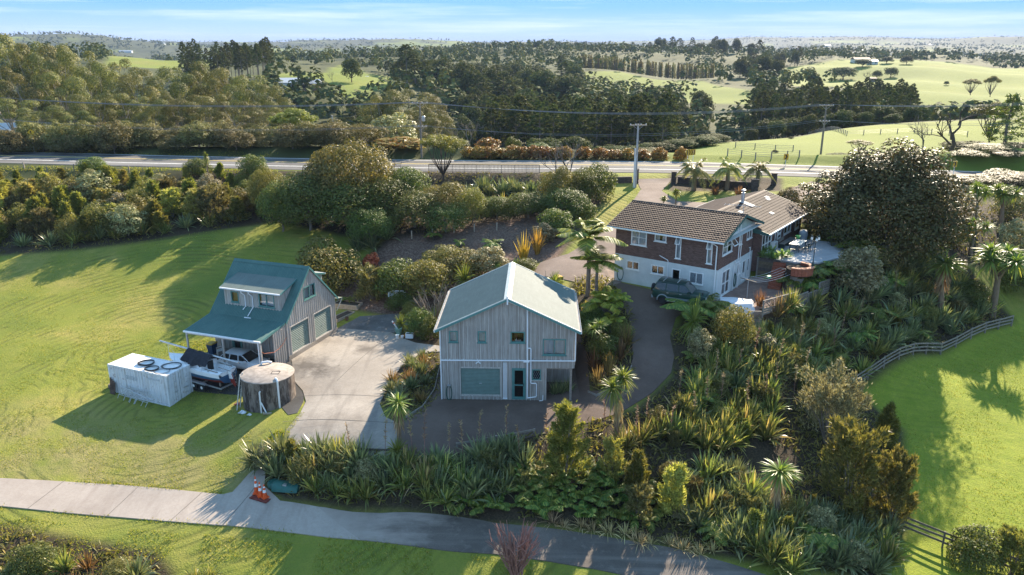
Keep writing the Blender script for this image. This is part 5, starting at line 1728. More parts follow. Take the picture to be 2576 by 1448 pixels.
 for x, nm in ((x0 - .06, 'bumper'), (x1 - .06, 'bumper')):
  MB().slab([(x, -hw * .93, .42), (x + .12, -hw * .93, .42), (x + .12, -hw * .93, .66), (x, -hw * .93, .66)], (0, hw * 1.86, 0)).build(nm, trim, t)
 for s in (1, -1):
  MB().box(x1 - .10, x1 + .012, s * hw * .62 - .16, s * hw * .62 + .16, .74, .92).build('headlight', M_LENS, t)
  MB().box(x0 - .015, x0 + .1, s * hw * .8 - .08, s * hw * .8 + .08, .75, 1.05).build('tail_light', M_REDLENS, t)
  MB().box(gx[3] - .38, gx[3] - .18, s * (wb + .18) - .08, s * (wb + .18) + .08, belt - .02, belt + .14).build('wing_mirror', paint, t)
  for b0 in pil[:]:
   MB().box(b0[0] + .12, b0[0] + .3, s * hw * .985 - .02, s * hw * .985 + .02, belt - .16, belt - .12).build('door_handle', M_STEEL, t)
 for k in range(4):
  MB().box(x1 + .0, x1 + .02, -.36, .36, .70 + k * .06, .725 + k * .06).build('grille_bar', M_STEEL, t)
 return t
def carglass():
 g = G('car_glass', 0.05, 0.6)
 g.col((0.02, 0.022, 0.024))
 g.b.inputs['Coat Weight'].default_value = 0.6
 return g.m
M_CARGLASS = carglass()
M_LENS = plain('headlight_lens', (.75, .75, .72), .15, .6, vary=.03)
M_REDLENS = plain('tail_lens', (.35, .03, .02), .2, .6)
def carpaint(name, c):
 g = G(name, 0.35, 0.35)
 g.col(g.ramp(g.noise(0.7, 3), [(0.3, c), (0.7, tuple(x * 1.1 for x in c))]))
 g.b.inputs['Coat Weight'].default_value = 0.3
 g.b.inputs['Coat Roughness'].default_value = 0.1
 return g.m
M_SUV = carpaint('green_car_paint', (.012, .045, .035))
M_SUVT = plain('grey_cladding', (.26, .29, .30), .5)
SUVZ = gh(14.27, 62.94) + .06
suv = car('four_wheel_drive', 'dark green four-wheel drive with roof bars and rear spare wheel beside the house', (14.27, 62.94, SUVZ), math.atan2(-1.03, 2.14), M_SUV, M_SUVT,
 dict(belt=1.16, roof=1.86, hw=.92, wr=.38, wheels=(-1.32, 1.38), glass=(-2.12, -1.9, .45, 1.12), pillars=[(-1.12, -1.08), (-.02, -.05)],
         st=[(-2.24, .50, 1.12, .94), (-2.1, .44, 1.16, 1.0), (-1.0, .42, 1.16, 1.0), (.2, .42, 1.16, 1.0), (1.05, .42, 1.14, 1.0), (1.3, .44, 1.13, .99), (2.0, .46, 1.08, .96), (2.25, .5, 1.0, .90)]))
for x in (-1.35, -.15):
 MB().box(x - .03, x + .03, -.78, .78, 1.95, 1.99).build('roof_bar', M_STEEL, suv)
for s in (1, -1):
 MB().box(-1.8, .3, s * .6 - .02, s * .6 + .02, 1.92, 1.95).build('roof_rail', M_BLACK, suv)
 MB().box(-.9, .95, s * .98 - .1, s * .98 + .08, .36, .42).build('running_board', M_STEEL, suv)
 MB().box(-.95, .95, s * .935 - .012, s * .935 + .012, .5, .68).build('cladding', M_SUVT, suv)
sp = MB().lathe([(.12, -.12), (.34, -.12), (.38, -.07), (.38, .07), (.34, .12), (.12, .12)], 22).build('spare_wheel', M_BLACK, suv, True)
sp.location = (-2.40, .12, 1.02)
sp.rotation_euler = (0, R(90), 0)
MB().tube([(2.0, -.85, 1.08), (2.02, -.86, 1.32)], .02, 5).build('fender_mirror_stalk', M_BLACK, suv)
MB().cbox((2.02, -.87, 1.36), (.08, .14, .12)).build('fender_mirror', M_BLACK, suv)
bm = Matrix.Rotation(R(-19.9), 3, 'Z')
def barn_pt(x, y, z=0):
 v = bm @ Vector((x, y, 0))
 return Vector((v.x - 18.58, v.y + 60.38, z))
p = barn_pt(-3.1, -1.75)
M_WCAR = carpaint('white_car_paint', (.74, .75, .77))
car('hatchback', 'white hatchback with black bonnet and roof parked under the barn porch', (p.x, p.y, gh(p.x, p.y) + .04), R(-19.9), M_WCAR, M_WCAR,
 dict(belt=.96, roof=1.47, hw=.86, wr=.31, wheels=(-1.25, 1.3), glass=(-1.9, -1.4, .3, 1.05), pillars=[(-.9, -.85), (.0, -.05)],
         st=[(-2.0, .4, .86, .9), (-1.85, .3, .96, .98), (-.9, .28, .96, 1.0), (.3, .28, .96, 1.0), (1.0, .28, .94, 1.0), (1.7, .3, .84, .95), (2.0, .34, .72, .84)]))
# ================================================================ water tank and odds and ends beside it
def tank_mat():
 g = G('old_tank_concrete', 0.9, 0.2)
 sx = g.n('ShaderNodeSeparateXYZ')
 g.l(g.coord(), sx.inputs[0])
 c = g.ramp(g.noise(0.8, 6, 0.7), [(0.3, (0.16, 0.125, 0.10)), (0.7, (0.30, 0.25, 0.21))])
 run = g.noise(1.0, 6, 0.75, g.coord('Object', scale=(2.0, 2.0, 0.5)))
 c = g.mix(g.ramp(run, [(0.42, 0.0), (0.56, 0.9)]), c, (0.04, 0.029, 0.024))
 c = g.mix(g.ramp(g.noise(1.4, 5, 0.7, g.coord('Object', scale=(3, 3, .5), loc=(5, 0, 0))), [(0.56, 0.0), (0.7, 0.6)]), c, (0.44, 0.40, 0.36))
 g.col(c)
 g.bump(run, 0.3, 0.02)
 return g.m
tx, ty, tz = -18.42, 54.25, -1.25
tk = thing('water_tank', 'round stained concrete water tank with white pipes beside the concrete yard', 'water tank', (tx, ty, tz))
TR, TH = 1.94, 2.45
MB().lathe([(TR, -.8), (TR, TH - .06), (TR - .03, TH - .05)], 64).build('tank_wall', tank_mat(), tk, True)
MB().lathe([(TR + .035, TH - .055), (TR + .04, TH - .01), (TR - .02, TH + .03), (.02, TH + .07)], 64).build('tank_lid', plain('tank_lid', (.33, .28, .24), .9, vary=.3, scale=2.5), tk, True)
_b = MB()
bars(_b, lambda u, v, d: (u, v, TH + .06 + d), .35, .95, -.35, .2, .03, 0, .02)
_b.build('hatch_frame', M_BLACK, tk)
pipe(tk, [(-.05, -TR - .06, -.05), (-.05, -TR - .06, 1.75), (.02, -TR - .05, 1.85)], .06, None, 'pipe')
pipe(tk, [(.0, -TR - .06, .95), (.5, -TR - .35, .02)], .05, None, 'pipe')
pipe(tk, [(1.2, -TR * .80, -.05), (1.2, -TR * .80, TH + .0), (1.12, -TR * .74, TH + .12), (1.0, -TR * .66, TH + .12), (.95, -TR * .62, TH + .05)], .075, None, 'pipe')
pipe(tk, [(-.9, 1.55, TH + .04), (-.85, 1.55, TH + .2), (-.45, 1.65, TH + .22), (-.2, 1.8, TH + .1)], .09, None, 'inlet_pipe')
ldr = thing('ladder', 'old white timber ladder leaning on the water tank', 'ladder', (tx - 2.05, ty - .75, tz - .1))
for s in (0, 1):
 MB().slab([(-.15 + s * .1, -.45 + s * .42, 0), (-.07 + s * .1, -.45 + s * .42, 0), (.30 + s * .06, -.02 + s * .38, 2.75), (.22 + s * .06, -.02 + s * .38, 2.75)], (0, .05, 0)).build('rail', plain('flaking_white%d' % s, (.55, .52, .46), .8, vary=.4, scale=8), ldr)
for k in range(8):
 t = (k + .6) / 8.5
 MB().tube([(-.11 + .36 * t, -.43 + .43 * t, 2.75 * t), (-.01 + .32 * t, -.01 + .39 * t, 2.75 * t)], .016, 5).build('rung', M_TIMBER2, ldr)
for k, (dx, dy, sz, c, lb, nm, ct_) in enumerate(((-1.55, -1.75, .26, (.75, .76, .78), 'crumpled white plastic bag on the grass at the foot of the water tank', 'plastic_bag', 'bag'), (-.9, -2.15, .16, (.70, .70, .72), 'small white plastic scrap by the water tank pipes', 'plastic_scrap', 'scrap'), (-2.35, -.35, .24, (.35, .12, .09), 'faded red cloth bundle beside the tank ladder', 'cloth_bundle', 'cloth'))):
 b = MB()
 V = []
 for i in range(7):
  for j in range(12):
   th, ph = math.pi * i / 6, 2 * math.pi * j / 12
   rr = sz * (1 + .35 * math.sin(3 * ph + i) * math.sin(th) + .2 * math.cos(5 * ph + 2 * i))
   V.append((rr * math.sin(th) * math.cos(ph), rr * math.sin(th) * math.sin(ph) * .8, sz * .35 + .45 * rr * math.cos(th)))
 b.add(V, [(i * 12 + j, i * 12 + (j + 1) % 12, (i + 1) * 12 + (j + 1) % 12, (i + 1) * 12 + j) for i in range(6) for j in range(12)])
 o = b.build(nm, plain('%s_cloth' % nm, c, .7, vary=.2), None, False)
 o.location = (tx + dx, ty + dy, gh(tx + dx, ty + dy))
 tag(o, lb, ct_)
pp = thing('pipe_offcut', 'pale timber offcut lying by the water tank pipe', 'timber', (tx + .5, ty - 2.35, gh(tx + .5, ty - 2.35) + .02), R(20))
MB().box(-.3, .3, -.06, .06, 0, .09).build('board', M_TIMBER2, pp)
MB().box(-.3, -.2, -.14, .14, .09, .16).build('cleat', M_TIMBER2, pp)
# ================================================================ things round the barn porch
def wheelie_bin(label, loc, rz, lid, body):
 t = thing('wheelie_bin', label, 'bin', loc, rz)
 b = MB()
 V = [(sx * w, sy * d, z) for z, w, d in ((.06, .22, .25), (.92, .29, .35)) for sx, sy in ((-1, -1), (1, -1), (1, 1), (-1, 1))]
 b.add(V, [(3, 2, 1, 0), (4, 5, 6, 7), (0, 1, 5, 4), (1, 2, 6, 5), (2, 3, 7, 6), (3, 0, 4, 7)])
 b.build('bin_body', body, t)
 b = MB().add([(-.31, -.37, .93), (.31, -.37, .93), (.31, .37, .93), (-.31, .37, .93), (-.27, -.3, 1.03), (.27, -.3, 1.03), (.29, .36, 1.05), (-.29, .36, 1.05)], [(0, 3, 2, 1), (4, 5, 6, 7), (0, 1, 5, 4), (1, 2, 6, 5), (2, 3, 7, 6), (3, 0, 4, 7)])
 b.build('lid', lid, t)
 MB().tube([(-.26, .42, .95), (.26, .42, .95)], .02, 6).build('handle', body, t)
 for s in (-1, 1):
  w = MB().lathe([(.02, -.03), (.1, -.03), (.1, .03), (.02, .03)], 14).build('wheel', M_BLACK, t)
  w.location = (s * .24, .28, .1)
  w.rotation_euler = (0, R(90), 0)
 return t
M_BINB = plain('blue_bin', (.012, .055, .13), .5)
M_BINK = plain('dark_bin', (.07, .05, .035), .5)
M_YEL = plain('yellow_lid', (.55, .33, .04), .5)
p = barn_pt(-6.9, -1.05)
wheelie_bin('blue wheelie bin with yellow lid on the barn porch beside the white chair', (p.x, p.y, -.33), R(-20), M_YEL, M_BINB)
p = ground(1405, 722)
wheelie_bin('dark wheelie bin with yellow lid at the edge of the upper drive', tuple(p), R(30), M_YEL, M_BINK)
p = barn_pt(-6.15, -1.0)
ch = thing('garden_chair', 'white moulded plastic garden chair on the barn porch', 'chair', (p.x, p.y, -.33), R(-60))
b = MB(); V = []
b.box(-.22, .22, -.22, .22, .40, .43); b.build('seat', M_WHITE, ch)
for sx in (-1, 1):
 for sy in (-1, 1):
  MB().tube([(sx * .20, sy * .2, .42), (sx * .25, sy * .25, 0)], .025, 6).build('leg', M_WHITE, ch)
 MB().tube([(sx * .24, -.25, .0), (sx * .25, -.22, .62), (sx * .25, .2, .66)], .025, 6).build('armrest', M_WHITE, ch)
b = MB().tube([(-.21, .2, .42), (-.22, .27, .8), (-.12, .31, .93), (.12, .31, .93), (.22, .27, .8), (.21, .2, .42)], .025, 6)
for k in range(5):
 b.tube([(-.14 + k * .07, .2, .43), (-.12 + k * .06, .30, .92)], .016, 5)
b.build('backrest', M_WHITE, ch)
p = barn_pt(-7.75, -1.5)
pt = thing('potted_shrub', 'small leafy shrub in a dark pot at the porch corner', 'pot plant', (p.x, p.y, gh(p.x, p.y)))
MB().lathe([(.14, 0), (.2, .32), (.18, .32), (.15, .25)], 14).build('pot', M_BLACK, pt)
POT_SHRUB = pt
MB().tube([barn_pt(0.02, -.4, 1.55), barn_pt(0.02, -1.6, 1.05), barn_pt(.0, -3.2, 1.0), barn_pt(-.6, -3.2, .4), barn_pt(-1.0, -3.0, -.6)], .022, 6)
cord = MB().tube([barn_pt(.06, -.15, 1.75), barn_pt(.08, -.6, 1.42), barn_pt(.08, -1.2, 1.18), barn_pt(.06, -1.9, 1.10), barn_pt(.05, -3.1, 1.45), barn_pt(-.3, -3.5, 1.9)], .02, 6).build('extension_cord', plain('orange_cord', (.42, .12, .06), .6), None, True)
tag(cord, 'orange cord looping along the side of the barn porch', 'cord')
# ================================================================ cones and tank covers by the lower drive
M_ORANGE = plain('cone_orange', (.72, .10, .02), .5, vary=.08)
def cone(px, py, h, label):
 p = ground(px, py)
 t = thing('traffic_cone', label, 'traffic cone', (p.x, p.y, p.z + .06), random.random())
 k = h / .9
 MB().box(-.19 * 1.1, .19 * 1.1, -.19 * 1.1, .19 * 1.1, 0, .05).build('base', M_ORANGE, t)
 MB().lathe([(.15, .05), (.145, .12), (.105, .36 * k), (.09, .36 * k + .001)], 18).build('lower_cone', M_ORANGE, t, True)
 MB().lathe([(.108, .36 * k), (.080, .54 * k)], 18).build('reflective_band', M_WHITE, t, True)
 MB().lathe([(.082, .54 * k), (.060, .68 * k)], 18).build('middle_cone', M_ORANGE, t, True)
 MB().lathe([(.061, .68 * k), (.050, .77 * k)], 18).build('reflective_band', M_WHITE, t, True)
 MB().lathe([(.051, .77 * k), (.03, h), (.022, h)], 18).build('top_cone', M_ORANGE, t, True)
cone(646, 1243, 1.18, 'tallest orange and white traffic cone on the concrete drive')
cone(656, 1250, .98, 'middle orange and white traffic cone of the three on the drive')
cone(667, 1254, .92, 'shortest orange and white traffic cone, beside the green tank covers')
p = ground(690, 1222)
sl = thing('septic_cover', 'round dark green ribbed plastic tank cover beside the flax', 'tank cover', (p.x, p.y, p.z))
M_TG = plain('green_plastic', (.03, .12, .10), .45)
MB().lathe([(.42, 0), (.42, .22), (.36, .3), (.05, .33)], 24).build('lid', M_TG, sl, True)
for k in range(8):
 a = k * math.pi / 4
 MB().slab([(.1 * math.cos(a), .1 * math.sin(a), .30), (.36 * math.cos(a), .36 * math.sin(a), .29), (.36 * math.cos(a + .12), .36 * math.sin(a + .12), .29), (.1 * math.cos(a + .3), .1 * math.sin(a + .3), .30)], (0, 0, .05)).build('rib', M_TG, sl)
p = ground(722, 1228)
sl = thing('pump_cover', 'long domed dark green plastic tank cover half under the flax', 'tank cover', (p.x, p.y, p.z), R(-8))
b = MB(); V = []
for i in range(9):
 a = math.pi * i / 8
 for x in (-.85, -.75, .75, .85):
  k = .85 if abs(x) > .8 else 1
  V.append((x, -.55 * math.cos(a) * k, .42 * math.sin(a) * k))
b.add(V, [(i * 4 + j, i * 4 + j + 1, (i + 1) * 4 + j + 1, (i + 1) * 4 + j) for i in range(8) for j in range(3)])
b.add([V[i * 4] for i in range(9)], [tuple(range(9))]); b.add([V[i * 4 + 3] for i in range(9)], [tuple(range(9))])
b.build('dome', M_TG, sl, True)
MB().box(-.12, .12, -.35, -.15, .33, .42).build('cap', M_STEEL, sl)
p = ground(655, 1257)
tag(MB().cbox((p.x, p.y, p.z + .065), (1.35, .5, .05), R(-25)).build('rubber_mat', plain('red_mat', (.16, .035, .025), .8), None), 'flat dark red mat under the traffic cones', 'mat')
# ================================================================ main house surroundings
hm = Matrix.Rotation(R(-36), 3, 'Z')
def hp(x, y, z=0):
 v = hm @ Vector((x, y, 0))
 return Vector((v.x + 17.39, v.y + 63.6, z + 4.0))
def paver_mat(name, a, b):
 g = G(name, 0.85, 0.25)
 P = g.pos()
 c = g.ramp(g.noise(2.2, 5, 0.75, P), [(0.3, a), (0.7, b)])
 c = g.mix(g.ramp(g.noise(0.4, 4, 0.6, P), [(0.4, 0.0), (0.7, 0.35)]), c, tuple(x * .5 for x in a))
 g.col(c)
 return g.m
# patio slab: two steps of level up from the courtyard
b = MB()
M_PATIO = paver_mat('patio_paving', (.34, .34, .35), (.50, .49, .49))
pts = [hp(*q, 2.1) for q in ((.76, 17.4), (2.3, 17.2), (5.5, 17.8), (6.5, 15.2), (7.0, 12.3), (5.9, 9.2), (4.1, 8.05), (.76, 8.5))]
b.slab([tuple(p) for p in pts], (0, 0, -.14))
pat = tag(b.build('patio', M_PATIO, None), kind='structure')
MB().slab([tuple(p + (hp(3.5, 13, 2.1) - p) * .02 - Vector((0, 0, .14))) for p in pts], (0, 0, -2.2)).build('patio_base', M_TIMBER, pat)
tag(sheet('courtyard', [hp(.05, -.3).xy, hp(3.4, -.6).xy, hp(5.4, 2.0).xy, hp(5.8, 6.2).xy, hp(4.2, 8.0).xy, hp(.05, 8.0).xy], paver_mat('courtyard_paving', (.20, .125, .10), (.33, .23, .19)), .05), kind='structure')
# timber retaining wall between courtyard and patio, sleeper by sleeper
rw = thing('retaining_wall', 'dark timber sleeper retaining wall between the courtyard and the patio', 'retaining wall', tuple(hp(0.6, 8.35, 0)), R(-36))
for k in range(7):
 for i in range(2):
  MB().box(i * 2.2 + .012, i * 2.2 + 2.19, -.02 + .012 * (k % 2), .12, k * .3 + .012 - .2, k * .3 + .29 - .2).build('sleeper', plain('sleeper%d%d' % (k, i), (.14 + .03 * ((k + i) % 3), .115 + .02 * ((k + i) % 3), .10), .9, vary=.3, scale=5), rw)
for i in range(3):
 MB().box(i * 2.15, i * 2.15 + .12, -.14, -.025, -.4, 2.0).build('post', M_TIMBER, rw)
# curved brick planter and brick steps
M_RBRICK = plain('red_brick', (.30, .095, .055), .85, vary=.25, scale=7)
pl = thing('brick_planter', 'curved red brick planter wall at the edge of the patio', 'planter', tuple(hp(4.7, 6.95, 0)), R(-36))
for k in range(14):
 a0, a1 = R(-100 + 14 * k), R(-100 + 14 * (k + 1) - 1)
 R0, R1 = 1.0, 1.28
 MB().slab([(R0 * math.cos(a0), R0 * math.sin(a0), 1.45), (R1 * math.cos(a0), R1 * math.sin(a0), 1.45), (R1 * math.cos(a1), R1 * math.sin(a1), 1.45), (R0 * math.cos(a1), R0 * math.sin(a1), 1.45)], (0, 0, .65)).build('brick_segment', M_RBRICK, pl)
 R0, R1 = .94, 1.34
 MB().slab([(R0 * math.cos(a0), R0 * math.sin(a0), 2.105), (R1 * math.cos(a0), R1 * math.sin(a0), 2.105), (R1 * math.cos(a1), R1 * math.sin(a1), 2.105), (R0 * math.cos(a1), R0 * math.sin(a1), 2.105)], (0, 0, .08)).build('coping', plain('pale_coping%d' % k, (.46, .22, .14), .8, vary=.15), pl)
MB().lathe([(.6, -.6), (.6, 1.44)], 20).build('timber_base', M_TIMBER, pl)
MB().lathe([(.98, 1.3), (.98, 1.9), (.02, 1.95)], 20).build('soil', plain('planter_soil', (.05, .035, .025), .95), pl)
sb = thing('brick_steps', 'red brick steps climbing from the courtyard to the patio', 'steps', tuple(hp(3.0, 6.2, -.2)), R(-36 + 8))
for k in range(7):
 MB().box(-.55, .55, k * .29, 7 * .29, k * .29, k * .29 + .28).build('step', M_RBRICK, sb)
# rotary-style clothes line on two posts
cl = thing('clothesline', 'folding clothesline with white cords and a green peg basket in the courtyard', 'clothesline', tuple(hp(2.95, 4.5, -.2)), R(-36 + 71))
A = [(-2.1, -.75), (-2.1, .75)]
for x in (-2.7, 2.7):
 MB().tube([(x, 0, 0), (x, 0, 1.75)], .035, 8).build('post', M_STEEL, cl)
 MB().box(x - .03, x + .03, -.85, .85, 1.72, 1.79).build('arm', M_TIMBER, cl)
for k in range(5):
 y = -.8 + .4 * k
 MB().tube([(-2.7 + 5.4 * i / 10, y, 1.76 - .22 * math.sin(math.pi * i / 10)) for i in range(11)], .010, 5).build('cord', M_PVC, cl)
MB().cbox((.2, .1, 1.5), (.34, .24, .2)).build('peg_basket', plain('green_basket', (.12, .42, .24), .5), cl)
MB().tube([(.2, .1, 1.6), (.2, .0, 1.58 + .02)], .01, 4).build('basket_hook', M_STEEL, cl)
# tarpaulin over a stack by the corner of the house
tpz = gh(18.7, 62.0)
ta = thing('tarpaulin', 'pale grey tarpaulin draped over a low load by the house corner', 'tarpaulin', (18.7, 62.0, tpz), R(-14))
b = MB(); V = []
n_, m_ = 18, 14
for i in range(n_ + 1):
 for j in range(m_ + 1):
  u, v = i / n_ * 2 - 1, j / m_ * 2 - 1
  e = max(abs(u), abs(v))
  z = .95 + .06 * math.sin(u * 5 + v * 3) + .05 * math.sin(v * 7 - u * 2)
  if e > .78:
   z -= (e - .78) / .22 * (.65 + .12 * math.sin(u * 9 + v * 11))
  V.append((u * 1.65 * (1 - .06 * (e > .9)), v * 1.15 * (1 + .05 * math.sin(u * 6)), z))
b.add(V, [(i * (m_ + 1) + j, (i + 1) * (m_ + 1) + j, (i + 1) * (m_ + 1) + j + 1, i * (m_ + 1) + j + 1) for i in range(n_) for j in range(m_)])
b.build('sheet', plain('tarp', (.62, .63, .66), .55, .4, vary=.12, scale=2, bump=.15), ta, True)
MB().box(-1.3, 1.3, -.85, .85, 0, .7).build('load', M_TIMBER, ta)
# heat pump, table, chairs, barbecue, lamp posts on the patio
hpu = thing('heat_pump', 'white heat pump outdoor unit against the brick wall of the wing', 'heat pump', tuple(hp(1.0, 11.6, 2.1)), R(-36))
MB().box(-.18, .18, -.45, .45, .06, .72).build('casing', M_WHITE, hpu)
MB().box(.175, .2, -.36, .2, .14, .66).build('fan_grille', M_STEEL, hpu)
for y in (-.35, .35):
 MB().box(-.15, .15, y - .04, y + .04, 0, .06).build('foot', M_BLACK, hpu)
tb = thing('patio_table', 'long pale patio table beside the dark metal chairs', 'table', tuple(hp(2.9, 12.6, 2.1)), R(-36))
for k in range(6):
 MB().box(-.5 + k * .168, -.34 + k * .168, -1.15, 1.15, .70, .74).build('slat', plain('table_slat%d' % k, (.60, .58, .52), .6), tb)
for sx in (-1, 1):
 for sy in (-1, 1):
  MB().box(sx * .42 - .03, sx * .42 + .03, sy * 1.0 - .03, sy * 1.0 + .03, 0, .70).build('leg', M_BLACK, tb)
M_DKMETAL = plain('dark_metal', (.03, .05, .045), .5, .4, .3)
def metal_chair(x, y, rz, label):
 t = thing('metal_chair', label, 'chair', tuple(hp(x, y, 2.1)), R(-36) + rz, 'dark metal chairs round the patio table')
 MB().box(-.24, .24, -.24, .24, .42, .45).build('seat', M_DKMETAL, t)
 for sx in (-1, 1):
  for sy in (-1, 1):
   MB().tube([(sx * .22, sy * .22, .43), (sx * .25, sy * .27, 0)], .014, 5).build('leg', M_DKMETAL, t)
 b = MB().tube([(-.23, .23, .43), (-.22, .32, .9), (.22, .32, .9), (.23, .23, .43)], .014, 5)
 for k in range(5):
  b.tube([(-.15 + k * .075, .24, .44), (-.15 + k * .075, .31, .9)], .008, 4)
 b.build('backrest', M_DKMETAL, t)
for k, (x, y, rz) in enumerate(((3.8, 12.0, R(-90)), (3.85, 12.7, R(-80)), (3.8, 13.4, R(-100)), (3.0, 11.0, R(170)))):
 metal_chair(x, y, rz, 'dark green metal chair pulled up to the patio table')
bn_ = thing('slatted_bench', 'dark slatted bench against the brick wall behind the patio table', 'bench', tuple(hp(1.5, 12.9, 2.1)), R(-36))
for k in range(4):
 MB().box(-.2 + k * .13, -.1 + k * .13, -.75, .75, .42, .45).build('seat_slat', M_TIMBER, bn_)
for k in range(3):
 MB().box(-.3, -.27, -.75, .75, .55 + k * .13, .64 + k * .13).build('back_slat', M_TIMBER, bn_)
for sy in (-1, 1):
 MB().box(-.3, .3, sy * .7 - .03, sy * .7 + .03, 0, .42).build('leg', M_DKMETAL, bn_)
bq = thing('barbecue', 'barbecue under a grey fabric cover beside the patio table', 'barbecue', tuple(hp(2.4, 15.9, 2.1)), R(-30))
b = MB(); V = []
for i in range(8):
 for j in range(16):
  a = 2 * math.pi * j / 16
  zz, rr = [(0.25, .5), (.6, .52), (.85, .55), (1.0, .55), (1.12, .48), (1.2, .34), (1.24, .18), (1.25, .02)][i]
  V.append((rr * .75 * math.cos(a) * (1 + .06 * math.sin(4 * a + i)), rr * 1.15 * math.sin(a) * (1 + .05 * math.cos(3 * a)), zz))
b.add(V, [(i * 16 + j, i * 16 + (j + 1) % 16, (i + 1) * 16 + (j + 1) % 16, (i + 1) * 16 + j) for i in range(7) for j in range(16)])
b.build('cover', plain('grey_cover', (.24, .26, .28), .6), bq, True)
for sy in (-1, 1):
 MB().box(-.2, .2, sy * .4 - .03, sy * .4 + .03, 0, .3).build('leg', M_BLACK, bq)
gb = thing('plastic_tub', 'bright green plastic tub on the patio table end', 'tub', tuple(hp(2.4, 14.2, 2.1)))
MB().lathe([(.16, .72), (.24, 1.0), (.26, 1.0), (.22, .95)], 18).build('tub', plain('lime_plastic', (.16, .50, .12), .4), gb, True)
MB().box(-.2, .2, -.2, .2, 0, .72).build('stand', M_DKMETAL, gb)
def lamp_post(px, py, z, h, heads, label):
 p = at_z(px, py, z)
 t = thing('lamp_post', label, 'lamp post', tuple(p))
 MB().lathe([(.14, -.2), (.14, .12), (.08, .2), (.05, .5), (.035, .6), (.035, h), (.05, h + .02)], 14).build('column', M_DKMETAL, t, True)
 for k in range(heads):
  a = k * 2 * math.pi / max(heads, 1) + .4
  rr = .34 if heads > 1 else 0
  c = (rr * math.cos(a), rr * math.sin(a), h + (.05 if heads > 1 else .08))
  if rr:
   MB().tube([(0, 0, h - .05), (rr * .6 * math.cos(a), rr * .6 * math.sin(a), h - .1), (c[0], c[1], c[2])], .015, 5).build('arm', M_DKMETAL, t)
  q = MB().lathe([(.06, 0), (.11, .04), (.10, .26), (.05, .28)], 8, c).build('lantern', M_LENS, t)
  MB().lathe([(.12, .26), (.10, .33), (.03, .40), (.012, .46)], 8, c).build('cap', M_DKMETAL, q)
lamp_post(2044, 672, 6.1, 2.35, 3, 'dark green lamp post with three white lanterns at the patio edge')
lamp_post(2190, 605, 6.1, 2.2, 1, 'single-lantern lamp post in front of the big bronze tree')
# ================================================================ vegetation: leaf by leaf
def leaf_mat(name, stops, rough=0.5, trans=0.4, tint=(1.25, 1.25, 0.7), spec=0.35, vary=0.35):
 """colours by leaf (attribute v) and by plant; light shines through"""
 g = G(name, rough, spec)
 stops = [(p_, (min(1, c_[0] * 1.58), min(1, c_[1] * 1.45), min(1, c_[2] * 1.0))) for p_, c_ in stops]
 c = g.ramp(g.attr('v').outputs['Fac'], stops)
 r_ = g.rnd()
 hs = g.n('ShaderNodeHueSaturation')
 g.l(c, hs.inputs['Color'])
 g.l(g.math('ADD', g.math('MULTIPLY', r_, 0.05), 0.475), hs.inputs['Hue'])
 g.l(g.math('ADD', g.math('MULTIPLY', r_, vary), 1 - vary / 2), hs.inputs['Value'])
 c = hs.outputs['Color']
 g.l(c, g.b.inputs['Base Color'])
 tr = g.n('ShaderNodeBsdfTranslucent')
 g.l(g.mix(1.0, c, tint, 'MULTIPLY'), tr.inputs['Color'])
 mx = g.n('ShaderNodeMixShader')
 mx.inputs[0].default_value = trans
 g.l(g.b.outputs[0], mx.inputs[1])
 g.l(tr.outputs[0], mx.inputs[2])
 g.l(mx.outputs[0], g.t.nodes['Material Output'].inputs['Surface'])
 return g.m
L_FLAX = leaf_mat('flax_leaf', [(0, (.072, .098, .045)), (.55, (.145, .175, .072)), (.85, (.27, .265, .11)), (1, (.40, .33, .19))], .34, .32, spec=.5)
L_FLAXD = leaf_mat('dark_flax_leaf', [(0, (.065, .088, .062)), (.6, (.12, .15, .10)), (1, (.24, .25, .17))], .34, .25, spec=.5)
L_FLAXB = leaf_mat('bronze_flax_leaf', [(0, (.075, .050, .030)), (.6, (.14, .095, .055)), (1, (.26, .19, .11))], .42, .35, (1.2, 1.0, .7), .4)
L_FLAXY = leaf_mat('yellow_flax_leaf', [(0, (.20, .14, .032)), (.6, (.32, .235, .055)), (1, (.44, .35, .13))], .45, .35, (1.15, 1.0, .55), .3)
L_CAB = leaf_mat('cabbage_leaf', [(0, (.075, .115, .035)), (.6, (.14, .19, .06)), (1, (.30, .29, .12))], .42, .35, spec=.35)
L_BROAD = leaf_mat('broad_leaf', [(0, (.040, .062, .020)), (.6, (.080, .110, .034)), (1, (.15, .16, .055))], .55, .32, spec=.28)
L_OLIVE = leaf_mat('olive_leaf', [(0, (.075, .080, .028)), (.6, (.13, .130, .048)), (1, (.23, .20, .085))], .55, .35, spec=.28)
L_GUM = leaf_mat('gum_leaf', [(0, (.050, .062, .026)), (.55, (.095, .105, .044)), (1, (.23, .205, .105))], .6, .28, (1.2, 1.2, .7), .25)
L_BROWNB = leaf_mat('brown_scrub_leaf', [(0, (.068, .075, .036)), (.6, (.118, .118, .06)), (1, (.22, .20, .12))], .55, .3, (1.15, 1.1, .75), .2)
L_SILVER = leaf_mat('silver_leaf', [(0, (.095, .095, .062)), (.6, (.19, .185, .125)), (1, (.36, .345, .26))], .5, .28, (1.1, 1.1, .85), .3)
L_MANUKA = leaf_mat('manuka_leaf', [(0, (.070, .085, .026)), (.6, (.13, .145, .045)), (1, (.25, .235, .085))], .55, .4)
L_PINE = leaf_mat('pine_needle', [(0, (.028, .040, .018)), (.6, (.052, .066, .028)), (1, (.095, .105, .045))], .75, .22, spec=.1)
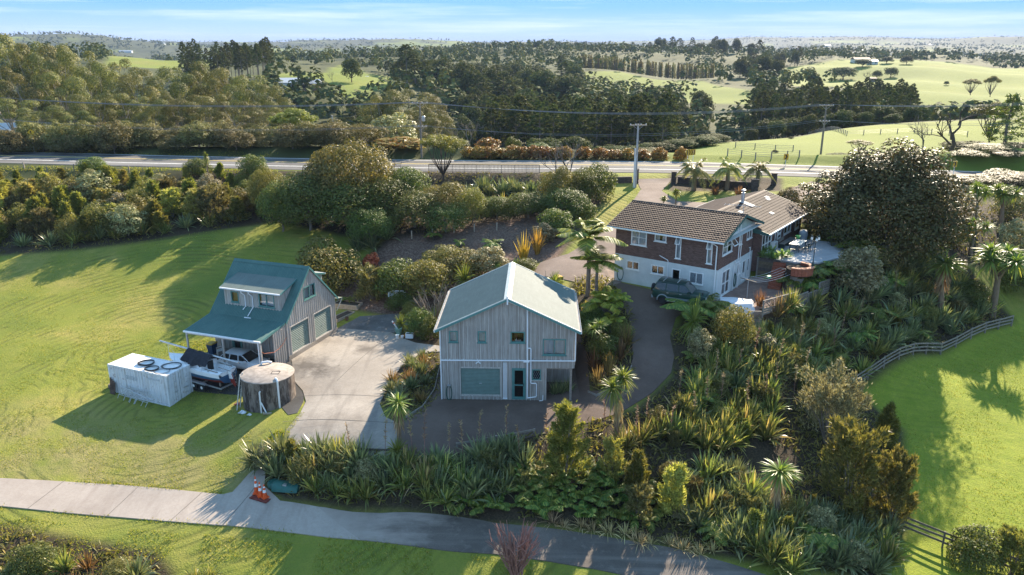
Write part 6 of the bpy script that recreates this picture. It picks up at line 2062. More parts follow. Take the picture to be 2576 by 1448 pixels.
L_PALM = leaf_mat('palm_leaf', [(0, (.065, .095, .026)), (.6, (.13, .165, .045)), (1, (.33, .31, .085))], .45, .4, spec=.3)
L_LIME = leaf_mat('lime_palm_leaf', [(0, (.10, .15, .028)), (.6, (.20, .26, .045)), (1, (.38, .36, .075))], .45, .42, spec=.3)
L_PINDO = leaf_mat('pindo_leaf', [(0, (.10, .125, .060)), (.6, (.17, .19, .09)), (1, (.32, .30, .14))], .45, .35, spec=.3)
L_FERN = leaf_mat('fern_frond', [(0, (.055, .095, .025)), (.6, (.10, .155, .042)), (1, (.24, .24, .075))], .5, .4)
L_BRONZE = leaf_mat('bronze_leaf', [(0, (.030, .036, .014)), (.5, (.050, .046, .020)), (.88, (.085, .062, .028)), (1, (.15, .105, .055))], .5, .18, (1.25, 1.0, .55), .3)
L_AUTUMN = leaf_mat('autumn_leaf', [(0, (.085, .085, .028)), (.4, (.17, .12, .035)), (.75, (.16, .075, .04)), (1, (.30, .21, .06))], .5, .35, (1.15, .95, .6))
L_RED = leaf_mat('red_leaf', [(0, (.20, .045, .035)), (.6, (.36, .09, .06)), (1, (.5, .22, .13))], .45, .35, (1.1, .8, .7))
L_TWIG = leaf_mat('twig', [(0, (.12, .085, .065)), (1, (.24, .18, .14))], .8, .1)
L_DRY = leaf_mat('dry_leaf', [(0, (.20, .155, .10)), (1, (.40, .34, .25))], .7, .25, (1, .95, .8))
L_GRASS = leaf_mat('grass_blade', [(0, (.10, .145, .026)), (.6, (.19, .215, .045)), (1, (.32, .28, .10))], .6, .4)
def bark(name, a, b):
 g = G(name, 0.9, 0.15)
 g.col(g.ramp(g.noise(2.0, 5, 0.7, g.coord('Object', scale=(4, 4, 1))), [(0.3, a), (0.7, b)]))
 return g.m
B_GREY = bark('grey_bark', (.13, .105, .085), (.26, .22, .185))
B_DARK = bark('dark_bark', (.055, .042, .034), (.12, .095, .078))
B_PALE = bark('pale_bark', (.24, .21, .17), (.38, .34, .29))
B_RED = bark('reddish_twigs', (.22, .105, .085), (.38, .21, .17))
B_FIBRE = bark('fibrous_trunk', (.15, .105, .07), (.27, .20, .14))
def unit(a):
 return a / (np.linalg.norm(a, axis=1, keepdims=True) + 1e-9)
def rdir(n, rg):
 return unit(rg.normal(size=(n, 3)))
def blades(o, d, L, w, droop, rg, segs=4, prof=None, roll=0.6, v=None):
 n = len(o)
 L = np.broadcast_to(L, n)
 w = np.broadcast_to(w, n)
 droop = np.broadcast_to(droop, n)
 prof = np.array(prof if prof is not None else [.55, 1.0, .9, .6, .04][:segs + 1])
 t = np.linspace(0, 1, segs + 1)
 d = unit(d)
 up = np.array([0, 0, 1.0])
 s = np.cross(d, up)
 bad = np.linalg.norm(s, axis=1) < .05
 s[bad] = rdir(bad.sum(), rg) if bad.any() else s[bad]
 s = unit(s)
 nn = unit(np.cross(s, d))
 a = rg.normal(size=n) * roll
 s = s * np.cos(a)[:, None] + nn * np.sin(a)[:, None]
 c = o[:, None, :] + L[:, None, None] * (d[:, None, :] * t[None, :, None])
 c[:, :, 2] -= (L * droop)[:, None] * (t ** 2)[None]
 hw = (w[:, None] * prof[None])[:, :, None] * .5
 V = np.stack([c - s[:, None, :] * hw, c + s[:, None, :] * hw], 2).reshape(-1, 3)
 k = segs + 1
 b = (np.arange(n) * k * 2)[:, None]
 j = (np.arange(segs) * 2)[None]
 q0 = b + j
 Q = np.stack([q0, q0 + 1, q0 + 3, q0 + 2], -1).reshape(-1, 4)
 vv = np.repeat(rg.random(n) if v is None else v, k * 2)
 return V, Q, vv
def diamonds(c, axis, nrm, L, W, rg, v=None):
 n = len(c)
 axis = unit(axis)
 s = unit(np.cross(axis, nrm))
 L = np.broadcast_to(L, n)[:, None]
 W = np.broadcast_to(W, n)[:, None]
 V = np.stack([c - axis * L * .5, c + s * W * .5 - axis * L * .05, c + axis * L * .5, c - s * W * .5 - axis * L * .05], 1).reshape(-1, 3)
 Q = np.arange(n * 4).reshape(n, 4)
 return V, Q, np.repeat(rg.random(n) if v is None else v, 4)
def cat(*parts):
 Vs, Qs, As = [], [], []
 o = 0
 for V, Q, a in parts:
  Vs.append(V)
  Qs.append(Q + o)
  As.append(a)
  o += len(V)
 return np.concatenate(Vs), np.concatenate(Qs), np.concatenate(As)
def lmesh(name, vqa, mat):
 return np_mesh(name, vqa[0], vqa[1], mat, {'v': vqa[2]})
def crown(clumps, n, L, W, rg, up=.25, out=.55, shell=.72, zbias=.25, droop=0.0):
 """clumps: rows (x, y, z, rx, ry, rz)"""
 C = np.array(clumps, float)
 p = (C[:, 3] * C[:, 5])
 p = p / p.sum()
 i = rg.choice(len(C), n, p=p)
 d = rdir(n, rg)
 d[:, 2] += zbias
 d = unit(d)
 rr = shell + (1 - shell) * rg.random(n)
 pos = C[i, :3] + d * C[i, 3:6] * rr[:, None]
 nrm = unit(d * out + rdir(n, rg) * (1 - out) + np.array([0, 0, up]))
 ax = unit(np.cross(nrm, rdir(n, rg)))
 ax[:, 2] -= droop
 tone = rg.random(len(C))
 v = np.clip(rg.random(n) * .75 + tone[i] * .25, 0, 1)
 k = .65 + .7 * rg.random(n)
 return diamonds(pos, ax, nrm, L * k, W * k, rg, v)
def limbs(base, tips, r0, rg, n=6, bend=.15, fork=.35):
 """trunk that forks to each tip"""
 mb = MB()
 base = Vector(base)
 mean = sum((Vector(t[:3]) for t in tips), Vector()) / len(tips)
 f = base.lerp(mean, fork)
 f.z = base.z + (mean.z - base.z) * fork
 mb.tube([base - Vector((0, 0, .3)), base.lerp(f, .5) + Vector((rg.normal() * bend, rg.normal() * bend, 0)) * .5, f], [r0, r0 * .85, r0 * .7], n + 2)
 for t in tips:
  t = Vector(t[:3])
  m = f.lerp(t, .5) + Vector((rg.normal(), rg.normal(), rg.normal() * .4)) * bend
  mb.tube([f, m, t], [r0 * .55, r0 * .36, r0 * .12], n, False)
 return mb
LIB = {}
def reg(kind, parts, h, w):
 LIB.setdefault(kind, []).append((parts, h, w))
def mk_flax(kind, mat, nb, L, seed, spread=1.0, width=.11):
 rg = np.random.default_rng(seed)
 n = nb
 fan = rg.random(n) * 2 * np.pi
 tilt = np.abs(rg.normal(.42, .26, n)) * spread
 d = np.c_[np.cos(fan) * np.sin(tilt), np.sin(fan) * np.sin(tilt), np.cos(tilt)]
 o = np.c_[np.cos(fan) * .28 * rg.random(n), np.sin(fan) * .28 * rg.random(n), np.zeros(n)]
 ln = L * (.55 + .5 * rg.random(n))
 dr = (.10 + .55 * rg.random(n) ** 2) * (.5 + tilt)
 A = blades(o, d, ln, width * (.8 + .5 * rg.random(n)), dr, rg, 5, [.5, .95, 1.0, .85, .5, .03])
 reg(kind, [('leaves', lmesh(kind, A, mat))], L * .85, L * 1.5)
for s in range(5):
 mk_flax('flax', L_FLAX, 120, 2.3, 100 + s, 1.0)
for s in range(4):
 mk_flax('dark_flax', L_FLAXD, 115, 2.2, 120 + s, 1.05)
for s in range(2):
 mk_flax('bronze_flax', L_FLAXB, 80, 1.7, 140 + s, 1.0, .06)
for s in range(2):
 mk_flax('yellow_flax', L_FLAXY, 110, 2.0, 150 + s, .8, .08)
for s in range(2):
 mk_flax('dry_tuft', L_DRY, 70, 1.2, 160 + s, 1.5, .04)
def mk_stalk(seed):
 rg = np.random.default_rng(seed)
 mb = MB().tube([(0, 0, 0), (.08, .02, 1.6), (.2, .05, 3.0)], [.022, .018, .008], 5)
 n = 46
 t = .45 + .55 * rg.random(n)
 o = np.c_[.2 * t ** 1.5, .05 * t, 3.0 * t]
 d = rdir(n, rg)
 d[:, 2] = np.abs(d[:, 2])
 A = blades(o, d, .22, .06, .0, rg, 2, [.6, 1, .1])
 reg('flax_stalk', [('stem', mb.mesh('stem', B_RED)), ('seed_heads', lmesh('seed_heads', A, L_TWIG))], 3.1, .6)
for s in range(3):
 mk_stalk(170 + s)
def head(rg, c, n, L, w, up=.15, skirt=True):
 d = rdir(n, rg)
 d[:, 2] += up
 d = unit(d)
 dr = .18 + .30 * rg.random(n)
 v = np.clip(rg.random(n) * .7 + .25 * (d[:, 2] < -.3), 0, 1)
 return blades(np.tile(c, (n, 1)) + d * .05, d, L * (.75 + .35 * rg.random(n)), w, dr, rg, 4, [.6, 1, .95, .6, .03], .5, v)
def mk_cabbage(seed, heads, h, skirt=True, kind='cabbage_tree', L=.95):
 rg = np.random.default_rng(seed)
 tips = []
 for k in range(heads):
  a = 2 * math.pi * k / heads + rg.random()
  rr = 0 if heads == 1 else .45 + .22 * rg.random() * heads ** .5
  tips.append((rr * math.cos(a), rr * math.sin(a), h - rg.random() * .5 * (heads > 1)))
 tb = limbs((0, 0, 0), tips, .13 + .015 * heads, rg, 7, .06, .62 if heads > 1 else .5)
 H = cat(*[head(rg, np.array(t), 150, L, .062) for t in tips])
 parts = [('trunk', tb.mesh('trunk', B_FIBRE, True)), ('leaf_heads', lmesh('leaf_heads', H, L_CAB))]
 if skirt:
  n = 130
  z = h - .15 - 1.3 * rg.random(n)
  a = rg.random(n) * 6.283
  o = np.c_[np.cos(a) * .12, np.sin(a) * .12, z] if heads == 1 else np.c_[np.cos(a) * .14, np.sin(a) * .14, z * .7]
  d = np.c_[np.cos(a) * .35, np.sin(a) * .35, -np.ones(n)]
  parts.append(('dead_leaf_skirt', lmesh('skirt', blades(o, d, .55, .05, .1, rg, 2, [.7, 1, .1]), L_DRY)))
 reg(kind, parts, h + .75, 1.9 + .4 * (heads > 1))
mk_cabbage(200, 1, 2.6)
mk_cabbage(201, 1, 3.2)
mk_cabbage(202, 2, 3.4, True, 'cabbage_tree_forked')
mk_cabbage(203, 4, 4.2, False, 'cabbage_tree_many')
mk_cabbage(204, 3, 3.8, False, 'cabbage_tree_many')
mk_cabbage(205, 1, .5, False, 'cabbage_tree_young', 1.1)
mk_cabbage(206, 1, 2.2, False, 'cabbage_tree_thin', .55)
def frond(o, az, el, L, rg, nl, lw, ll, arch=.7, plane=.15):
 """pinnate frond: rachis plus leaflets"""
 t = np.linspace(.12, 1, nl)
 d = np.array([math.cos(az) * math.cos(el), math.sin(az) * math.cos(el), math.sin(el)])
 c = o + L * t[:, None] * d
 c[:, 2] -= L * arch * t ** 2
 tan = np.tile(d, (nl, 1))
 tan[:, 2] -= 2 * arch * t
 tan = unit(tan)
 s = unit(np.cross(tan, np.array([0, 0, 1.0])))
 P = []
 for sg in (1, -1):
  dd = unit(s * sg + tan * .55 + np.array([0, 0, -plane]))
  ln = ll * np.sin(np.clip(t * .9 + .12, 0, 1) * math.pi) ** .6
  P.append(blades(c, dd, ln, lw, .25, rg, 2, [.8, 1, .05], .25))
 tt = np.linspace(0, 1, 7)
 cc = o + L * tt[:, None] * d
 cc[:, 2] -= L * arch * tt ** 2
 rs = blades(o[None], d[None], L, .05, arch, rg, 6, [1, .9, .8, .7, .6, .5, .2], .0, np.array([.9]))
 return cat(*P, rs)
def mk_palm(seed, kind, h, nf, L, mat, ll, lw, arch, trunk_r, el=(.2, 1.2), nl=26, tm=None):
 rg = np.random.default_rng(seed)
 F_ = []
 for k in range(nf):
  F_.append(frond(np.array([0, 0, h]), k * 2.399 + rg.random() * .3, el[0] + (el[1] - el[0]) * rg.random(), L * (.8 + .3 * rg.random()), rg, nl, lw, ll, arch * (.7 + .5 * rg.random())))
 tb = MB().tube([(0, 0, -.3), (0.03, 0, h * .5), (0, 0, h + .05)], [trunk_r * 1.15, trunk_r, trunk_r * .8], 10)
 reg(kind, [('trunk', tb.mesh('trunk', tm or B_GREY, True)), ('fronds', lmesh('fronds', cat(*F_), mat))], h + L * .5, L * 1.6)
for s in range(2):
 mk_palm(210 + s, 'palm', 4.2, 20, 2.7, L_PALM, .72, .075, .50, .13, (.15, 1.35), 34)
 mk_palm(220 + s, 'lime_palm', 1.3, 15, 1.9, L_LIME, .5, .075, .5, .10, (.35, 1.3))
 mk_palm(230 + s, 'pindo_palm', 1.5, 26, 2.5, L_PINDO, .55, .055, .75, .24, (.15, 1.25), 30, B_FIBRE)
 mk_palm(240 + s, 'tree_fern', 1.0, 13, 1.7, L_FERN, .42, .085, .50, .10, (.1, .65), 24, B_DARK)
for s in range(3):
 mk_palm(250 + s, 'fern', .08, 11, 1.1, L_FERN, .30, .07, .45, .03, (.35, 1.1), 18, B_DARK)
def dome(n, rx, rz, cz, rg, cr=.42, jitter=.12, flat=.0):
 """clumps spread over a dome"""
 out = []
 for k in range(n):
  z = flat + (1 - flat) * (k + .5) / n
  a = k * 2.399
  q = math.sqrt(max(0, 1 - z * z))
  r_ = cr * rx * (.75 + .5 * rg.random())
  out.append((q * math.cos(a) * rx * .72 + rg.normal() * jitter * rx * .3, q * math.sin(a) * rx * .72 + rg.normal() * jitter * rx * .3, cz + z * rz * .72 + rg.normal() * jitter * rz * .3, r_, r_, r_ * .85))
 return out
def mk_round(seed, kind, h, w, nc, nl, L, mat, trunk=.12, low=.35, bark_=None, flat=-.25, cr=.42, jit=.3, cone=.0, **kw):
 rg = np.random.default_rng(seed)
 rz = h * (1 - low)
 cl = dome(nc, w / 2, rz * .62, h * low + rz * .36, rg, cr, jit, flat)
 cl = [(c[0] * (1 - cone * max(0, c[2] / h - .35)), c[1] * (1 - cone * max(0, c[2] / h - .35)), *c[2:]) for c in cl]
 top = max(c[2] + c[5] for c in cl)
 cl = [(c[0], c[1], c[2] * h / top, c[3], c[4], c[5]) for c in cl]
 tips = [c for c in cl][::max(1, nc // 7)]
 tb = limbs((0, 0, 0), tips, trunk, rg, 6, .1 * w / 3, .3)
 reg(kind, [('trunk', tb.mesh('trunk', bark_ or B_GREY, True)), ('crown', lmesh('crown', crown(cl, nl, L, L * .55, rg, **kw), mat))], h, w)
for s in range(3):
 mk_round(300 + s, 'shrub', 2.6, 3.2, 24, 6400, .15, L_BROAD, .05, .05, flat=-.5)
 mk_round(310 + s, 'olive_shrub', 2.6, 3.2, 26, 7000, .14, L_OLIVE, .05, .03, flat=-.5)
 mk_round(320 + s, 'broad_tree', 6.5, 6.0, 34, 12500, .20, L_BROAD, .16, .15, flat=-.4)
 mk_round(330 + s, 'olive_tree', 6.5, 7.0, 38, 13500, .20, L_OLIVE, .16, .15, flat=-.35, cr=.34)
 mk_round(340 + s, 'silver_shrub', 3.2, 2.6, 26, 4800, .15, L_SILVER, .05, .05, flat=-.5, cr=.36)
 mk_round(350 + s, 'scrub', 4.0, 5.0, 32, 8000, .19, L_BROWNB, .08, .05, flat=-.4, cr=.34)
 mk_round(355 + s, 'autumn_shrub', 1.7, 2.4, 16, 1500, .24, L_AUTUMN, .04, .05, flat=-.5)
 mk_round(360 + s, 'round_tree', 10, 9, 26, 3600, .62, L_PINE, .25, .15, B_DARK, flat=-.3)
mk_round(365, 'red_shrub', 1.3, 1.6, 14, 900, .2, L_RED, .03, .1, flat=-.4)
mk_round(366, 'bronze_tree', 8.4, 11.5, 130, 56000, .21, L_BRONZE, .3, .04, B_DARK, flat=-.6, cr=.23, jit=.34, cone=.45)
# gum-like trees: billowing heads of leaves on pale forking limbs
def mk_gum(seed, h, w, mat, nc=16, nl=13000, L=.26):
 rg = np.random.default_rng(seed)
 cl = []
 for k in range(nc):
  z = .38 + .55 * (k + .5) / nc
  a = k * 2.399 + rg.random() * .6
  q = (w / 2) * (.30 + .55 * math.sqrt(max(0.02, 1 - ((z - .55) / .5) ** 2))) * (.6 + .4 * rg.random())
  r_ = w * (.105 + .075 * rg.random())
  cl.append((q * math.cos(a), q * math.sin(a), h * z, r_ * 1.15, r_ * 1.15, r_ * .8))
 tb = limbs((0, 0, 0), cl, .22, rg, 6, .5, .35)
 reg('gum', [('trunk', tb.mesh('trunk', B_PALE, True)), ('crown', lmesh('crown', crown(cl, nl, L, L * .45, rg, .35, .65, .62, .45, .4), mat))], h, w)
for s in range(5):
 mk_gum(400 + s, 15, 10.5, L_GUM)
# kanuka: thin dark stems, flat layered heads of fine leaf
def mk_kanuka(seed, h, w, nl=7000):
 rg = np.random.default_rng(seed)
 cl = []
 for k in range(18):
  a = k * 2.399
  q = (w / 2) * math.sqrt((k + .5) / 18) * .82
  cl.append((q * math.cos(a), q * math.sin(a), h * (.86 - .24 * (q / (w / 2)) ** 2) + rg.normal() * .18, w * .13, w * .13, h * .085))
 tb = limbs((0, 0, 0), cl, .12, rg, 5, .35, .12)
 reg('kanuka', [('trunk', tb.mesh('trunk', B_DARK, True)), ('crown', lmesh('crown', crown(cl, nl, .22, .07, rg, .5, .4, .4), L_MANUKA))], h, w)
mk_kanuka(420, 6.0, 6.0)
mk_kanuka(421, 6.0, 5.0)
# manuka: upright feathery sprays
def mk_manuka(seed, h, w, nl, mat=L_MANUKA, kind='manuka', cone=1.0, L=.26):
 rg = np.random.default_rng(seed)
 n = nl
 spr = 54
 ang = rg.random(spr) * 6.283
 zz = .12 + .88 * rg.random(spr) ** .8
 rad = (w / 2) * (1 - zz * cone * .85) * (.35 + .65 * rg.random(spr))
 tip = np.c_[np.cos(ang) * rad, np.sin(ang) * rad, zz * h]
 i = rg.integers(0, spr, n)
 k = rg.random(n)
 back = np.c_[np.cos(ang[i]), np.sin(ang[i]), np.full(n, -1.8)] * np.array([-.35, -.35, .35])
 pos = tip[i] + back * (k * h * .22)[:, None] + rg.normal(size=(n, 3)) * .05 * w * (.25 + k)[:, None]
 d = unit(np.c_[np.cos(ang[i]) * .5, np.sin(ang[i]) * .5, np.ones(n) * .9] + rg.normal(size=(n, 3)) * .45)
 A = blades(pos, d, L * (.6 + .7 * rg.random(n)), L * .30, .1, rg, 1, [1.0, .1], 1.5)
 A[0][:, 2] = np.maximum(A[0][:, 2], .02)
 mb = MB()
 for q in range(9):
  j = q * 6
  mb.tube([(0, 0, -.2), tuple(tip[j] * np.array([.35, .35, .5])), tuple(tip[j])], [.05, .03, .008], 5, False)
 reg(kind, [('trunk', mb.mesh('trunk', B_GREY, True)), ('crown', lmesh('crown', A, mat))], h, w)
for s in range(4):
 mk_manuka(440 + s, 3.0, 2.4, 4600)
mk_manuka(446, 4.6, 3.4, 11000, L_MANUKA, 'manuka_cone', .75, .22)
mk_manuka(447, 2.8, 2.2, 5200, leaf_mat('pale_manuka', [(0, (.13, .135, .05)), (.6, (.23, .225, .09)), (1, (.36, .32, .15))], .55, .4), 'pale_manuka', .6, .22)
mk_manuka(448, 4.2, 4.6, 12000, L_SILVER, 'silver_tree', .35, .2)
mk_manuka(449, 4.0, 3.2, 9000, L_OLIVE, 'broom', .3, .24)
for s in range(3):
 mk_manuka(452 + s, 2.5, 2.6, 3600, L_BROWNB, 'twiggy_scrub', .4, .26)
# pines: straight trunk, tiers of drooping and upturned boughs
def mk_pine(seed, h, w, nl=2300, lowb=.28, kind='pine', mat=L_PINE, L=.85):
 rg = np.random.default_rng(seed)
 cl = []
 mb = MB().tube([(0, 0, -.5), (rg.normal() * .15, rg.normal() * .15, h * .5), (0, 0, h * .98)], [.26, .18, .03], 6)
 nb = 40
 for k in range(nb):
  z = lowb + (1 - lowb) * (k / nb) ** .9
  a = k * 2.399 + rg.random()
  rr = (w / 2) * ((1 - z) ** .65 if kind != 'pine' else math.sin(math.pi * (.30 + .66 * (z - lowb) / (1 - lowb)))) * (.45 + .6 * rg.random()) + .25
  tip = (rr * math.cos(a), rr * math.sin(a), h * z + rr * .28)
  cl.append((*[q * .8 for q in tip[:2]], tip[2], .24 * rr + .35, .24 * rr + .35, .42))
  if k % 2 == 0:
   mb.tube([(0, 0, h * z - .2), tip], [.05, .015], 4, False)
 for k in range(8):
  z = lowb * (.35 + .65 * rg.random())
  a = rg.random() * 6.28
  mb.tube([(0, 0, h * z), (w * .2 * math.cos(a), w * .2 * math.sin(a), h * z + .1)], [.04, .01], 4, False)
 A = crown(cl, nl, L, L * .26, rg, .2, .3, .25, .25)
 reg(kind, [('trunk', mb.mesh('trunk', B_GREY, True)), ('crown', lmesh('crown', A, mat))], h, w)
for s in range(5):
 mk_pine(460 + s, 20, 6.5 + s * .5, 2800, .32 + .07 * (s % 3))
for s in range(2):
 mk_pine(470 + s, 14, 2.4, 1500, .05, 'shelter_conifer', L_OLIVE, .6)
mk_pine(480, 9, 7.5, 3000, .15, 'young_pine', leaf_mat('young_pine_needle', [(0, (.045, .065, .02)), (.6, (.085, .11, .035)), (1, (.16, .165, .06))], .5, .3), .5)
# leafless trees
def mk_bare(seed, h, w, kind, mat, levels=4, r0=.16, spread=.5):
 rg = np.random.default_rng(seed)
 mb = MB()
 def grow(p, d, L, r_, lv):
  q = p + d * L
  m = p + d * L * .5 + Vector((rg.normal(), rg.normal(), rg.normal())) * L * .06
  mb.tube([p, m, q], [r_, r_ * .8, r_ * .6], 5 if lv > 1 else 3, False)
  if lv == 0:
   return
  for k in range(3 if lv > 1 else 4):
   e = Vector((rg.normal(), rg.normal(), rg.normal() * .6 + .25)) * spread
   grow(p + d * L * (.45 + .55 * rg.random()), (d + e).normalized(), L * (.62 + .2 * rg.random()), r_ * .55, lv - 1)
 grow(Vector((0, 0, -.2)), Vector((0, 0, 1)), h * .38, r0, levels)
 zs = max(v[2] for v in mb.v)
 mb.v = [(v[0] * w / h * 1.3, v[1] * w / h * 1.3, v[2] * h / zs) for v in mb.v]
 reg(kind, [('branches', mb.mesh('branches', mat, True))], h, w)
for s in range(3):
 mk_bare(500 + s, 8, 6, 'bare_tree', B_GREY)
mk_bare(505, 8, 8, 'bare_macrocarpa', B_DARK, 4, .22, .55)
def mk_sticks(seed, h, w, n, kind, mat):
 rg = np.random.default_rng(seed)
 mb = MB()
 for k in range(n):
  a = rg.random() * 6.28
  t = .2 + .55 * rg.random()
  L_ = h * (.6 + .4 * rg.random())
  d = Vector((math.cos(a) * t, math.sin(a) * t, 1)).normalized()
  p0 = Vector((rg.normal() * .08, rg.normal() * .08, 0))
  q = p0 + d * L_ + Vector((0, 0, .1 * L_))
  mb.tube([p0, p0 + d * L_ * .5, q], [.045, .03, .012], 4, False)
  for j in range(5):
   s_ = p0 + d * L_ * (.4 + .55 * rg.random())
   mb.tube([s_, s_ + (d + Vector((rg.normal(), rg.normal(), .3)) * .6).normalized() * L_ * .25], [.02, .008], 3, False)
 reg(kind, [('stems', mb.mesh('stems', mat, True))], h, w)
mk_sticks(510, 2.4, 2.2, 40, 'bare_shrub', B_RED)
mk_sticks(511, 3.2, 2.6, 22, 'bare_shrub', B_GREY)
mk_sticks(512, 2.0, 2.4, 34, 'bare_shrub', B_GREY)
# rosettes of thick leaves by the patio
rg = np.random.default_rng(520)
c_ = [(-.5, 0, .9), (.3, .2, 1.1), (.0, -.5, .7), (.7, -.3, .8)]
def _rosette(c, n=34):
 d = rdir(n, rg)
 d[:, 2] = np.abs(d[:, 2]) * .9 + .1
 return blades(np.tile(np.array(c), (n, 1)), unit(d), .62, .16, .12, rg, 4, [.6, 1, .9, .5, .04], .3)
reg('agave', [('stems', MB().tube([(0, 0, -.2), c_[0]], .06, 6).tube([(0, 0, -.2), c_[1]], .06, 6).tube([(0, 0, -.2), c_[2]], .06, 6).tube([(0, 0, -.2), c_[3]], .06, 6).mesh('stems', B_GREY)), ('rosettes', lmesh('rosettes', cat(*[_rosette(c) for c in c_]), leaf_mat('agave_leaf', [(0, (.09, .15, .07)), (1, (.20, .27, .12))], .45, .25)))], 1.6, 2.2)
PRND = random.Random(5)
def put(kind, p, h, w=None, label=None, category=None, group=None, variant=None, name=None, sink=.05, rz=None):
 """stand a plant at p, h metres high and w metres wide"""
 parts, ph, pw = LIB[kind][PRND.randrange(len(LIB[kind])) if variant is None else variant % len(LIB[kind])]
 sz = h / ph
 sx = (w / pw) if w else sz
 if len(parts) == 1:
  o = bpy.data.objects.new(name or kind, parts[0][1])
  col.objects.link(o)
 else:
  o = bpy.data.objects.new(name or kind, None)
  o.empty_display_size = .2
  col.objects.link(o)
  for nm, me in parts:
   c = bpy.data.objects.new(nm, me)
   c.parent = o
   col.objects.link(c)
 o.location = (p[0], p[1], p[2] - sink)
 o.scale = (sx, sx, sz)
 o.rotation_euler = (0, 0, PRND.random() * 6.283 if rz is None else rz)
 return tag(o, label, category, group)
def pxm(p):
 """metres per view pixel at p"""
 return (p[1] * cP - (p[2] - CZ) * sP) / F
def put_px(kind, px, py, hpx, wpx, label, category='tree', group=None, **kw):
 """by the pixel of its foot, and its height and width in pixels"""
 p = ground(px, py)
 m = pxm(p)
 return put(kind, p, hpx * m * 1.04, wpx * m, label, category, group, **kw)
def put_top(kind, px, pytop, r, wpx, label, category='tree', group=None, minh=1.0, **kw):
 """by the pixel of its top and its distance"""
 d = ray(px, pytop)
 t = (r + 9 if 105 < r < 180 else r) / d[1]
 q = Vector((d[0] * t, d[1] * t, CZ + d[2] * t))
 g_ = gh(q.x, q.y)
 p = Vector((q.x, q.y, g_))
 return put(kind, p, max(minh, q.z - g_), wpx * pxm(q), label, category, group, **kw)
def scatter(poly, n, dmin, seed, tries=30):
 """random ground points inside a pixel polygon, at least dmin metres apart"""
 rg_ = random.Random(seed)
 wp = [ground(*q).xy for q in poly]
 xs = [q.x for q in wp]
 ys = [q.y for q in wp]
 out = []
 t = 0
 while len(out) < n and t < n * tries:
  t += 1
  x, y = rg_.uniform(min(xs), max(xs)), rg_.uniform(min(ys), max(ys))
  if not in_poly([x], [y], [tuple(q) for q in wp])[0]:
   continue
  if any((x - a) ** 2 + (y - b) ** 2 < dmin * dmin for a, b in out):
   continue
  out.append((x, y))
 if not out:
  return []
 z = height_np([a for a, b in out], [b for a, b in out])
 return [Vector((a, b, c)) for (a, b), c in zip(out, z)]
# ================================================================ planting round the houses
def flax_in(poly, n, dmin, seed, kinds, label, group, hr=(1.4, 2.1), cat_='flax'):
 for i, p in enumerate(scatter(poly, n, dmin, seed)):
  k = kinds[i % len(kinds)]
  h = PRND.uniform(*hr)
  put(k, p, h, h * PRND.uniform(1.7, 2.2), label, cat_, group, name='flax_clump' if cat_ == 'flax' else k)
flax_in([(640,1165),(740,1140),(850,1150),(1000,1165),(1110,1165),(1300,1140),(1330,1170),(1300,1240),(1100,1265),(900,1255),(760,1240),(730,1215),(680,1195)], 64, .75, 1, ['dark_flax', 'flax', 'dark_flax'], 'green flax clump on the bank between the forecourt and the lower drive', 'flax on the bank below the forecourt', (1.3, 1.9))
flax_in([(1510,1140),(1640,1105),(1735,1020),(1755,930),(1900,850),(2050,770),(2140,900),(2110,985),(1960,960),(1940,1100),(1800,1135),(1650,1110)], 100, .9, 2, ['flax', 'dark_flax', 'flax', 'flax'], 'sunlit green flax clump on the slope below the curved drive', 'flax on the slope below the curved drive', (1.4, 2.0))
flax_in([(2080,720),(2270,640),(2380,690),(2500,790),(2350,865),(2160,950),(2130,850)], 62, 1.1, 3, ['dark_flax', 'flax', 'dark_flax'], 'flax clump on the slope between the lattice fence and the rail fence', 'flax on the slope above the rail fence', (1.4, 2.0))
flax_in([(1700,1220),(1850,1180),(1960,1300),(2050,1310),(2250,1345),(2230,1440),(2000,1440),(1850,1385),(1720,1330)], 52, .85, 4, ['dark_flax', 'dark_flax', 'flax'], 'dark green flax clump on the low ground beside the lower drive', 'dark flax beside the lower drive', (1.4, 2.0))
flax_in([(1190,1215),(1500,1190),(1680,1260),(1650,1325),(1300,1290),(1120,1270)], 40, .8, 5, ['fern'], 'bright green fern on the bank above the lower drive', 'ferns on the bank', (.8, 1.2), 'fern')
flax_in([(1380,1305),(1500,1325),(1800,1385),(1800,1405),(1500,1342),(1380,1322)], 18, .6, 6, ['dry_tuft'], 'tuft of dry straw-coloured leaves at the edge of the lower drive', 'dry tufts along the lower drive', (.6, 1.0), 'dry grass')
flax_in([(-30,1415),(180,1415),(400,1452),(400,1560),(-30,1560)], 13, 1.0, 7, ['flax', 'dark_flax', 'bronze_flax'], 'flax clump in the rough planting on the grass verge', 'flax on the grass verge', (1.1, 1.6))
flax_in([(480,1455),(590,1455),(590,1490),(480,1490)], 3, .6, 8, ['flax'], 'short green flax clump alone on the grass verge', 'short flax on the verge', (.7, 1.0))
flax_in([(985,960),(1020,915),(1095,890),(1100,985),(1050,1030),(990,1035)], 14, .7, 9, ['dark_flax', 'bronze_flax', 'dark_flax'], 'dark flax in the bed between the concrete yard and the forecourt', 'flax in the bed beside the forecourt', (.9, 1.4))
flax_in([(40,628),(200,618),(400,592),(600,560),(600,545),(400,575),(200,603),(40,612)], 14, 1.6, 10, ['flax', 'dark_flax'], 'flax clump along the top of the lawn', 'flax along the top of the lawn', (1.5, 2.0))
flax_in([(720,540),(860,570),(980,585),(980,575),(860,555),(720,525)], 7, 1.8, 12, ['dark_flax'], 'grey-green flax clump in front of the dark trees above the lawn', 'grey-green flax above the lawn', (1.6, 2.0))
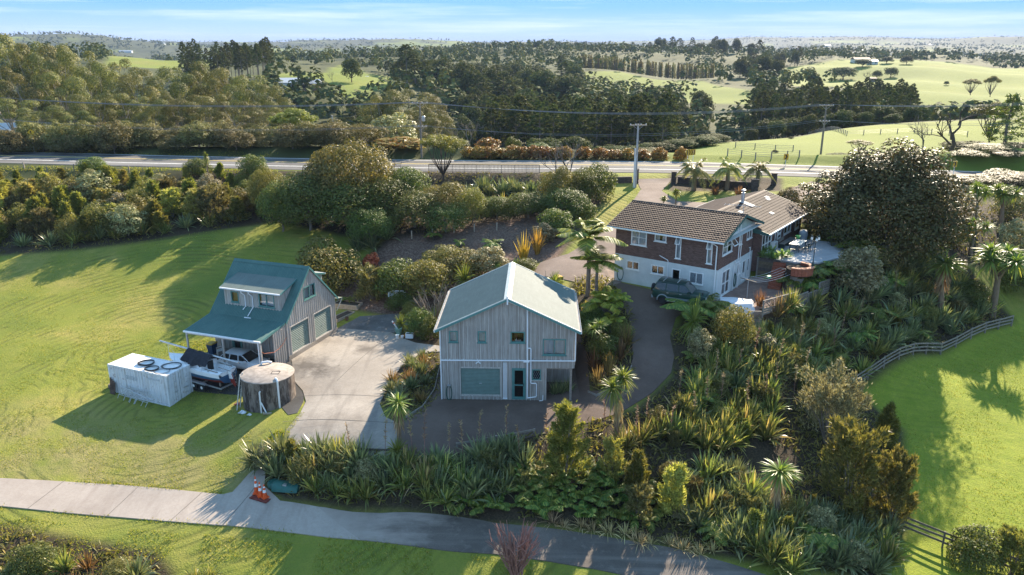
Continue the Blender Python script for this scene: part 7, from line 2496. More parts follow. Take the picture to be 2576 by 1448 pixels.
flax_in([(885,612),(990,588),(990,605),(900,640)], 7, .8, 13, ['dark_flax'], 'dark flax in the thicket beside the bark-covered slope', 'dark flax beside the bark slope', (1.7, 2.1))
flax_in([(1190,545),(1440,525),(1440,505),(1190,525)], 12, 1.3, 14, ['dark_flax', 'flax'], 'flax clump under the trees above the bark-covered slope', 'flax above the bark slope', (1.6, 2.2))
flax_in([(1180,500),(1400,480),(1400,470),(1180,480)], 8, 1.6, 15, ['dark_flax'], 'tall dark flax below the roadside railing', 'tall flax below the railing', (1.8, 2.4))
put_px('yellow_flax', 1318, 662, 75, 75, 'left-leaning bright yellow flax with orange base above the green-roofed house', 'flax', variant=0, name='yellow_flax')
put_px('yellow_flax', 1352, 640, 70, 62, 'golden yellow flax standing higher up the slope beside another', 'flax', variant=1, name='yellow_flax')
put_px('bronze_flax', 1955, 795, 62, 85, 'orange-bronze flax beside the grey tarpaulin', 'flax', name='bronze_flax')
put_px('bronze_flax', 1912, 772, 48, 60, 'bronze flax between the tarpaulin and the house corner', 'flax', name='bronze_flax')
for i, q in enumerate(((1505, 975), (1535, 945), (1560, 905), (1575, 870), (1495, 930))):
 put_px('bronze_flax', *q, 62, 72, 'bronze flax in the bed between the green-roofed house and the drive', 'flax', 'bronze flax in the drive bed', name='bronze_flax')
for i, q in enumerate(((1430, 985), (1412, 990), (1395, 992))):
 put_px('dark_flax', *q, 40, 50, 'small dark flax at the open carport of the board house', 'flax', 'flax at the carport', name='flax_clump')
for i, p in enumerate(scatter([(700,1180),(1000,1190),(1300,1170),(1700,1120),(2000,1000),(2150,870),(2250,760),(2000,900),(1700,1000),(1400,1120)], 46, 1.6, 31)):
 put('flax_stalk', p, PRND.uniform(2.4, 3.4), None, 'thin brown flax flower stalk with dark seed pods', 'flower stalk', 'flax flower stalks', name='flax_flower_stalk')
for q in ((1272, 1085, 75), (1068, 1105, 80), (1165, 1100, 60), (1060, 720, 0)):
 if q[2]:
  put_px('flax_stalk', q[0], q[1] + 60, q[2] + 60, 25, 'tall flax flower stalk rising in front of the forecourt', 'flower stalk', 'tall flower stalks in front of the forecourt', name='flax_flower_stalk')
for poly, n, sd, g_ in (([(1510,1140),(1735,1020),(1900,860),(2060,780),(2140,900),(1960,960),(1940,1110),(1700,1130)], 26, 71, 'below the curved drive'), ([(2090,730),(2270,650),(2380,700),(2500,790),(2350,865),(2160,950)], 22, 72, 'above the rail fence'), ([(1640,1180),(1800,1170),(1960,1300),(2230,1350),(2200,1430),(1850,1380),(1700,1320)], 16, 73, 'above the lower drive'), ([(660,1170),(1000,1185),(1330,1170),(1330,1230),(900,1250),(740,1220)], 12, 74, 'below the forecourt')):
 for i, p in enumerate(scatter(poly, n, 1.5, sd)):
  k = ['twiggy_scrub', 'olive_shrub', 'manuka', 'silver_shrub', 'tree_fern', 'dry_tuft'][i % 6]
  h = PRND.uniform(1.0, 1.9)
  d_ = {'twiggy_scrub': 'brown twiggy bush', 'olive_shrub': 'small rounded olive bush', 'manuka': 'small feathery green bush', 'silver_shrub': 'small grey-leaved bush', 'tree_fern': 'low spreading fern', 'dry_tuft': 'straw-coloured dead flax tuft'}[k]
  put(k, p, h, h * PRND.uniform(.9, 1.2) * (1.5 if k in ('tree_fern', 'dry_tuft') else 1), d_ + ' among the flax ' + g_, 'bush', d_ + ' ' + g_)
# cabbage trees
put_px('cabbage_tree', 1006, 1120, 145, 92, 'cabbage tree with one round head and dry skirt between yard and forecourt', variant=0)
put_px('cabbage_tree_young', 1000, 1165, 75, 66, 'young trunkless cabbage tree at the foot of the skirted cabbage tree', 'tree')
put_px('cabbage_tree_forked', 1552, 1105, 200, 100, 'two-headed cabbage tree with swollen dry trunk beside the curved drive')
put_px('cabbage_tree', 1948, 1310, 168, 118, 'cabbage tree with a thick dry skirt among the dark flax', variant=1)
put_px('cabbage_tree', 2358, 790, 158, 112, 'wide-headed cabbage tree on the flax slope above the rail fence', variant=1)
put_px('cabbage_tree_many', 2495, 795, 185, 115, 'tall many-headed cabbage tree at the corner of the paddock', variant=0)
put_px('cabbage_tree_many', 2450, 570, 118, 58, 'slim many-headed cabbage tree beside the big bronze tree', variant=1)
put_px('cabbage_tree_many', 2512, 585, 125, 75, 'bushy cabbage tree group behind the bark clearing', variant=0)
put_px('cabbage_tree_many', 2440, 640, 95, 70, 'low cabbage tree at the edge of the bark clearing', variant=1)
put_px('cabbage_tree_young', 1742, 860, 120, 75, 'upright young cabbage tree beside the tree fern below the car', 'tree')
put_px('cabbage_tree_thin', 1698, 540, 75, 46, 'thin-stemmed yellow cabbage tree on the upper drive, the taller of two')
put_px('cabbage_tree_thin', 1668, 530, 42, 40, 'short yellow cabbage tree on the upper drive')
put_px('cabbage_tree_thin', 526, 462, 90, 32, 'thin cabbage tree in front of the road')
put_px('cabbage_tree_many', 1492, 890, 95, 70, 'cabbage tree in the bed beside the green-roofed house', variant=1)
put_px('cabbage_tree_young', 1170, 740, 85, 62, 'upright cabbage tree behind the green-roofed house', 'tree')
put_px('cabbage_tree_young', 1180, 770, 60, 75, 'spreading young cabbage tree touching the green roof', 'tree')
put_px('cabbage_tree_young', 1395, 735, 55, 55, 'small cabbage tree beside the dark wheelie bin', 'tree')
put_px('cabbage_tree_young', 1300, 690, 42, 50, 'small cabbage tree at the ridge end of the green roof', 'tree')
put_px('cabbage_tree_thin', 1250, 700, 50, 50, 'leafy dracaena-like cabbage tree behind the green roof', 'tree')
# palms and ferns
put_px('palm', 1478, 745, 190, 175, 'tall feather palm with a slim grey trunk beside the brown drive', 'palm', variant=0)
put_px('palm', 1500, 750, 125, 130, 'shorter feather palm close to the taller one', 'palm', variant=1)
put_px('lime_palm', 1512, 815, 92, 115, 'bushy lime green palm in the bed beside the drive', 'palm', variant=0)
put_px('lime_palm', 1548, 795, 68, 80, 'small lime green palm at the drive edge', 'palm', variant=1)
put_px('lime_palm', 1535, 850, 70, 78, 'lime green palm between shrubs in the drive bed', 'palm', variant=1)
for i, (a, b) in enumerate(((1745, 480), (1828, 478), (1905, 470))):
 put_px('pindo_palm', a, b, (88, 86, 72)[i], (95, 85, 80)[i], ('silvery pindo palm beside the gate pillar at the road', 'silvery pindo palm in the middle of the three by the road', 'silvery pindo palm with yellowing fronds beside the second gate pillar')[i], 'palm', name='pindo_palm')
put_px('palm', 2030, 520, 60, 60, 'small palm behind the tiled wing roof', 'palm', variant=1)
for q, h, w, lb in (((1730, 805), 70, 125, 'wide tree fern in front of the dark green car'), ((1790, 790), 58, 105, 'tree fern with pale fronds beside the tarpaulin'), ((1090, 605), 32, 44, 'small tree fern on the bark slope beside the pale posts'), ((1157, 625), 32, 34, 'smallest tree fern on the bark slope'), ((1240, 630), 38, 62, 'broad tree fern on the bark slope'), ((2060, 700), 50, 90, 'tree fern beside the curved brick planter'), ((2005, 725), 55, 85, 'tree fern in front of the curved brick planter'), ((2035, 735), 50, 80, 'tree fern on the slope below the brick planter'), ((2105, 690), 45, 80, 'tree fern below the lamp post'), ((2165, 640), 62, 105, 'tree fern at the far edge of the patio'), ((2115, 620), 50, 70, 'small tree fern standing on the patio edge'), ((2200, 800), 45, 90, 'tree fern among the flax below the silver shrub'), ((1990, 790), 40, 60, 'tree fern against the lattice fence'), ((2230, 720), 40, 75, 'tree fern above the silver shrub'), ((1745, 905), 32, 60, 'low fern in the bed beside the curved drive'), ((1775, 960), 30, 55, 'pale fern among the flax beside the drive')):
 put_px('tree_fern', *q, h, w, lb, 'tree fern')
put_px('agave', 1928, 672, 62, 62, 'blue-green rosette succulent beside the wing door', 'succulent', name='agave')
put_px('agave', 1965, 680, 60, 70, 'bushy rosette succulent at the patio edge', 'succulent', name='agave')
put_px('agave', 1283, 1112, 28, 34, 'single small agave at the forecourt edge', 'succulent', name='agave')
# shrubs and small trees near the buildings
NEARP = [
 ('olive_shrub',826,722,122,155,'large round olive-green shrub behind the barn'),
 ('twiggy_scrub',938,752,80,105,'brown twiggy shrub between the round shrub and the gravel'),
 ('red_shrub',935,672,36,40,'small red-leaved shrub at the foot of the dark flax'),
 ('shrub',1005,738,88,120,'glossy dark shrub above the bathtub'),
 ('olive_shrub',1075,742,92,120,'olive shrub above the bare stems'),
 ('olive_shrub',1120,672,56,105,'low olive shrub on the bark slope edge'),
 ('olive_shrub',1175,690,66,120,'broad olive shrub behind the green roof'),
 ('silver_shrub',1235,690,72,90,'silvery shrub behind the green roof ridge'),
 ('shrub',1320,690,40,62,'leafy bright shrub behind the green roof'),
 ('bare_shrub',1095,815,105,110,'bare-stemmed shrub against the green roof corner'),
 ('shrub',1058,838,66,72,'dense green shrub beside the pots'),
 ('shrub',1085,850,58,60,'dark leafy shrub beside the board house'),
 ('olive_shrub',1035,800,42,50,'small yellow-green shrub above the gravel'),
 ('shrub',1010,775,40,70,'dark low shrub beside the bathtub'),
 ('shrub',1400,590,66,85,'rounded shrub beside the grass strip'),
 ('shrub',1460,560,62,75,'rounded shrub at the bend of the grass strip'),
 ('shrub',1500,500,88,95,'tall leafy shrub at the top of the grass strip'),
 ('silver_shrub',1370,610,50,60,'grey-green shrub behind the yellow flaxes'),
 ('olive_shrub',1842,872,112,100,'dense olive-brown shrub in front of the lattice fence'),
 ('silver_shrub',1758,905,85,62,'slender speckled shrub below the young cabbage tree'),
 ('shrub',1790,900,60,50,'small dark shrub between two olive shrubs'),
 ('silver_shrub',2152,745,130,122,'silver-leaved shrub beside the lattice fence'),
 ('silver_tree',2080,1120,205,215,'broad silvery tree among the flax beside the paddock'),
 ('broom',2130,1290,235,185,'dark green upright tree beside the paddock'),
 ('broom',2232,1320,190,140,'thin pale feathery tree at the paddock edge'),
 ('manuka',2225,1120,110,90,'feathery dark shrub behind the upright tree'),
 ('manuka_cone',1422,1205,205,165,'tall conical green shrub in front of the carport'),
 ('pale_manuka',1540,1200,105,90,'pale feathery shrub beside the conical shrub'),
 ('manuka',1600,1240,115,100,'dusky feathery shrub in the middle of the bank'),
 ('pale_manuka',1692,1300,140,108,'pale green feathery shrub above the lower drive'),
 ('twiggy_scrub',1605,1305,90,90,'brown twiggy shrub with a bare trunk above the lower drive'),
 ('bare_shrub',1296,1450,150,140,'leafless reddish shrub in front of the lower drive'),
 ('shrub',2450,1425,110,130,'glossy shrub at the lower paddock fence'),
 ('broom',2545,1448,125,120,'brownish feathery shrub at the lower paddock fence'),
 ('shrub',2010,935,60,60,'small round green shrub above the silvery tree'),
 ('shrub',90,1440,80,110,'small-leaved glossy shrub on the grass verge'),
 ('olive_shrub',300,1450,50,80,'low olive shrub on the grass verge'),
 ('shrub',1490,830,60,75,'leafy shrub beside the eave of the green roof'),
 ('olive_shrub',1560,850,50,60,'small olive shrub at the drive edge'),
 ('shrub',1520,905,70,80,'shrub with glossy leaves in the drive bed'),
 ('shrub',2030,990,40,50,'shrub at the top of the rail fence'),
 ('scrub',2060,560,75,110,'russet shrub beside the tiled wing'),
 ('scrub',2130,545,60,100,'brownish shrub in front of the bronze tree'),
 ('scrub',1980,520,50,60,'russet shrub at the second gateway'),
 ('bronze_flax',1800,490,26,60,'low bronze flax under the pindo palms'),
 ('bronze_flax',1860,492,26,60,'low bronze flax beside the stone pillar'),
 ('shrub',2330,640,50,90,'low shrub under the bronze tree'),
 ('silver_shrub',2270,650,50,80,'pale speckled shrub at the end of the lattice fence'),
 ('shrub',2390,610,60,90,'dark shrub at the edge of the bark clearing'),
 ('scrub',2550,560,80,110,'grey brown scrub behind the cabbage trees'),
 ('silver_shrub',2545,640,90,80,'grey feathery shrub at the edge of the bark clearing'),
 ('shrub',2560,730,90,100,'dark shrub beside the paddock corner'),
 ('shrub',2440,760,60,80,'dark leafy shrub among the flax above the rail fence'),
]
for k, a, b, h, w, lb in NEARP:
 put_px(k, a, b, h, w, lb, 'flax' if 'flax' in k else ('tree' if 'tree' in lb else 'shrub'), variant=0 if k == 'bare_shrub' and b > 1400 else (1 if k == 'bare_shrub' else None))
put_px('bronze_tree', 2218, 628, 272, 395, 'huge spreading bronze-leaved tree behind the patio', variant=0)
# bank below the road on the left
for i, p in enumerate(scatter([(-40,455),(300,450),(720,450),(720,540),(560,566),(400,592),(200,615),(-40,632)], 105, 1.55, 21)):
 k = ['manuka', 'manuka', 'pale_manuka', 'twiggy_scrub', 'manuka', 'silver_shrub', 'olive_shrub'][i % 7]
 nm = {'manuka': ('olive-green feathery shrub on the bank below the road', 'feathery shrubs on the road bank'), 'pale_manuka': ('pale yellow-green feathery shrub on the bank below the road', 'pale shrubs on the road bank'), 'twiggy_scrub': ('brownish twiggy shrub on the bank below the road', 'brown shrubs on the road bank'), 'silver_shrub': ('silver-leaved shrub on the bank below the road', 'silver shrubs on the road bank'), 'olive_shrub': ('rounded olive shrub on the bank below the road', 'rounded shrubs on the road bank')}[k]
 h = PRND.uniform(2.2, 4.0)
 if p.y > 98:
  h *= .6
 put(k, p, h, h * PRND.uniform(.85, 1.35), nm[0], 'shrub', nm[1])
for a, b, h, w in ((235, 425, 42, 70), (500, 425, 40, 62), (640, 432, 55, 70)):
 put_px('shrub', a, b + 12, h, w, 'leafy shrub standing against the road shoulder above the bank', 'shrub', 'leafy shrubs against the road shoulder')
# dark trees in the middle below the road
MIDT = [
 ('olive_tree',872,345,91,225,'broad olive-brown tree in front of the road'),
 ('olive_tree',815,368,93,110,'small tree with a light green crown beside the broad olive-brown tree'),
 ('broad_tree',770,432,88,170,'dark leafy tree at the end of the lawn'),
 ('broad_tree',700,455,88,110,'dark low tree joining the bank shrubs'),
 ('broad_tree',880,450,87,190,'dark tree below the broad olive-brown tree'),
 ('broad_tree',960,440,89,150,'dark green tree left of the railing'),
 ('broad_tree',1020,415,92,120,'grey-green tree beside the end of the railing'),
 ('broad_tree',1040,480,87,140,'dark rounded tree above the bark slope posts'),
 ('olive_tree',1120,455,89,130,'olive tree in front of the retaining wall'),
 ('broad_tree',1120,510,86,110,'dark tree above the small tree ferns'),
 ('olive_tree',1185,470,88,90,'small olive tree below the railing'),
 ('olive_tree',1410,415,92,105,'thin-leaved olive tree at the end of the railing'),
 ('broad_tree',1468,420,93,80,'bright-topped tree beside the stone wall'),
 ('broad_tree',1420,470,89,120,'dark tree at the edge of the grass strip'),
 ('broad_tree',1330,480,89,110,'dark tree behind the flax above the bark slope'),
 ('broad_tree',1250,490,89,90,'dark rounded tree in the shade above the bark slope'),
 ('olive_tree',660,415,92,80,'loose olive tree against the road'),
 ('broad_tree',930,520,84,110,'dark low tree above the lawn corner'),
]
for k, a, t, r_, w, lb in MIDT:
 put_top(k, a, t, r_, w, lb)
put_top('kanuka', 1112, 328, 103, 125, 'flat-topped tree with thin dark stems in front of the road', variant=0, minh=6.0)
put_top('bare_tree', 1432, 345, 95, 150, 'leafless branching tree in front of the road and stone wall', variant=0)
put_top('bare_tree', 1005, 390, 93, 70, 'small leafless tree behind the dark trees', variant=1)
# beyond the road: gum-like trees on the left
GUMS = [(-20,77,171,165),(28,84,166,165),(78,102,164,132),(130,122,156,132),(185,110,171,143),(235,150,156,121),(285,140,171,132),(335,172,156,121),(60,162,146,143),(150,177,146,132),(230,229,136,132),(310,234,140,132),(375,249,138,99),(430,166,165,132),(475,154,175,121),(520,156,170,121),(570,166,165,121),(620,184,160,121),(665,209,155,110),(705,250,148,99),(740,275,142,88),(455,234,142,121),(520,234,140,121),(590,249,138,121),(650,274,135,110),(700,310,130,88),(20,244,132,132),(100,264,128,132),(180,274,130,121),(400,224,150,66),(1020,215,175,165),(960,225,170,121),(1080,240,165,99),(1050,270,155,121),(1110,285,150,77)]
for i, (a, t, r_, w) in enumerate(GUMS):
 late = a > 900
 put_top('gum', a, t, r_, w, 'billowing gum-like tree behind the roadside transformer pole' if late else 'tall gum-like tree with bronze-green billowing crown across the road', 'tree', 'gum trees behind the transformer pole' if late else 'gum trees across the road', name='gum_tree')
RS = random.Random(9)
for i in range(34):
 a = -30 + i * 26 + RS.uniform(-8, 8)
 put_top('scrub', a, RS.uniform(300, 340), RS.uniform(112, 119), RS.uniform(80, 110), 'brownish roadside scrub across the road under the gum trees', 'shrub', 'roadside scrub across the road')
put_top('kanuka', 735, 268, 130, 130, 'dark kanuka tree with spreading stems across the road', variant=1, minh=7)
ACROSS = [('scrub',840,300,118,130,'brown-green tree across the road beside the tall pole stub'),('silver_shrub',985,282,122,130,'grey-leaved dome-shaped tree across the road'),('olive_tree',905,310,116,120,'olive tree across the road in front of the roof'),
 ('bare_tree',1180,300,130,120,'grey leafless tree across the road'),('autumn_shrub',1225,345,118,60,'rust-red rounded shrub across the road'),('scrub',1130,345,114,100,'scrubby shrub beside the transformer pole'),('autumn_shrub',1010,345,112,130,'low autumn-leaved shrub beside the pole foot'),('shrub',1290,342,122,45,'upright bright-green shrub behind the autumn hedge'),('shrub',1355,365,114,50,'small green shrub in the autumn hedge'),
 ('round_tree',1370,345,140,90,'dark rounded scrub behind the autumn hedge'),('round_tree',1440,340,145,90,'dark bushy scrub behind the hedge and bare tree'),('scrub',1640,372,118,70,'pale green shrub at the end of the autumn hedge'),('olive_tree',860,325,114,80,'leafy tree across the road beyond the broad tree')]
for k, a, t, r_, w, lb in ACROSS:
 put_top(k, a, t, r_, w, lb, 'shrub' if 'shrub' in lb or 'scrub' in lb else 'tree')
for i in range(12):
 put_top('round_tree', 1530 + i * 24, 358 + RS.uniform(0, 12), RS.uniform(150, 165), 75, 'low dark scrub on the slope behind the road', 'shrub', 'dark scrub behind the road', minh=2, name='dark_scrub')
# autumn hedge along the far side of the road
rf2 = smooth_poly(ROAD_F, 10, False)
acc = 0
for a, b in zip(rf2[:-1], rf2[1:]):
 acc += (b - a).length
 q = b + Vector((0, 1.6, 0))
 px_, py_ = pix(q)
 if acc > 1.5 and 1165 < px_ < 1722:
  acc = 0
  z = gh(q.x, q.y)
  put('autumn_shrub', (q.x, q.y, z), RS.uniform(1.5, 2.1), RS.uniform(2.2, 2.8), 'bush of the yellow and russet autumn hedge along the road', 'hedge', 'autumn hedge along the road', name='hedge_bush')
# right-hand trees behind the bronze tree
RT = [('bare_macrocarpa',2408,262,118,170,'large leafless tree with upswept branches behind the bronze tree'),('bare_tree',2335,285,125,90,'smaller leafless tree beside the large leafless one'),('young_pine',2552,240,118,140,'dense young pine at the edge of the view'),('kanuka',2505,252,150,110,'flat-topped tree on tall bare trunks in the paddock'),
 ('round_tree',2440,355,122,130,'dark rounded scrub under the leafless trees'),('round_tree',2545,380,115,120,'dark shrub below the young pine'),('scrub',2545,430,105,150,'pale scrub behind the cabbage trees'),('scrub',2460,440,103,100,'grey-green scrub beyond the cabbage trees'),('kanuka',2165,350,130,70,'dark windswept tree on the paddock behind the power pole'),('round_tree',2500,395,128,110,'dark rounded bush at the roadside below the young pine'),('scrub',2570,405,124,110,'russet scrub at the road beside the dark bush'),('scrub',2430,405,122,100,'low grey scrub across the road beneath the leafless trees'),('round_tree',2110,385,122,60,'dark round bush at the roadside power pole')]
for k, a, t, r_, w, lb in RT:
 put_top(k, a, t, r_, w, lb)
for a, t, r_, w, k in ((2440, 392, 108, 90, 'scrub'), (2490, 385, 110, 100, 'olive_tree'), (2535, 390, 107, 90, 'scrub'), (2575, 380, 112, 110, 'olive_tree'), (2520, 375, 118, 90, 'scrub'), (2460, 380, 120, 80, 'olive_tree')):
 put_top(k, a, t, r_, w, 'bushy roadside scrub across the road beyond the cabbage trees', 'shrub', 'roadside scrub beyond the cabbage trees')
# pines and bush in the valleys
def wood(n, pr, rr, kinds, hr, label, group, seed, wr=(.36, .46), dmin=4.5, nm=None, cat_='tree'):
 rg_ = random.Random(seed)
 got = []
 t = 0
 while len(got) < n and t < n * 40:
  t += 1
  a, r_ = rg_.uniform(*pr), rg_.uniform(*rr)
  q = at_r(a, 300, r_)
  if any((q.x - x) ** 2 + (q.y - y) ** 2 < dmin ** 2 for x, y in got):
   continue
  if any(in_poly([q.x], [q.y], [tuple(v) for v in P])[0] for P in PASTURE):
   continue
  got.append((q.x, q.y))
 zs = height_np([a for a, b in got], [b for a, b in got])
 for (x, y), z in zip(got, zs):
  h = rg_.uniform(*hr)
  put(kinds[rg_.randrange(len(kinds))], (x, y, z), h, h * rg_.uniform(*wr), label, cat_, group, name=nm)
wood(105, (1235, 1690), (235, 320), ['pine'], (17, 23), 'tall dark pine in the plantation beyond the road', 'pine plantation beyond the road', 41, nm='pine_tree')
wood(30, (1180, 1330), (330, 420), ['pine', 'round_tree'], (12, 18), 'dark tree at the back of the pine plantation', 'trees behind the plantation', 42, (.5, .8), 6, 'plantation_edge_tree')
wood(48, (470, 715), (430, 520), ['pine'], (17, 22), 'slender pine in the distant row above the gum trees', 'distant pine row', 43, (.28, .36), 5, 'pine_tree')
wood(85, (905, 1450), (430, 640), ['round_tree', 'pine', 'round_tree'], (11, 21), 'dark bush tree on the ridge beyond the pines', 'bush on the middle ridge', 44, (.55, .85), 8, 'bush_tree')
wood(105, (1885, 2290), (310, 440), ['pine'], (14, 19), 'pine in the stand between the two right-hand paddocks', 'pine stand between the paddocks', 45, (.34, .44), 4.5, 'pine_tree')
wood(40, (1880, 2320), (270, 330), ['round_tree'], (5, 8), 'dark scrub tree at the foot of the pine stand', 'scrub at the foot of the pine stand', 46, (.8, 1.1), 4, 'scrub_tree')
wood(26, (1480, 1780), (330, 440), ['round_tree', 'pine'], (9, 15), 'tree in the gully below the middle paddock', 'trees in the gully', 47, (.5, .8), 7, 'gully_tree')
wood(22, (860, 1180), (215, 330), ['pine', 'round_tree'], (10, 15), 'dark tree in the valley behind the gum trees', 'trees in the near valley', 48, (.5, .7), 7, 'valley_tree')
wood(26, (1850, 2100), (650, 900), ['round_tree', 'pine'], (12, 20), 'tree of the distant grove beyond the paddocks', 'distant grove', 49, (.5, .8), 9, 'grove_tree')
wood(22, (1600, 1900), (1000, 1200), ['round_tree', 'pine'], (14, 24), 'tree on the skyline ridge behind the shelterbelt', 'ridge trees behind the shelterbelt', 50, (.5, .8), 12, 'ridge_tree')
# clipped shelterbelt between two paddocks
A_, B_ = at_r(1455, 178, 760), at_r(1800, 203, 700)
for i in range(110):
 t = i / 109
 q = A_.lerp(B_, t) + Vector((RS.uniform(-1.5, 1.5), 4 + (i % 3) * 3.5, 0))
 put('shelter_conifer', (q.x, q.y, gh(q.x, q.y)), RS.uniform(11, 14), 3.4, 'conifer of the long clipped shelterbelt along the paddock', 'tree', 'shelterbelt conifers', name='shelterbelt_tree')
# single paddock trees
for k, a, b, h, w, lb in (('bare_macrocarpa',2180,205,24,36,'spreading tree on the far paddock ridge, casting a dark shadow'),('round_tree',2240,195,24,34,'round-headed tree on the far paddock ridge'),('round_tree',2205,198,20,24,'small tree on the far paddock ridge'),('round_tree',2245,312,26,44,'dark tree alone on the crest of the near paddock'),('kanuka',2490,245,52,42,'windswept tree on a tall trunk beside the far paddock'),('kanuka',2440,240,40,50,'leaning sparse tree beside the far paddock'),('pine',1510,235,40,26,'lone tall pine in the middle paddock'),('pine',1560,240,34,30,'lone broad pine below the middle paddock'),('round_tree',2120,200,30,60,'sparse grey tree on the far paddock'),('round_tree',885,208,58,48,'big dark macrocarpa on the dry paddock'),('bare_tree',836,210,28,24,'small leafless tree on the dry paddock'),('round_tree',2380,215,10,12,'tiny bush on the far paddock'),('round_tree',1990,350,6,14,'small gorse bush on the near paddock'),('round_tree',1950,385,8,16,'small dark bush near the road end of the paddock'),('round_tree',2170,168,18,40,'hedge-like tree clump beside the distant farmhouse'),('round_tree',2230,160,16,30,'tree beside the distant farmhouse roof'),('round_tree',2280,162,22,30,'tall tree on the right of the distant farmhouse')):
 put_px(k, a, b, h, w, lb, 'tree' if 'bush' not in lb else 'bush')
# woods too far off to tell the trees apart
def woodland():
 rg_ = np.random.default_rng(77)
 parts = []
 for r0, r1, n, leaf, nl, hh in ((335, 1000, 1500, 2.6, 34, (7, 15)), (1000, 2600, 6000, 3.8, 12, (6, 13)), (2600, 9000, 15000, 6.0, 5, (6, 13))):
  az = np.radians(rg_.uniform(-42, 42, n * 3))
  r_ = np.exp(rg_.uniform(math.log(r0), math.log(r1), n * 3))
  x, y = r_ * np.sin(az), r_ * np.cos(az)
  b = cover_masks(x, y)['bush']
  k = (b > .6) & (rg_.random(len(x)) < .9) & (far_noise(x, y, 140, 9) > .22)
  x, y = x[k][:n], y[k][:n]
  z = height_np(x, y)
  m = len(x)
  h = rg_.uniform(*hh, m)
  w = h * rg_.uniform(.5, 1.0, m)
  i = np.repeat(np.arange(m), nl)
  d = rdir(len(i), rg_)
  d[:, 2] = np.abs(d[:, 2]) * 1.2 - .2
  c = np.c_[x[i] + d[:, 0] * w[i] * .5, y[i] + d[:, 1] * w[i] * .5, z[i] + h[i] * (.45 + .5 * d[:, 2])]
  nrm = unit(d + rdir(len(i), rg_) * .5 + np.array([0, 0, .3]))
  ax = np.cross(nrm, rdir(len(i), rg_))
  tone = rg_.random(m)[i] * .7 + rg_.random(len(i)) * .3
  parts.append(diamonds(c, ax, nrm, leaf, leaf * .8, rg_, tone))
 return tag(link('woodland', lmesh('woodland', cat(*parts), leaf_mat('far_foliage', [(0, (.028, .038, .017)), (.6, (.055, .065, .028)), (1, (.10, .10, .045))], .8, .12, spec=.1))), kind='stuff')
woodland()
# rough grass: blades standing in the lawn, along edges and on the verges
def rough_grass():
 rg_ = np.random.default_rng(78)
 P = []
 for poly, n, L in (([(-60,1290),(560,1350),(1000,1378),(1400,1420),(1550,1460),(1550,1560),(-60,1560)], 9000, .16), ([(-60,900),(300,820),(560,900),(640,1100),(600,1200),(560,1235),(0,1195),(-60,1195)], 12000, .10), ([(-60,640),(560,580),(720,570),(740,640),(480,760),(300,820),(-60,900)], 7000, .11), ([(430,830),(560,770),(590,880),(440,890)], 1800, .2), ([(2170,985),(2560,830),(2640,900),(2640,1400),(2300,1330),(2260,1100)], 9000, .10), ([(-40,384),(700,396),(700,385),(-40,374)], 2500, .25), ([(-40,430),(700,440),(700,428),(-40,418)], 2500, .25), ([(640,1130),(700,1085),(730,1090),(700,1140),(640,1180)], 900, .3), ([(-60,1197),(300,1215),(560,1238),(560,1250),(300,1226),(-60,1207)], 1800, .17), ([(-60,1266),(300,1297),(740,1338),(1200,1388),(1200,1402),(740,1352),(300,1312),(-60,1280)], 3000, .17), ([(690,1112),(722,1080),(756,1040),(766,1042),(732,1086),(704,1118)], 700, .15), ([(1560,545),(1602,500),(1618,478),(1600,470),(1500,590),(1440,640),(1500,602)], 1500, .15)):
  wp = [tuple(ground(*q).xy) for q in poly]
  xs, ys = [q[0] for q in wp], [q[1] for q in wp]
  x = rg_.uniform(min(xs), max(xs), n * 3)
  y = rg_.uniform(min(ys), max(ys), n * 3)
  k = in_poly(x, y, wp) & (far_noise(x + 500, y + 500, 1.7, 4) > .38)
  x, y = x[k][:n], y[k][:n]
  z = height_np(x, y)
  m = len(x)
  d = rdir(m, rg_) * .6 + np.array([0, 0, 1.0])
  P.append(blades(np.c_[x, y, z], d, L * (.5 + rg_.random(m)), .035 + L * .12, .3, rg_, 1, [1, .15], 1.5))
 return tag(link('rough_grass', lmesh('rough_grass', cat(*P), L_GRASS)), kind='stuff')
rough_grass()
def ground_cover():
 rg_ = np.random.default_rng(79)
 P = []
 for bi, n, L in ((0, 19000, .55), (4, 10000, .5), (1, 900, .5), (2, 1500, .6), (8, 4500, .6), (5, 900, .6)):
  wp = [tuple(q) for q in BEDS[bi]]
  xs, ys = [q[0] for q in wp], [q[1] for q in wp]
  x = rg_.uniform(min(xs), max(xs), n * 4)
  y = rg_.uniform(min(ys), max(ys), n * 4)
  k = in_poly(x, y, wp) & (far_noise(x + 300, y + 300, 2.2, 6) > .33)
  x, y = x[k][:n], y[k][:n]
  z = height_np(x, y)
  m = len(x)
  d = rdir(m, rg_) * .9 + np.array([0, 0, 1.0])
  P.append(blades(np.c_[x, y, z], d, L * (.4 + rg_.random(m)), .06 + .05 * rg_.random(m), .35, rg_, 2, [.8, 1, .1], 1.0))
 return tag(link('ground_cover', lmesh('ground_cover', cat(*P), L_OLIVE)), kind='stuff')
ground_cover()
pl_ = link('leaves', LIB['shrub'][0][0][1][1], POT_SHRUB, (0, 0, .28))
pl_.scale = (.2, .2, .28)
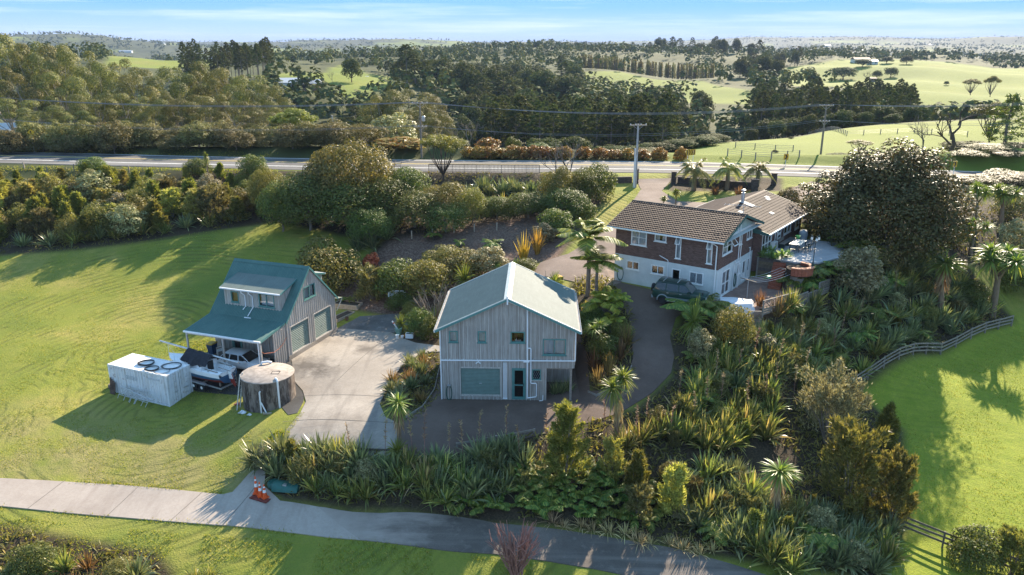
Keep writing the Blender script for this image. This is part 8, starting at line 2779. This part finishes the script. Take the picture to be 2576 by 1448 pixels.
# ================================================================ fences, walls, poles and signs
def rail_fence(a, b, label, nrail, gap, h, mat, step=2.4, dbl=False):
 A, B = ground(*a), ground(*b)
 n = max(1, round((B - A).xy.length / step))
 t = thing('rail_fence', label, 'fence', (A.x, A.y, A.z))
 pts = []
 for i in range(n + 1):
  q = A.xy.lerp(B.xy, i / n)
  pts.append(Vector((q.x - A.x, q.y - A.y, gh(q.x, q.y) - A.z)))
 d = (B - A).xy.normalized()
 nx, ny = -d.y, d.x
 for p in pts:
  MB().cbox((p.x + nx * .06, p.y + ny * .06, p.z + h / 2 - .15), (.11, .11, h + .3), math.atan2(d.y, d.x)).build('post', mat, t)
 for i in range(n):
  for k in range(nrail):
   z = h - .12 - k * gap
   p, q = pts[i], pts[i + 1]
   j = random.uniform(-.03, .03)
   MB().slab([(p.x, p.y, p.z + z + j), (q.x, q.y, q.z + z - j), (q.x, q.y, q.z + z + .14 - j), (p.x, p.y, p.z + z + .14 + j)], (-nx * .035, -ny * .035, 0)).build('rail', mat, t)
 return t
M_RAIL = plain('weathered_rail', (.23, .20, .17), .85, vary=.35, scale=5)
M_RAILD = plain('dark_rail', (.13, .115, .09), .85, vary=.3, scale=5)
rail_fence((2142, 982), (2330, 893), 'weathered three-rail timber fence climbing from the silvery tree along the paddock', 3, .33, 1.15, M_RAIL)
rail_fence((2330, 893), (2545, 822), 'weathered three-rail timber fence along the top corner of the paddock', 3, .33, 1.15, M_RAIL)
rail_fence((2268, 1338), (2590, 1462), 'dark three-rail timber fence at the bottom of the paddock', 3, .33, 1.15, M_RAILD)
rail_fence((1150, 1128), (1345, 1092), 'low single timber rail along the edge of the forecourt', 1, .3, .35, M_TIMBER)
rail_fence((900, 1141), (1000, 1143), 'low dark timber rail at the end of the concrete yard', 1, .3, .35, M_RAILD)
def lattice_fence(pts, label, h=1.25):
 P = [ground(*q) for q in pts]
 t = thing('lattice_fence', label, 'fence', tuple(P[0]))
 O = P[0]
 for p, q in zip(P[:-1], P[1:]):
  n = max(1, round((q - p).xy.length / 1.9))
  for i in range(n):
   a = p.xy.lerp(q.xy, i / n)
   b = p.xy.lerp(q.xy, (i + 1) / n)
   z = max(gh(a.x, a.y), gh(b.x, b.y)) - O.z
   A = Vector((a.x - O.x, a.y - O.y, 0))
   B = Vector((b.x - O.x, b.y - O.y, 0))
   d = (B - A).normalized()
   L = (B - A).length
   nr = Vector((-d.y, d.x, 0))
   MB().cbox((A.x, A.y, z + h / 2 - .1), (.1, .1, h + .3), math.atan2(d.y, d.x)).build('post', M_RAIL, t)
   MB().slab([A + nr * -.05 + Vector((0, 0, z + h)), A + nr * .05 + Vector((0, 0, z + h)), B + nr * .05 + Vector((0, 0, z + h)), B + nr * -.05 + Vector((0, 0, z + h))], (0, 0, .04)).build('cap_rail', M_RAIL, t)
   for k in range(3):
    zz = z + .02 + k * .2
    MB().slab([A + Vector((0, 0, zz)), B + Vector((0, 0, zz)), B + Vector((0, 0, zz + .17)), A + Vector((0, 0, zz + .17))], nr * .025).build('paling', M_RAIL, t)
   lt = MB()
   z0, z1 = z + .62, z + h
   hh = z1 - z0
   for s in (1, -1):
    k = -hh
    while k < L:
     u0, u1 = max(0, k), min(L, k + hh)
     if u1 - u0 > .04:
      v0, v1 = (u0 - k, u1 - k) if s > 0 else (hh - (u0 - k), hh - (u1 - k))
      a3, b3 = A + d * u0 + Vector((0, 0, z0 + v0)), A + d * u1 + Vector((0, 0, z0 + v1))
      off = Vector((0, 0, .035))
      lt.slab([a3, b3, b3 + off, a3 + off], nr * (.012 * s))
     k += .13
   tag(lt.build('lattice', M_RAIL, t), kind='stuff')
 return t
lattice_fence([(1880, 820), (1914, 830), (2000, 782), (2085, 735)], 'grey timber lattice fence stepping up beside the courtyard')
lattice_fence([(2164, 662), (2270, 616)], 'dark lattice fence panels behind the tree ferns above the flax')
# road railing and the retaining wall under it
rail = thing('road_railing', 'dark steel railing with upright bars along the road edge', 'railing', (0, 0, 0))
wallr = thing('road_retaining_wall', 'grey plank retaining wall with dark steel posts below the road railing', 'retaining wall', (0, 0, 0))
M_RAILM = plain('railing_paint', (.13, .115, .10), .6)
M_PLANKW = plain('grey_planks', (.22, .25, .245), .85, vary=.3, scale=4)
_pts = [q for q in smooth_poly(ROAD_N, 40, False) if -11.4 < q.x < 4.0]
pv = [Vector((q.x, q.y - .35, q.z + .05)) for q in _pts]
acc, keep = 0.0, [pv[0]]
for a, b in zip(pv[:-1], pv[1:]):
 acc += (b - a).length
 if acc >= 1.5:
  keep.append(b)
  acc = 0.0
for i, p in enumerate(keep):
 MB().cbox((p.x, p.y, p.z + .5), (.08, .08, 1.25)).build('post', M_RAILM, rail)
 MB().cbox((p.x, p.y - .14, p.z - 1.2), (.16, .12, 2.6)).build('post', plain('rusty_post%d' % i, (.09, .065, .055), .8, vary=.3), wallr)
for p, q in zip(keep[:-1], keep[1:]):
 for z, hgt, nm in ((1.08, .10, 'top_rail'), (.12, .07, 'bottom_rail')):
  MB().slab([p + Vector((0, -.03, z)), q + Vector((0, -.03, z)), q + Vector((0, .03, z)), p + Vector((0, .03, z))], (0, 0, hgt)).build(nm, M_RAILM, rail)
 b = MB()
 for k in range(1, 9):
  c = p.lerp(q, k / 9)
  b.box(c.x - .02, c.x + .02, c.y - .02, c.y + .02, c.z + .14, c.z + 1.09)
 tag(b.build('balusters', M_RAILM, rail), kind='stuff')
 for k in range(9):
  z = -.25 - k * .26
  MB().slab([p + Vector((0, -.06, z)), q + Vector((0, -.06, z)), q + Vector((0, -.0, z)), p + Vector((0, -.0, z))], (0, 0, .245)).build('plank', M_PLANKW, wallr)
 MB().slab([p + Vector((0, -.1, -.02)), q + Vector((0, -.1, -.02)), q + Vector((0, .3, -.02)), p + Vector((0, .3, -.02))], (0, 0, .10)).build('kerb', M_CONC, wallr)
# stone gate walls and pillars, block by block
M_STONE = plain('dark_stone', (.085, .07, .062), .9, vary=.45, scale=5, bump=.4)
def stone_pillar(px, py, h, w, label):
 p = ground(px, py)
 t = thing('stone_pillar', label, 'pillar', tuple(p), R(-8))
 n = int(h / .26)
 for k in range(n):
  j = [random.uniform(-.025, .025) for _ in range(4)]
  for s in (0, 1):
   x0, x1 = (-w / 2 + j[0], .0 + j[1]) if s == 0 else (.012 + j[1], w / 2 + j[2])
   MB().box(x0, x1, -w / 2 + j[3], w / 2 + j[3], k * .26 - .1, k * .26 + .15).build('stone', M_STONE, t)
 MB().box(-w / 2 - .04, w / 2 + .04, -w / 2 - .04, w / 2 + .04, n * .26 - .1, n * .26).build('capstone', M_STONE, t)
def stone_wall(a, b, h, label):
 A, B = ground(*a), ground(*b)
 t = thing('stone_wall', label, 'wall', tuple(A), math.atan2((B - A).y, (B - A).x))
 L = (B - A).xy.length
 dz = B.z - A.z
 for k in range(int(h / .24)):
  x = -.2 * (k % 2)
  while x < L:
   w = random.uniform(.35, .62)
   x0, x1 = max(0, x), min(L, x + w - .015)
   if x1 - x0 > .08:
    z = dz * x / L + k * .24 - .15
    o = random.uniform(-.025, .025)
    MB().box(x0, x1, -.2 + o, .2 + o, z, z + .228).build('stone', M_STONE, t)
   x += w
stone_pillar(1600, 460, 1.85, .62, 'dark stone gate pillar behind the lamp-less power pole')
stone_pillar(1694, 462, 1.8, .6, 'dark stone gate pillar beside the pindo palms')
stone_pillar(1897, 482, 1.7, .8, 'dark stone pillar behind the chimney flue')
stone_pillar(1946, 466, 1.6, .62, 'dark stone pillar at the second gateway')
stone_wall((1500, 462), (1590, 460), 1.05, 'low dark stone wall on the grass strip by the road')
stone_wall((1705, 460), (1890, 476), 1.0, 'low dark stone wall behind the pindo palms')
# power poles with crossarms, and their wires
M_POLE = plain('concrete_pole', (.44, .42, .40), .8, vary=.12)
M_WPOLE = plain('timber_pole', (.23, .19, .15), .85, vary=.2)
def power_pole(p, h, arms, mat, label, rz=0.0, xf=False, double=False):
 t = thing('power_pole', label, 'power pole', tuple(p), rz)
 MB().lathe([(.17, -.5), (.15, h * .5), (.10, h)], 12).build('pole', mat, t, True)
 out = []
 if double:
  MB().lathe([(.07, 0), (.07, h * .62)], 8, (-.26, -.1, 0)).build('conduit', M_PVC, t, True)
  MB().lathe([(.05, 0), (.05, h * .5)], 8, (-.16, -.24, 0)).build('conduit', M_PVC, t, True)
 for z, w in arms:
  am = MB().box(-w / 2, w / 2, -.16, -.06, z - .06, z + .06).build('crossarm', M_TIMBER2, t)
  for s in (-1, 1):
   MB().tube([(s * w * .3, -.12, z - .04), (0, -.12, z - .6)], .02, 4).build('brace', M_STEEL, am)
  for k in range(4):
   x = -w / 2 + .12 + (w - .24) * k / 3
   MB().lathe([(.02, .06), (.05, .09), (.05, .16), (.02, .2)], 8, (x, -.11, z)).build('insulator', M_WHITE, am)
   out.append(Vector(p) + Matrix.Rotation(rz, 3, 'Z') @ Vector((x, -.11, z + .2)))
 if xf:
  c = MB().lathe([(.24, 0), (.26, .05), (.26, .7), (.2, .76)], 14, (.45, -.05, h * .66)).build('transformer', M_STEEL, t, True)
  MB().box(.1, .45, -.12, -.02, h * .7, h * .7 + .08).build('bracket', M_STEEL, t)
 return out
p1 = ground(1598, 472)
power_pole(p1, 157 * pxm(p1), [(157 * pxm(p1) - .15, 2.2)], M_POLE, 'pale concrete power pole standing on the grass strip by the gate', R(4), False, True)
p2 = ground(1062, 390)
p2 = Vector((p2.x, ROAD_F[6].y + 1.5, 0)); p2.z = gh(p2.x, p2.y)
m2 = pxm(p2)
w2 = power_pole(p2, 137 * m2, [(137 * m2 - .2, 2.4), (137 * m2 - 3.6, 1.9)], M_WPOLE, 'timber power pole with a grey transformer across the road', 0, True)
p3 = Vector((0, 0, 0)); q = at_r(2063, 402, 134); p3 = Vector((q.x, q.y, gh(q.x, q.y)))
m3 = pxm(p3)
w3 = power_pole(p3, 125 * m3, [(125 * m3 - .2, 2.2), (125 * m3 - 2.6, 1.6)], M_WPOLE, 'timber power pole on the paddock edge behind the tiled wing', R(-12))
def off_pole(x, y, h):
 return [Vector((x + dx, y, gh(x, y) + h)) for dx in (-1, -.35, .35, 1)] + [Vector((x + dx, y, gh(x, y) + h - 3)) for dx in (-.8, -.3, .3, .8)]
w0 = off_pole(-98, 126, 9.2)
w4 = off_pole(112, 118, 9.2)
M_WIRE = plain('power_wire', (.22, .22, .23), .5)
for A_, B_, nm in ((w0, w2, 'power line wire running left from the transformer pole'), (w2, w3, 'power line wire between the two timber poles'), (w3, w4, 'power line wire running right from the paddock pole')):
 for i in range(8):
  if i in (5, 6):
   continue
  a, b = A_[i], B_[i]
  o = MB().tube([a.lerp(b, k / 14) - Vector((0, 0, 1.6 * 4 * (k / 14) * (1 - k / 14) * (.9 + .05 * i))) for k in range(15)], .018, 4, False).build('power_wire', M_WIRE, None)
  tag(o, nm, 'wire', nm + 's')
t = thing('pole_stub', 'short pale leaning pole top sticking out of the trees across the road', 'pole', tuple(at_r(838, 330, 145)), 0)
MB().lathe([(.14, -6), (.12, 0), (.10, 2.6)], 10).build('pole', M_POLE, t, True)
MB().cbox((0, 0, 2.65), (.3, .3, .1)).build('cap', M_POLE, t)
# road signs
M_SIGNY = plain('sign_yellow', (.62, .36, .02), .4, vary=.05)
M_SIGNK = plain('sign_black', (.02, .02, .02), .5)
def seg_digits(s, x, z, w, h, y, parent):
 SEG = {'6': 'acdefg', '5': 'acdfg'}
 th = w * .22
 pos = {'a': (0, w, h - th, h), 'g': (0, w, h / 2 - th / 2, h / 2 + th / 2), 'd': (0, w, 0, th), 'f': (0, th, h / 2, h), 'e': (0, th, 0, h / 2), 'b': (w - th, w, h / 2, h), 'c': (w - th, w, 0, h / 2)}
 for i, ch_ in enumerate(s):
  b = MB()
  for k, c in enumerate(SEG[ch_]):
   x0, x1, z0, z1 = pos[c]
   e = .001 * k
   b.box(x + i * w * 1.35 + x0, x + i * w * 1.35 + x1, y - e, y + .004, z + z0, z + z1)
  b.build('digit', M_SIGNK, parent)
q = ground(87, 386)
cs = thing('curve_sign', 'yellow diamond curve warning sign above a 65 plate beside the road', 'road sign', tuple(q), R(28))
H_ = 60 * pxm(q)
MB().tube([(0, 0.03, -.3), (0, .03, H_ - .6)], .035, 8).build('post', M_STEEL, cs)
d_ = MB().slab([(0, 0, H_ - 1.0), (.5, 0, H_ - .5), (0, 0, H_), (-.5, 0, H_ - .5)], (0, .02, 0)).build('diamond', M_SIGNY, cs)
MB().slab([(-.05, -.006, H_ - .78), (.05, -.006, H_ - .78), (.05, -.006, H_ - .55), (.0, -.006, H_ - .40), (-.07, -.006, H_ - .46), (-.05, -.006, H_ - .56)], (0, .004, 0)).build('curve_arrow', M_SIGNK, d_)
MB().slab([(-.2, -.007, H_ - .50), (.02, -.007, H_ - .24), (.06, -.007, H_ - .5)], (0, .003, 0)).build('arrow_head', M_SIGNK, d_)
s_ = MB().box(-.32, .32, 0, .02, H_ - 1.5, H_ - 1.05).build('speed_plate', M_SIGNY, cs)
seg_digits('65', -.2, H_ - 1.42, .16, .3, -.006, s_)
def chevron(px, py, hpx, n, label, rz, tilt=0.0, w=.75):
 q = ground(px, py)
 m = pxm(q)
 t = thing('chevron_sign', label, 'road sign', tuple(q), rz)
 H_ = hpx * m
 hh = .85
 for sx in ((0,) if n == 1 else (-w * n * .3, w * n * .3)):
  MB().tube([(sx, .03, -.3), (sx, .03, H_ - .1)], .035, 8).build('post', M_WHITE, t)
 W_ = w * n
 bd = MB().box(-W_ / 2, W_ / 2, 0, .02, H_ - hh, H_).build('board', M_SIGNY, t)
 for k in range(n):
  x = -W_ / 2 + w * k + w * .2
  z0, z1 = H_ - hh + .06, H_ - .06
  zm = (z0 + z1) / 2
  MB().slab([(x, -.006, z0), (x + w * .3, -.006, z0), (x + w * .62, -.006, zm), (x + w * .3, -.006, z1), (x, -.006, z1), (x + w * .32, -.006, zm)], (0, .004, 0)).build('chevron', M_SIGNK, bd)
chevron(1975, 421, 33, 1, 'single yellow chevron sign with a black arrow at the paddock edge', R(10))
chevron(1736, 412, 35, 4, 'wide yellow chevron board with four black bars behind the pindo palms', R(24), 0, .42)
chevron(2397, 448, 42, 1, 'yellow chevron sign half hidden behind the bronze tree', R(20))
# posts: pale stakes on the bark slope, old fence posts by the road, farm fences
for i, (a, b) in enumerate(((1036, 601), (1088, 596), (1142, 587), (1193, 583), (1250, 580))):
 q = ground(a, b)
 t = thing('marker_post', 'pale timber stake on the bark-covered slope', 'post', tuple(q), .2 * i, 'pale stakes on the bark slope')
 MB().cbox((0, 0, .38), (.11, .11, .96)).build('stake', M_TIMBER2, t)
 MB().cbox((0, 0, .88), (.13, .13, .04)).build('cap', M_RAIL, t)
for i, (a, b, h) in enumerate(((62, 425, .9), (150, 440, 1.0), (186, 432, 1.0), (228, 434, 1.1), (240, 436, .9), (252, 436, 1.4), (327, 440, 1.2), (120, 436, .9), (300, 442, .8), (388, 446, .9))):
 q = ground(a, b)
 t = thing('fence_post', 'old grey fence post leaning at the top of the road bank', 'post', tuple(q), .3 * i, 'old fence posts on the road bank')
 MB().slab([(-.06, -.06, -.2), (.06, -.06, -.2), (.06, .06, -.2), (-.06, .06, -.2)], (.08 * (i % 3 - 1), .04, h + .2)).build('post', M_TIMBER, t)
for lb, pts in (('thin post and wire fence crossing the near paddock', [(1830, 392), (1900, 402), (1980, 398), (2040, 395)]), ('long farm fence along the crest of the near paddock', [(2000, 338), (2130, 342), (2300, 335), (2480, 348)]), ('farm fence at the road edge of the near paddock', [(1850, 372), (1950, 380), (2040, 382)])):
 P = [ground(*q) for q in pts]
 t = thing('farm_fence', lb, 'fence', (0, 0, 0))
 tops = []
 for p, q in zip(P[:-1], P[1:]):
  n = max(2, int((q - p).length / 3.2))
  for i in range(n):
   c = p.lerp(q, i / n)
   z = gh(c.x, c.y)
   MB().cbox((c.x, c.y, z + .5), (.14, .14, 1.2)).build('post', M_TIMBER, t)
   tops.append(Vector((c.x, c.y, z + 1.0)))
 for dz in (0, -.3, -.6):
  MB().tube([v + Vector((0, 0, dz)) for v in tops], .02, 3, False).build('wire', M_WIRE, t)
# ================================================================ garden things
q = ground(1000, 757)
bt2 = thing('bathtub', 'old white bathtub tipped on its end among the shrubs', 'bathtub', (q.x, q.y, q.z + .1), R(20))
b = MB(); V = []
n_ = 20
for lv, (kx, ky, z) in enumerate(((.62, .30, .0), (.74, .36, .25), (.82, .40, .5), (.88, .44, .52), (.80, .38, .50), (.70, .33, .2), (.55, .26, .06))):
 for k in range(n_):
  a = 2 * math.pi * k / n_
  ex = lambda c: math.copysign(abs(c) ** .6, c)
  V.append((kx * ex(math.cos(a)), ky * ex(math.sin(a)), z))
b.add(V, [(i * n_ + k, i * n_ + (k + 1) % n_, (i + 1) * n_ + (k + 1) % n_, (i + 1) * n_ + k) for i in range(6) for k in range(n_)] + [tuple(range(6 * n_, 7 * n_))])
o = b.build('tub', M_GEL, bt2, True)
o.rotation_euler = (R(55), R(0), R(-15))
o.location = (0, 0, .35)
MB().lathe([(.05, 0), (.04, .14)], 8, (0, -.1, -.1)).build('foot', M_STEEL, bt2)
def raised_bed(px, py, L, W_, h, rz, label):
 q = ground(px, py)
 t = thing('raised_bed', label, 'garden bed', tuple(q), rz)
 n = max(1, int(h / .17))
 for k in range(n):
  z0, z1 = k * .17 - .1, k * .17 + .06
  MB().box(-L / 2, L / 2, -W_ / 2, -W_ / 2 + .05, z0, z1).build('board', M_TIMBER2, t)
  MB().box(-L / 2, L / 2, W_ / 2 - .05, W_ / 2, z0, z1).build('board', M_TIMBER2, t)
  for s in (-1, 1):
   MB().box(s * (L / 2 - .025) - .025, s * (L / 2 - .025) + .025, -W_ / 2 + .052, W_ / 2 - .052, z0, z1).build('board', M_TIMBER2, t)
 MB().box(-L / 2 + .06, L / 2 - .06, -W_ / 2 + .06, W_ / 2 - .06, -.1, n * .17 - .18).build('soil', plain('bed_soil%d' % px, (.06, .045, .03), .95), t)
 return t
raised_bed(876, 772, 2.6, 1.2, .55, R(-18), 'tall boarded garden bed with green herbs behind the barn')
raised_bed(862, 798, 2.6, .9, .36, R(62), 'low boarded garden bed beside the gravel by the barn')
for i, p in enumerate(scatter([(858, 768), (893, 768), (893, 762), (858, 762)], 7, .25, 61)):
 put('fern', Vector((p.x, p.y, p.z + .3)), .5, .7, 'clump of green herbs in the tall boarded garden bed', 'herbs', 'herbs in the garden bed', name='herb_clump', sink=0)
def pot(px, py, r0, r1, h, mat, label, nm='plant_pot', ct_='pot'):
 q = ground(px, py)
 t = thing(nm, label, ct_, tuple(q))
 MB().lathe([(r0, 0), (r1, h), (r1 + .02, h), (r1 + .02, h + .03), (r1 - .03, h + .03), (r1 - .04, h - .05)], 18).build('body', mat, t, True)
 MB().lathe([(r1 - .045, h - .06), (.01, h - .05)], 14).build('fill', M_BLACK, t)
 return t
g_pot = pot(1003, 842, .24, .32, .6, plain('green_pot', (.18, .33, .30), .5), 'pale green tub with a white pipe standing in it at the yard edge')
pipe(g_pot, [(.05, 0, .3), (-.55, .1, 1.25)], .06, None, 'white_pipe')
MB().tube([(-.40, .075, 1.01), (-.46, .085, 1.11)], .064, 8).build('orange_band', M_ORANGE, g_pot)
pot(1000, 853, .11, .15, .35, M_WHITE, 'white bucket in front of the pale green tub', 'bucket', 'bucket')
pot(1012, 851, .10, .13, .18, M_PVC, 'small white pot beside the white bucket')
q = ground(1031, 850)
t = thing('trough_planter', 'square white trough planter at the yard edge', 'planter', tuple(q), R(-5))
b = MB()
for x0, x1, y0, y1 in ((-.34, .34, -.24, -.20), (-.34, .34, .20, .24), (-.34, -.30, -.198, .198), (.30, .34, -.198, .198)):
 b.box(x0, x1, y0, y1, 0, .42)
b.build('sides', M_GEL, t)
MB().box(-.29, .29, -.19, .19, 0, .34).build('soil', M_BLACK, t)
put_px('shrub', 1031, 846, 14, 16, 'small plant in the white trough', 'plant')
put_px('cabbage_tree_young', 1010, 838, 55, 40, 'spiky plant behind the pale green tub', 'plant')
pot(873, 806, .14, .17, .3, plain('brown_pot', (.13, .08, .06), .6), 'brown pot standing beside the low garden bed')
q = ground(1373, 716)
t = thing('shovel', 'shovel stuck upright in the bed behind the green roof', 'shovel', tuple(q), .5)
MB().tube([(0, 0, 0), (0, .08, 1.3)], .02, 6).build('shaft', M_TIMBER, t)
MB().tube([(-.08, .08, 1.3), (.08, .08, 1.3)], .018, 6).build('handle', M_TIMBER, t)
MB().slab([(-.1, -.01, -.15), (.1, -.01, -.15), (.1, .0, .2), (-.1, .0, .2)], (0, .02, 0)).build('blade', M_STEEL, t)
M_GHOSE = plain('green_hose', (.02, .09, .07), .5)
def hung_hose(parent_m, o, rz, label, h=1.2, w=.42):
 t = thing('garden_hose', label, 'hose', o, rz)
 pts = []
 for i in range(22 * 5 + 1):
  a = 2 * math.pi * i / 22
  lp = i // 22
  pts.append(((w / 2 + .02 * math.sin(lp * 2)) * math.sin(a), -.08 - .015 * lp, h * .5 + (h * .48 + .03 * math.cos(lp * 3)) * math.cos(a)))
 MB().tube(pts, .018, 5, False).build('loops', M_GHOSE, t, True)
 MB().box(-.12, .12, -.18, 0, h - .05, h + .02).build('bracket', M_STEEL, t)
mdm = Matrix.Rotation(R(-2), 3, 'Z')
v = mdm @ Vector((.52, -.03, 0))
hung_hose(None, (v.x - 5.1, v.y + 52.3, -.05), R(-2), 'green hose hung in loops beside the green garage door', 1.2, .4)
q = hp(-9.1, -.06, .05)
hung_hose(None, tuple(q), R(-36), 'green hose hung in loops on the plaster wall beside the upper drive', 1.35, .6)
q = hp(.06, 3.95, .1)
hung_hose(None, tuple(q), R(54), 'dark hose hung on the plaster wall facing the clothesline', 1.3, .42)
# low timber edging round the drive bed
for lb, pts in (('low timber edging along the bed beside the curved drive', [(1478, 990), (1500, 1000), (1535, 985), (1572, 962), (1590, 925)]), ('low timber edging along the forecourt bed', [(1106, 925), (1092, 985), (1062, 1028), (1005, 1064)])):
 P = [ground(*q) for q in pts]
 t = thing('timber_edging', lb, 'edging', tuple(P[0]))
 for p, q in zip(P[:-1], P[1:]):
  d = (q - p).normalized()
  nr = Vector((-d.y, d.x, 0)) * .05
  a, b_ = p - P[0], q - P[0]
  MB().slab([a, b_ - d * .01, b_ - d * .01 + nr, a + nr], (0, 0, .22)).build('sleeper', M_TIMBER, t)
# ================================================================ houses far off
def far_house(px, py, r_, w, d, h, wallc, roofc, rz, label):
 q = at_r(px, py, r_)
 z = gh(q.x, q.y)
 t = thing('far_house', label, 'house', (q.x, q.y, z), rz)
 MB().box(-w / 2, w / 2, -d / 2, d / 2, -1.5, h).build('wall', wallc, t)
 rh = d * .22
 MB().slab([(-w / 2 - .4, -d / 2 - .5, h - .1), (-w / 2 - .4, 0, h + rh), (-w / 2 - .4, d / 2 + .5, h - .1)], (w + .8, 0, 0)).build('roof', roofc, t)
 n = max(2, int(w / 4))
 for k in range(n):
  x = -w / 2 + (k + .5) * w / n
  MB().box(x - .8, x + .8, -d / 2 - .06, -d / 2 + .02, .9, 2.1).build('window', M_CARGLASS, t)
 MB().box(-w / 2 + .3, -w / 2 + 1.2, -d / 2 - .05, -d / 2 + .03, 0, 2.05).build('door', M_GREEN, t)
FW = plain('far_white', (.72, .71, .68), .7)
FB = plain('far_brown', (.26, .19, .15), .8)
FR = plain('far_roof_pale', (.55, .56, .57), .5)
FD = plain('far_roof_brown', (.17, .11, .09), .7)
for a, b, r_, w, d, h, wc, rc, rz, lb in (
 (740, 222, 400, 16, 9, 3, FW, FR, .2, 'white house with pale roof among palms below the dry paddock'), (775, 225, 395, 13, 8, 3, FB, FR, -.2, 'brown house with pale roof beside the white house below the dry paddock'),
 (905, 184, 520, 10, 6, 3, FB, FR, .1, 'small dark shed at the top of the dry paddock'), (925, 345, 152, 7, 6, 3, FB, FD, .3, 'brown-roofed house hidden by trees across the road'),
 (40, 235, 185, 14, 8, 4, FW, FR, .1, 'white building behind the gum trees'), (2165, 153, 950, 18, 9, 3.5, FW, FD, .1, 'farmhouse on the far ridge beyond the paddocks'), (2195, 156, 930, 9, 6, 3, FW, FR, 0, 'small white shed beside the distant farmhouse'), (2193, 217, 640, 4, 3, 2.5, FB, FD, 0, 'tiny hut alone in the far paddock'), (530, 152, 760, 12, 8, 3, FW, FR, .3, 'white cottage beyond the distant pine row'), (655, 140, 900, 14, 8, 3, FW, FR, -.1, 'pale house on the slope above the distant pine row')):
 far_house(a, b, r_, w, d, h, wc, rc, rz, lb)
rg3 = random.Random(12)
for i in range(26):
 far_house(rg3.choice([rg3.uniform(60, 600), rg3.uniform(1500, 2560), rg3.uniform(1900, 2560)]), 130, rg3.uniform(1900, 4200), rg3.uniform(14, 40), 10, 4, FW, FR, rg3.uniform(-.3, .3), 'tiny pale building scattered on the distant plain') and None
for o in list(bpy.data.objects):
 if o.get('label') == 'tiny pale building scattered on the distant plain':
  o['group'] = 'buildings on the distant plain'
# ================================================================ haze
def haze():
 m = bpy.data.materials.new('haze')
 m.use_nodes = True
 nt = m.node_tree
 nt.nodes.clear()
 out = nt.nodes.new('ShaderNodeOutputMaterial')
 v = nt.nodes.new('ShaderNodeVolumePrincipled')
 v.inputs['Color'].default_value = (.44, .57, .84, 1)
 v.inputs['Density'].default_value = HAZE_DENSITY
 v.inputs['Anisotropy'].default_value = 0.0
 nt.links.new(v.outputs[0], out.inputs['Volume'])
 o = MB().box(-24000, 24000, -1500, 24000, -300, 115).build('haze', m, None)
 return tag(o, kind='stuff')
HAZE_DENSITY = 0.00008
haze()
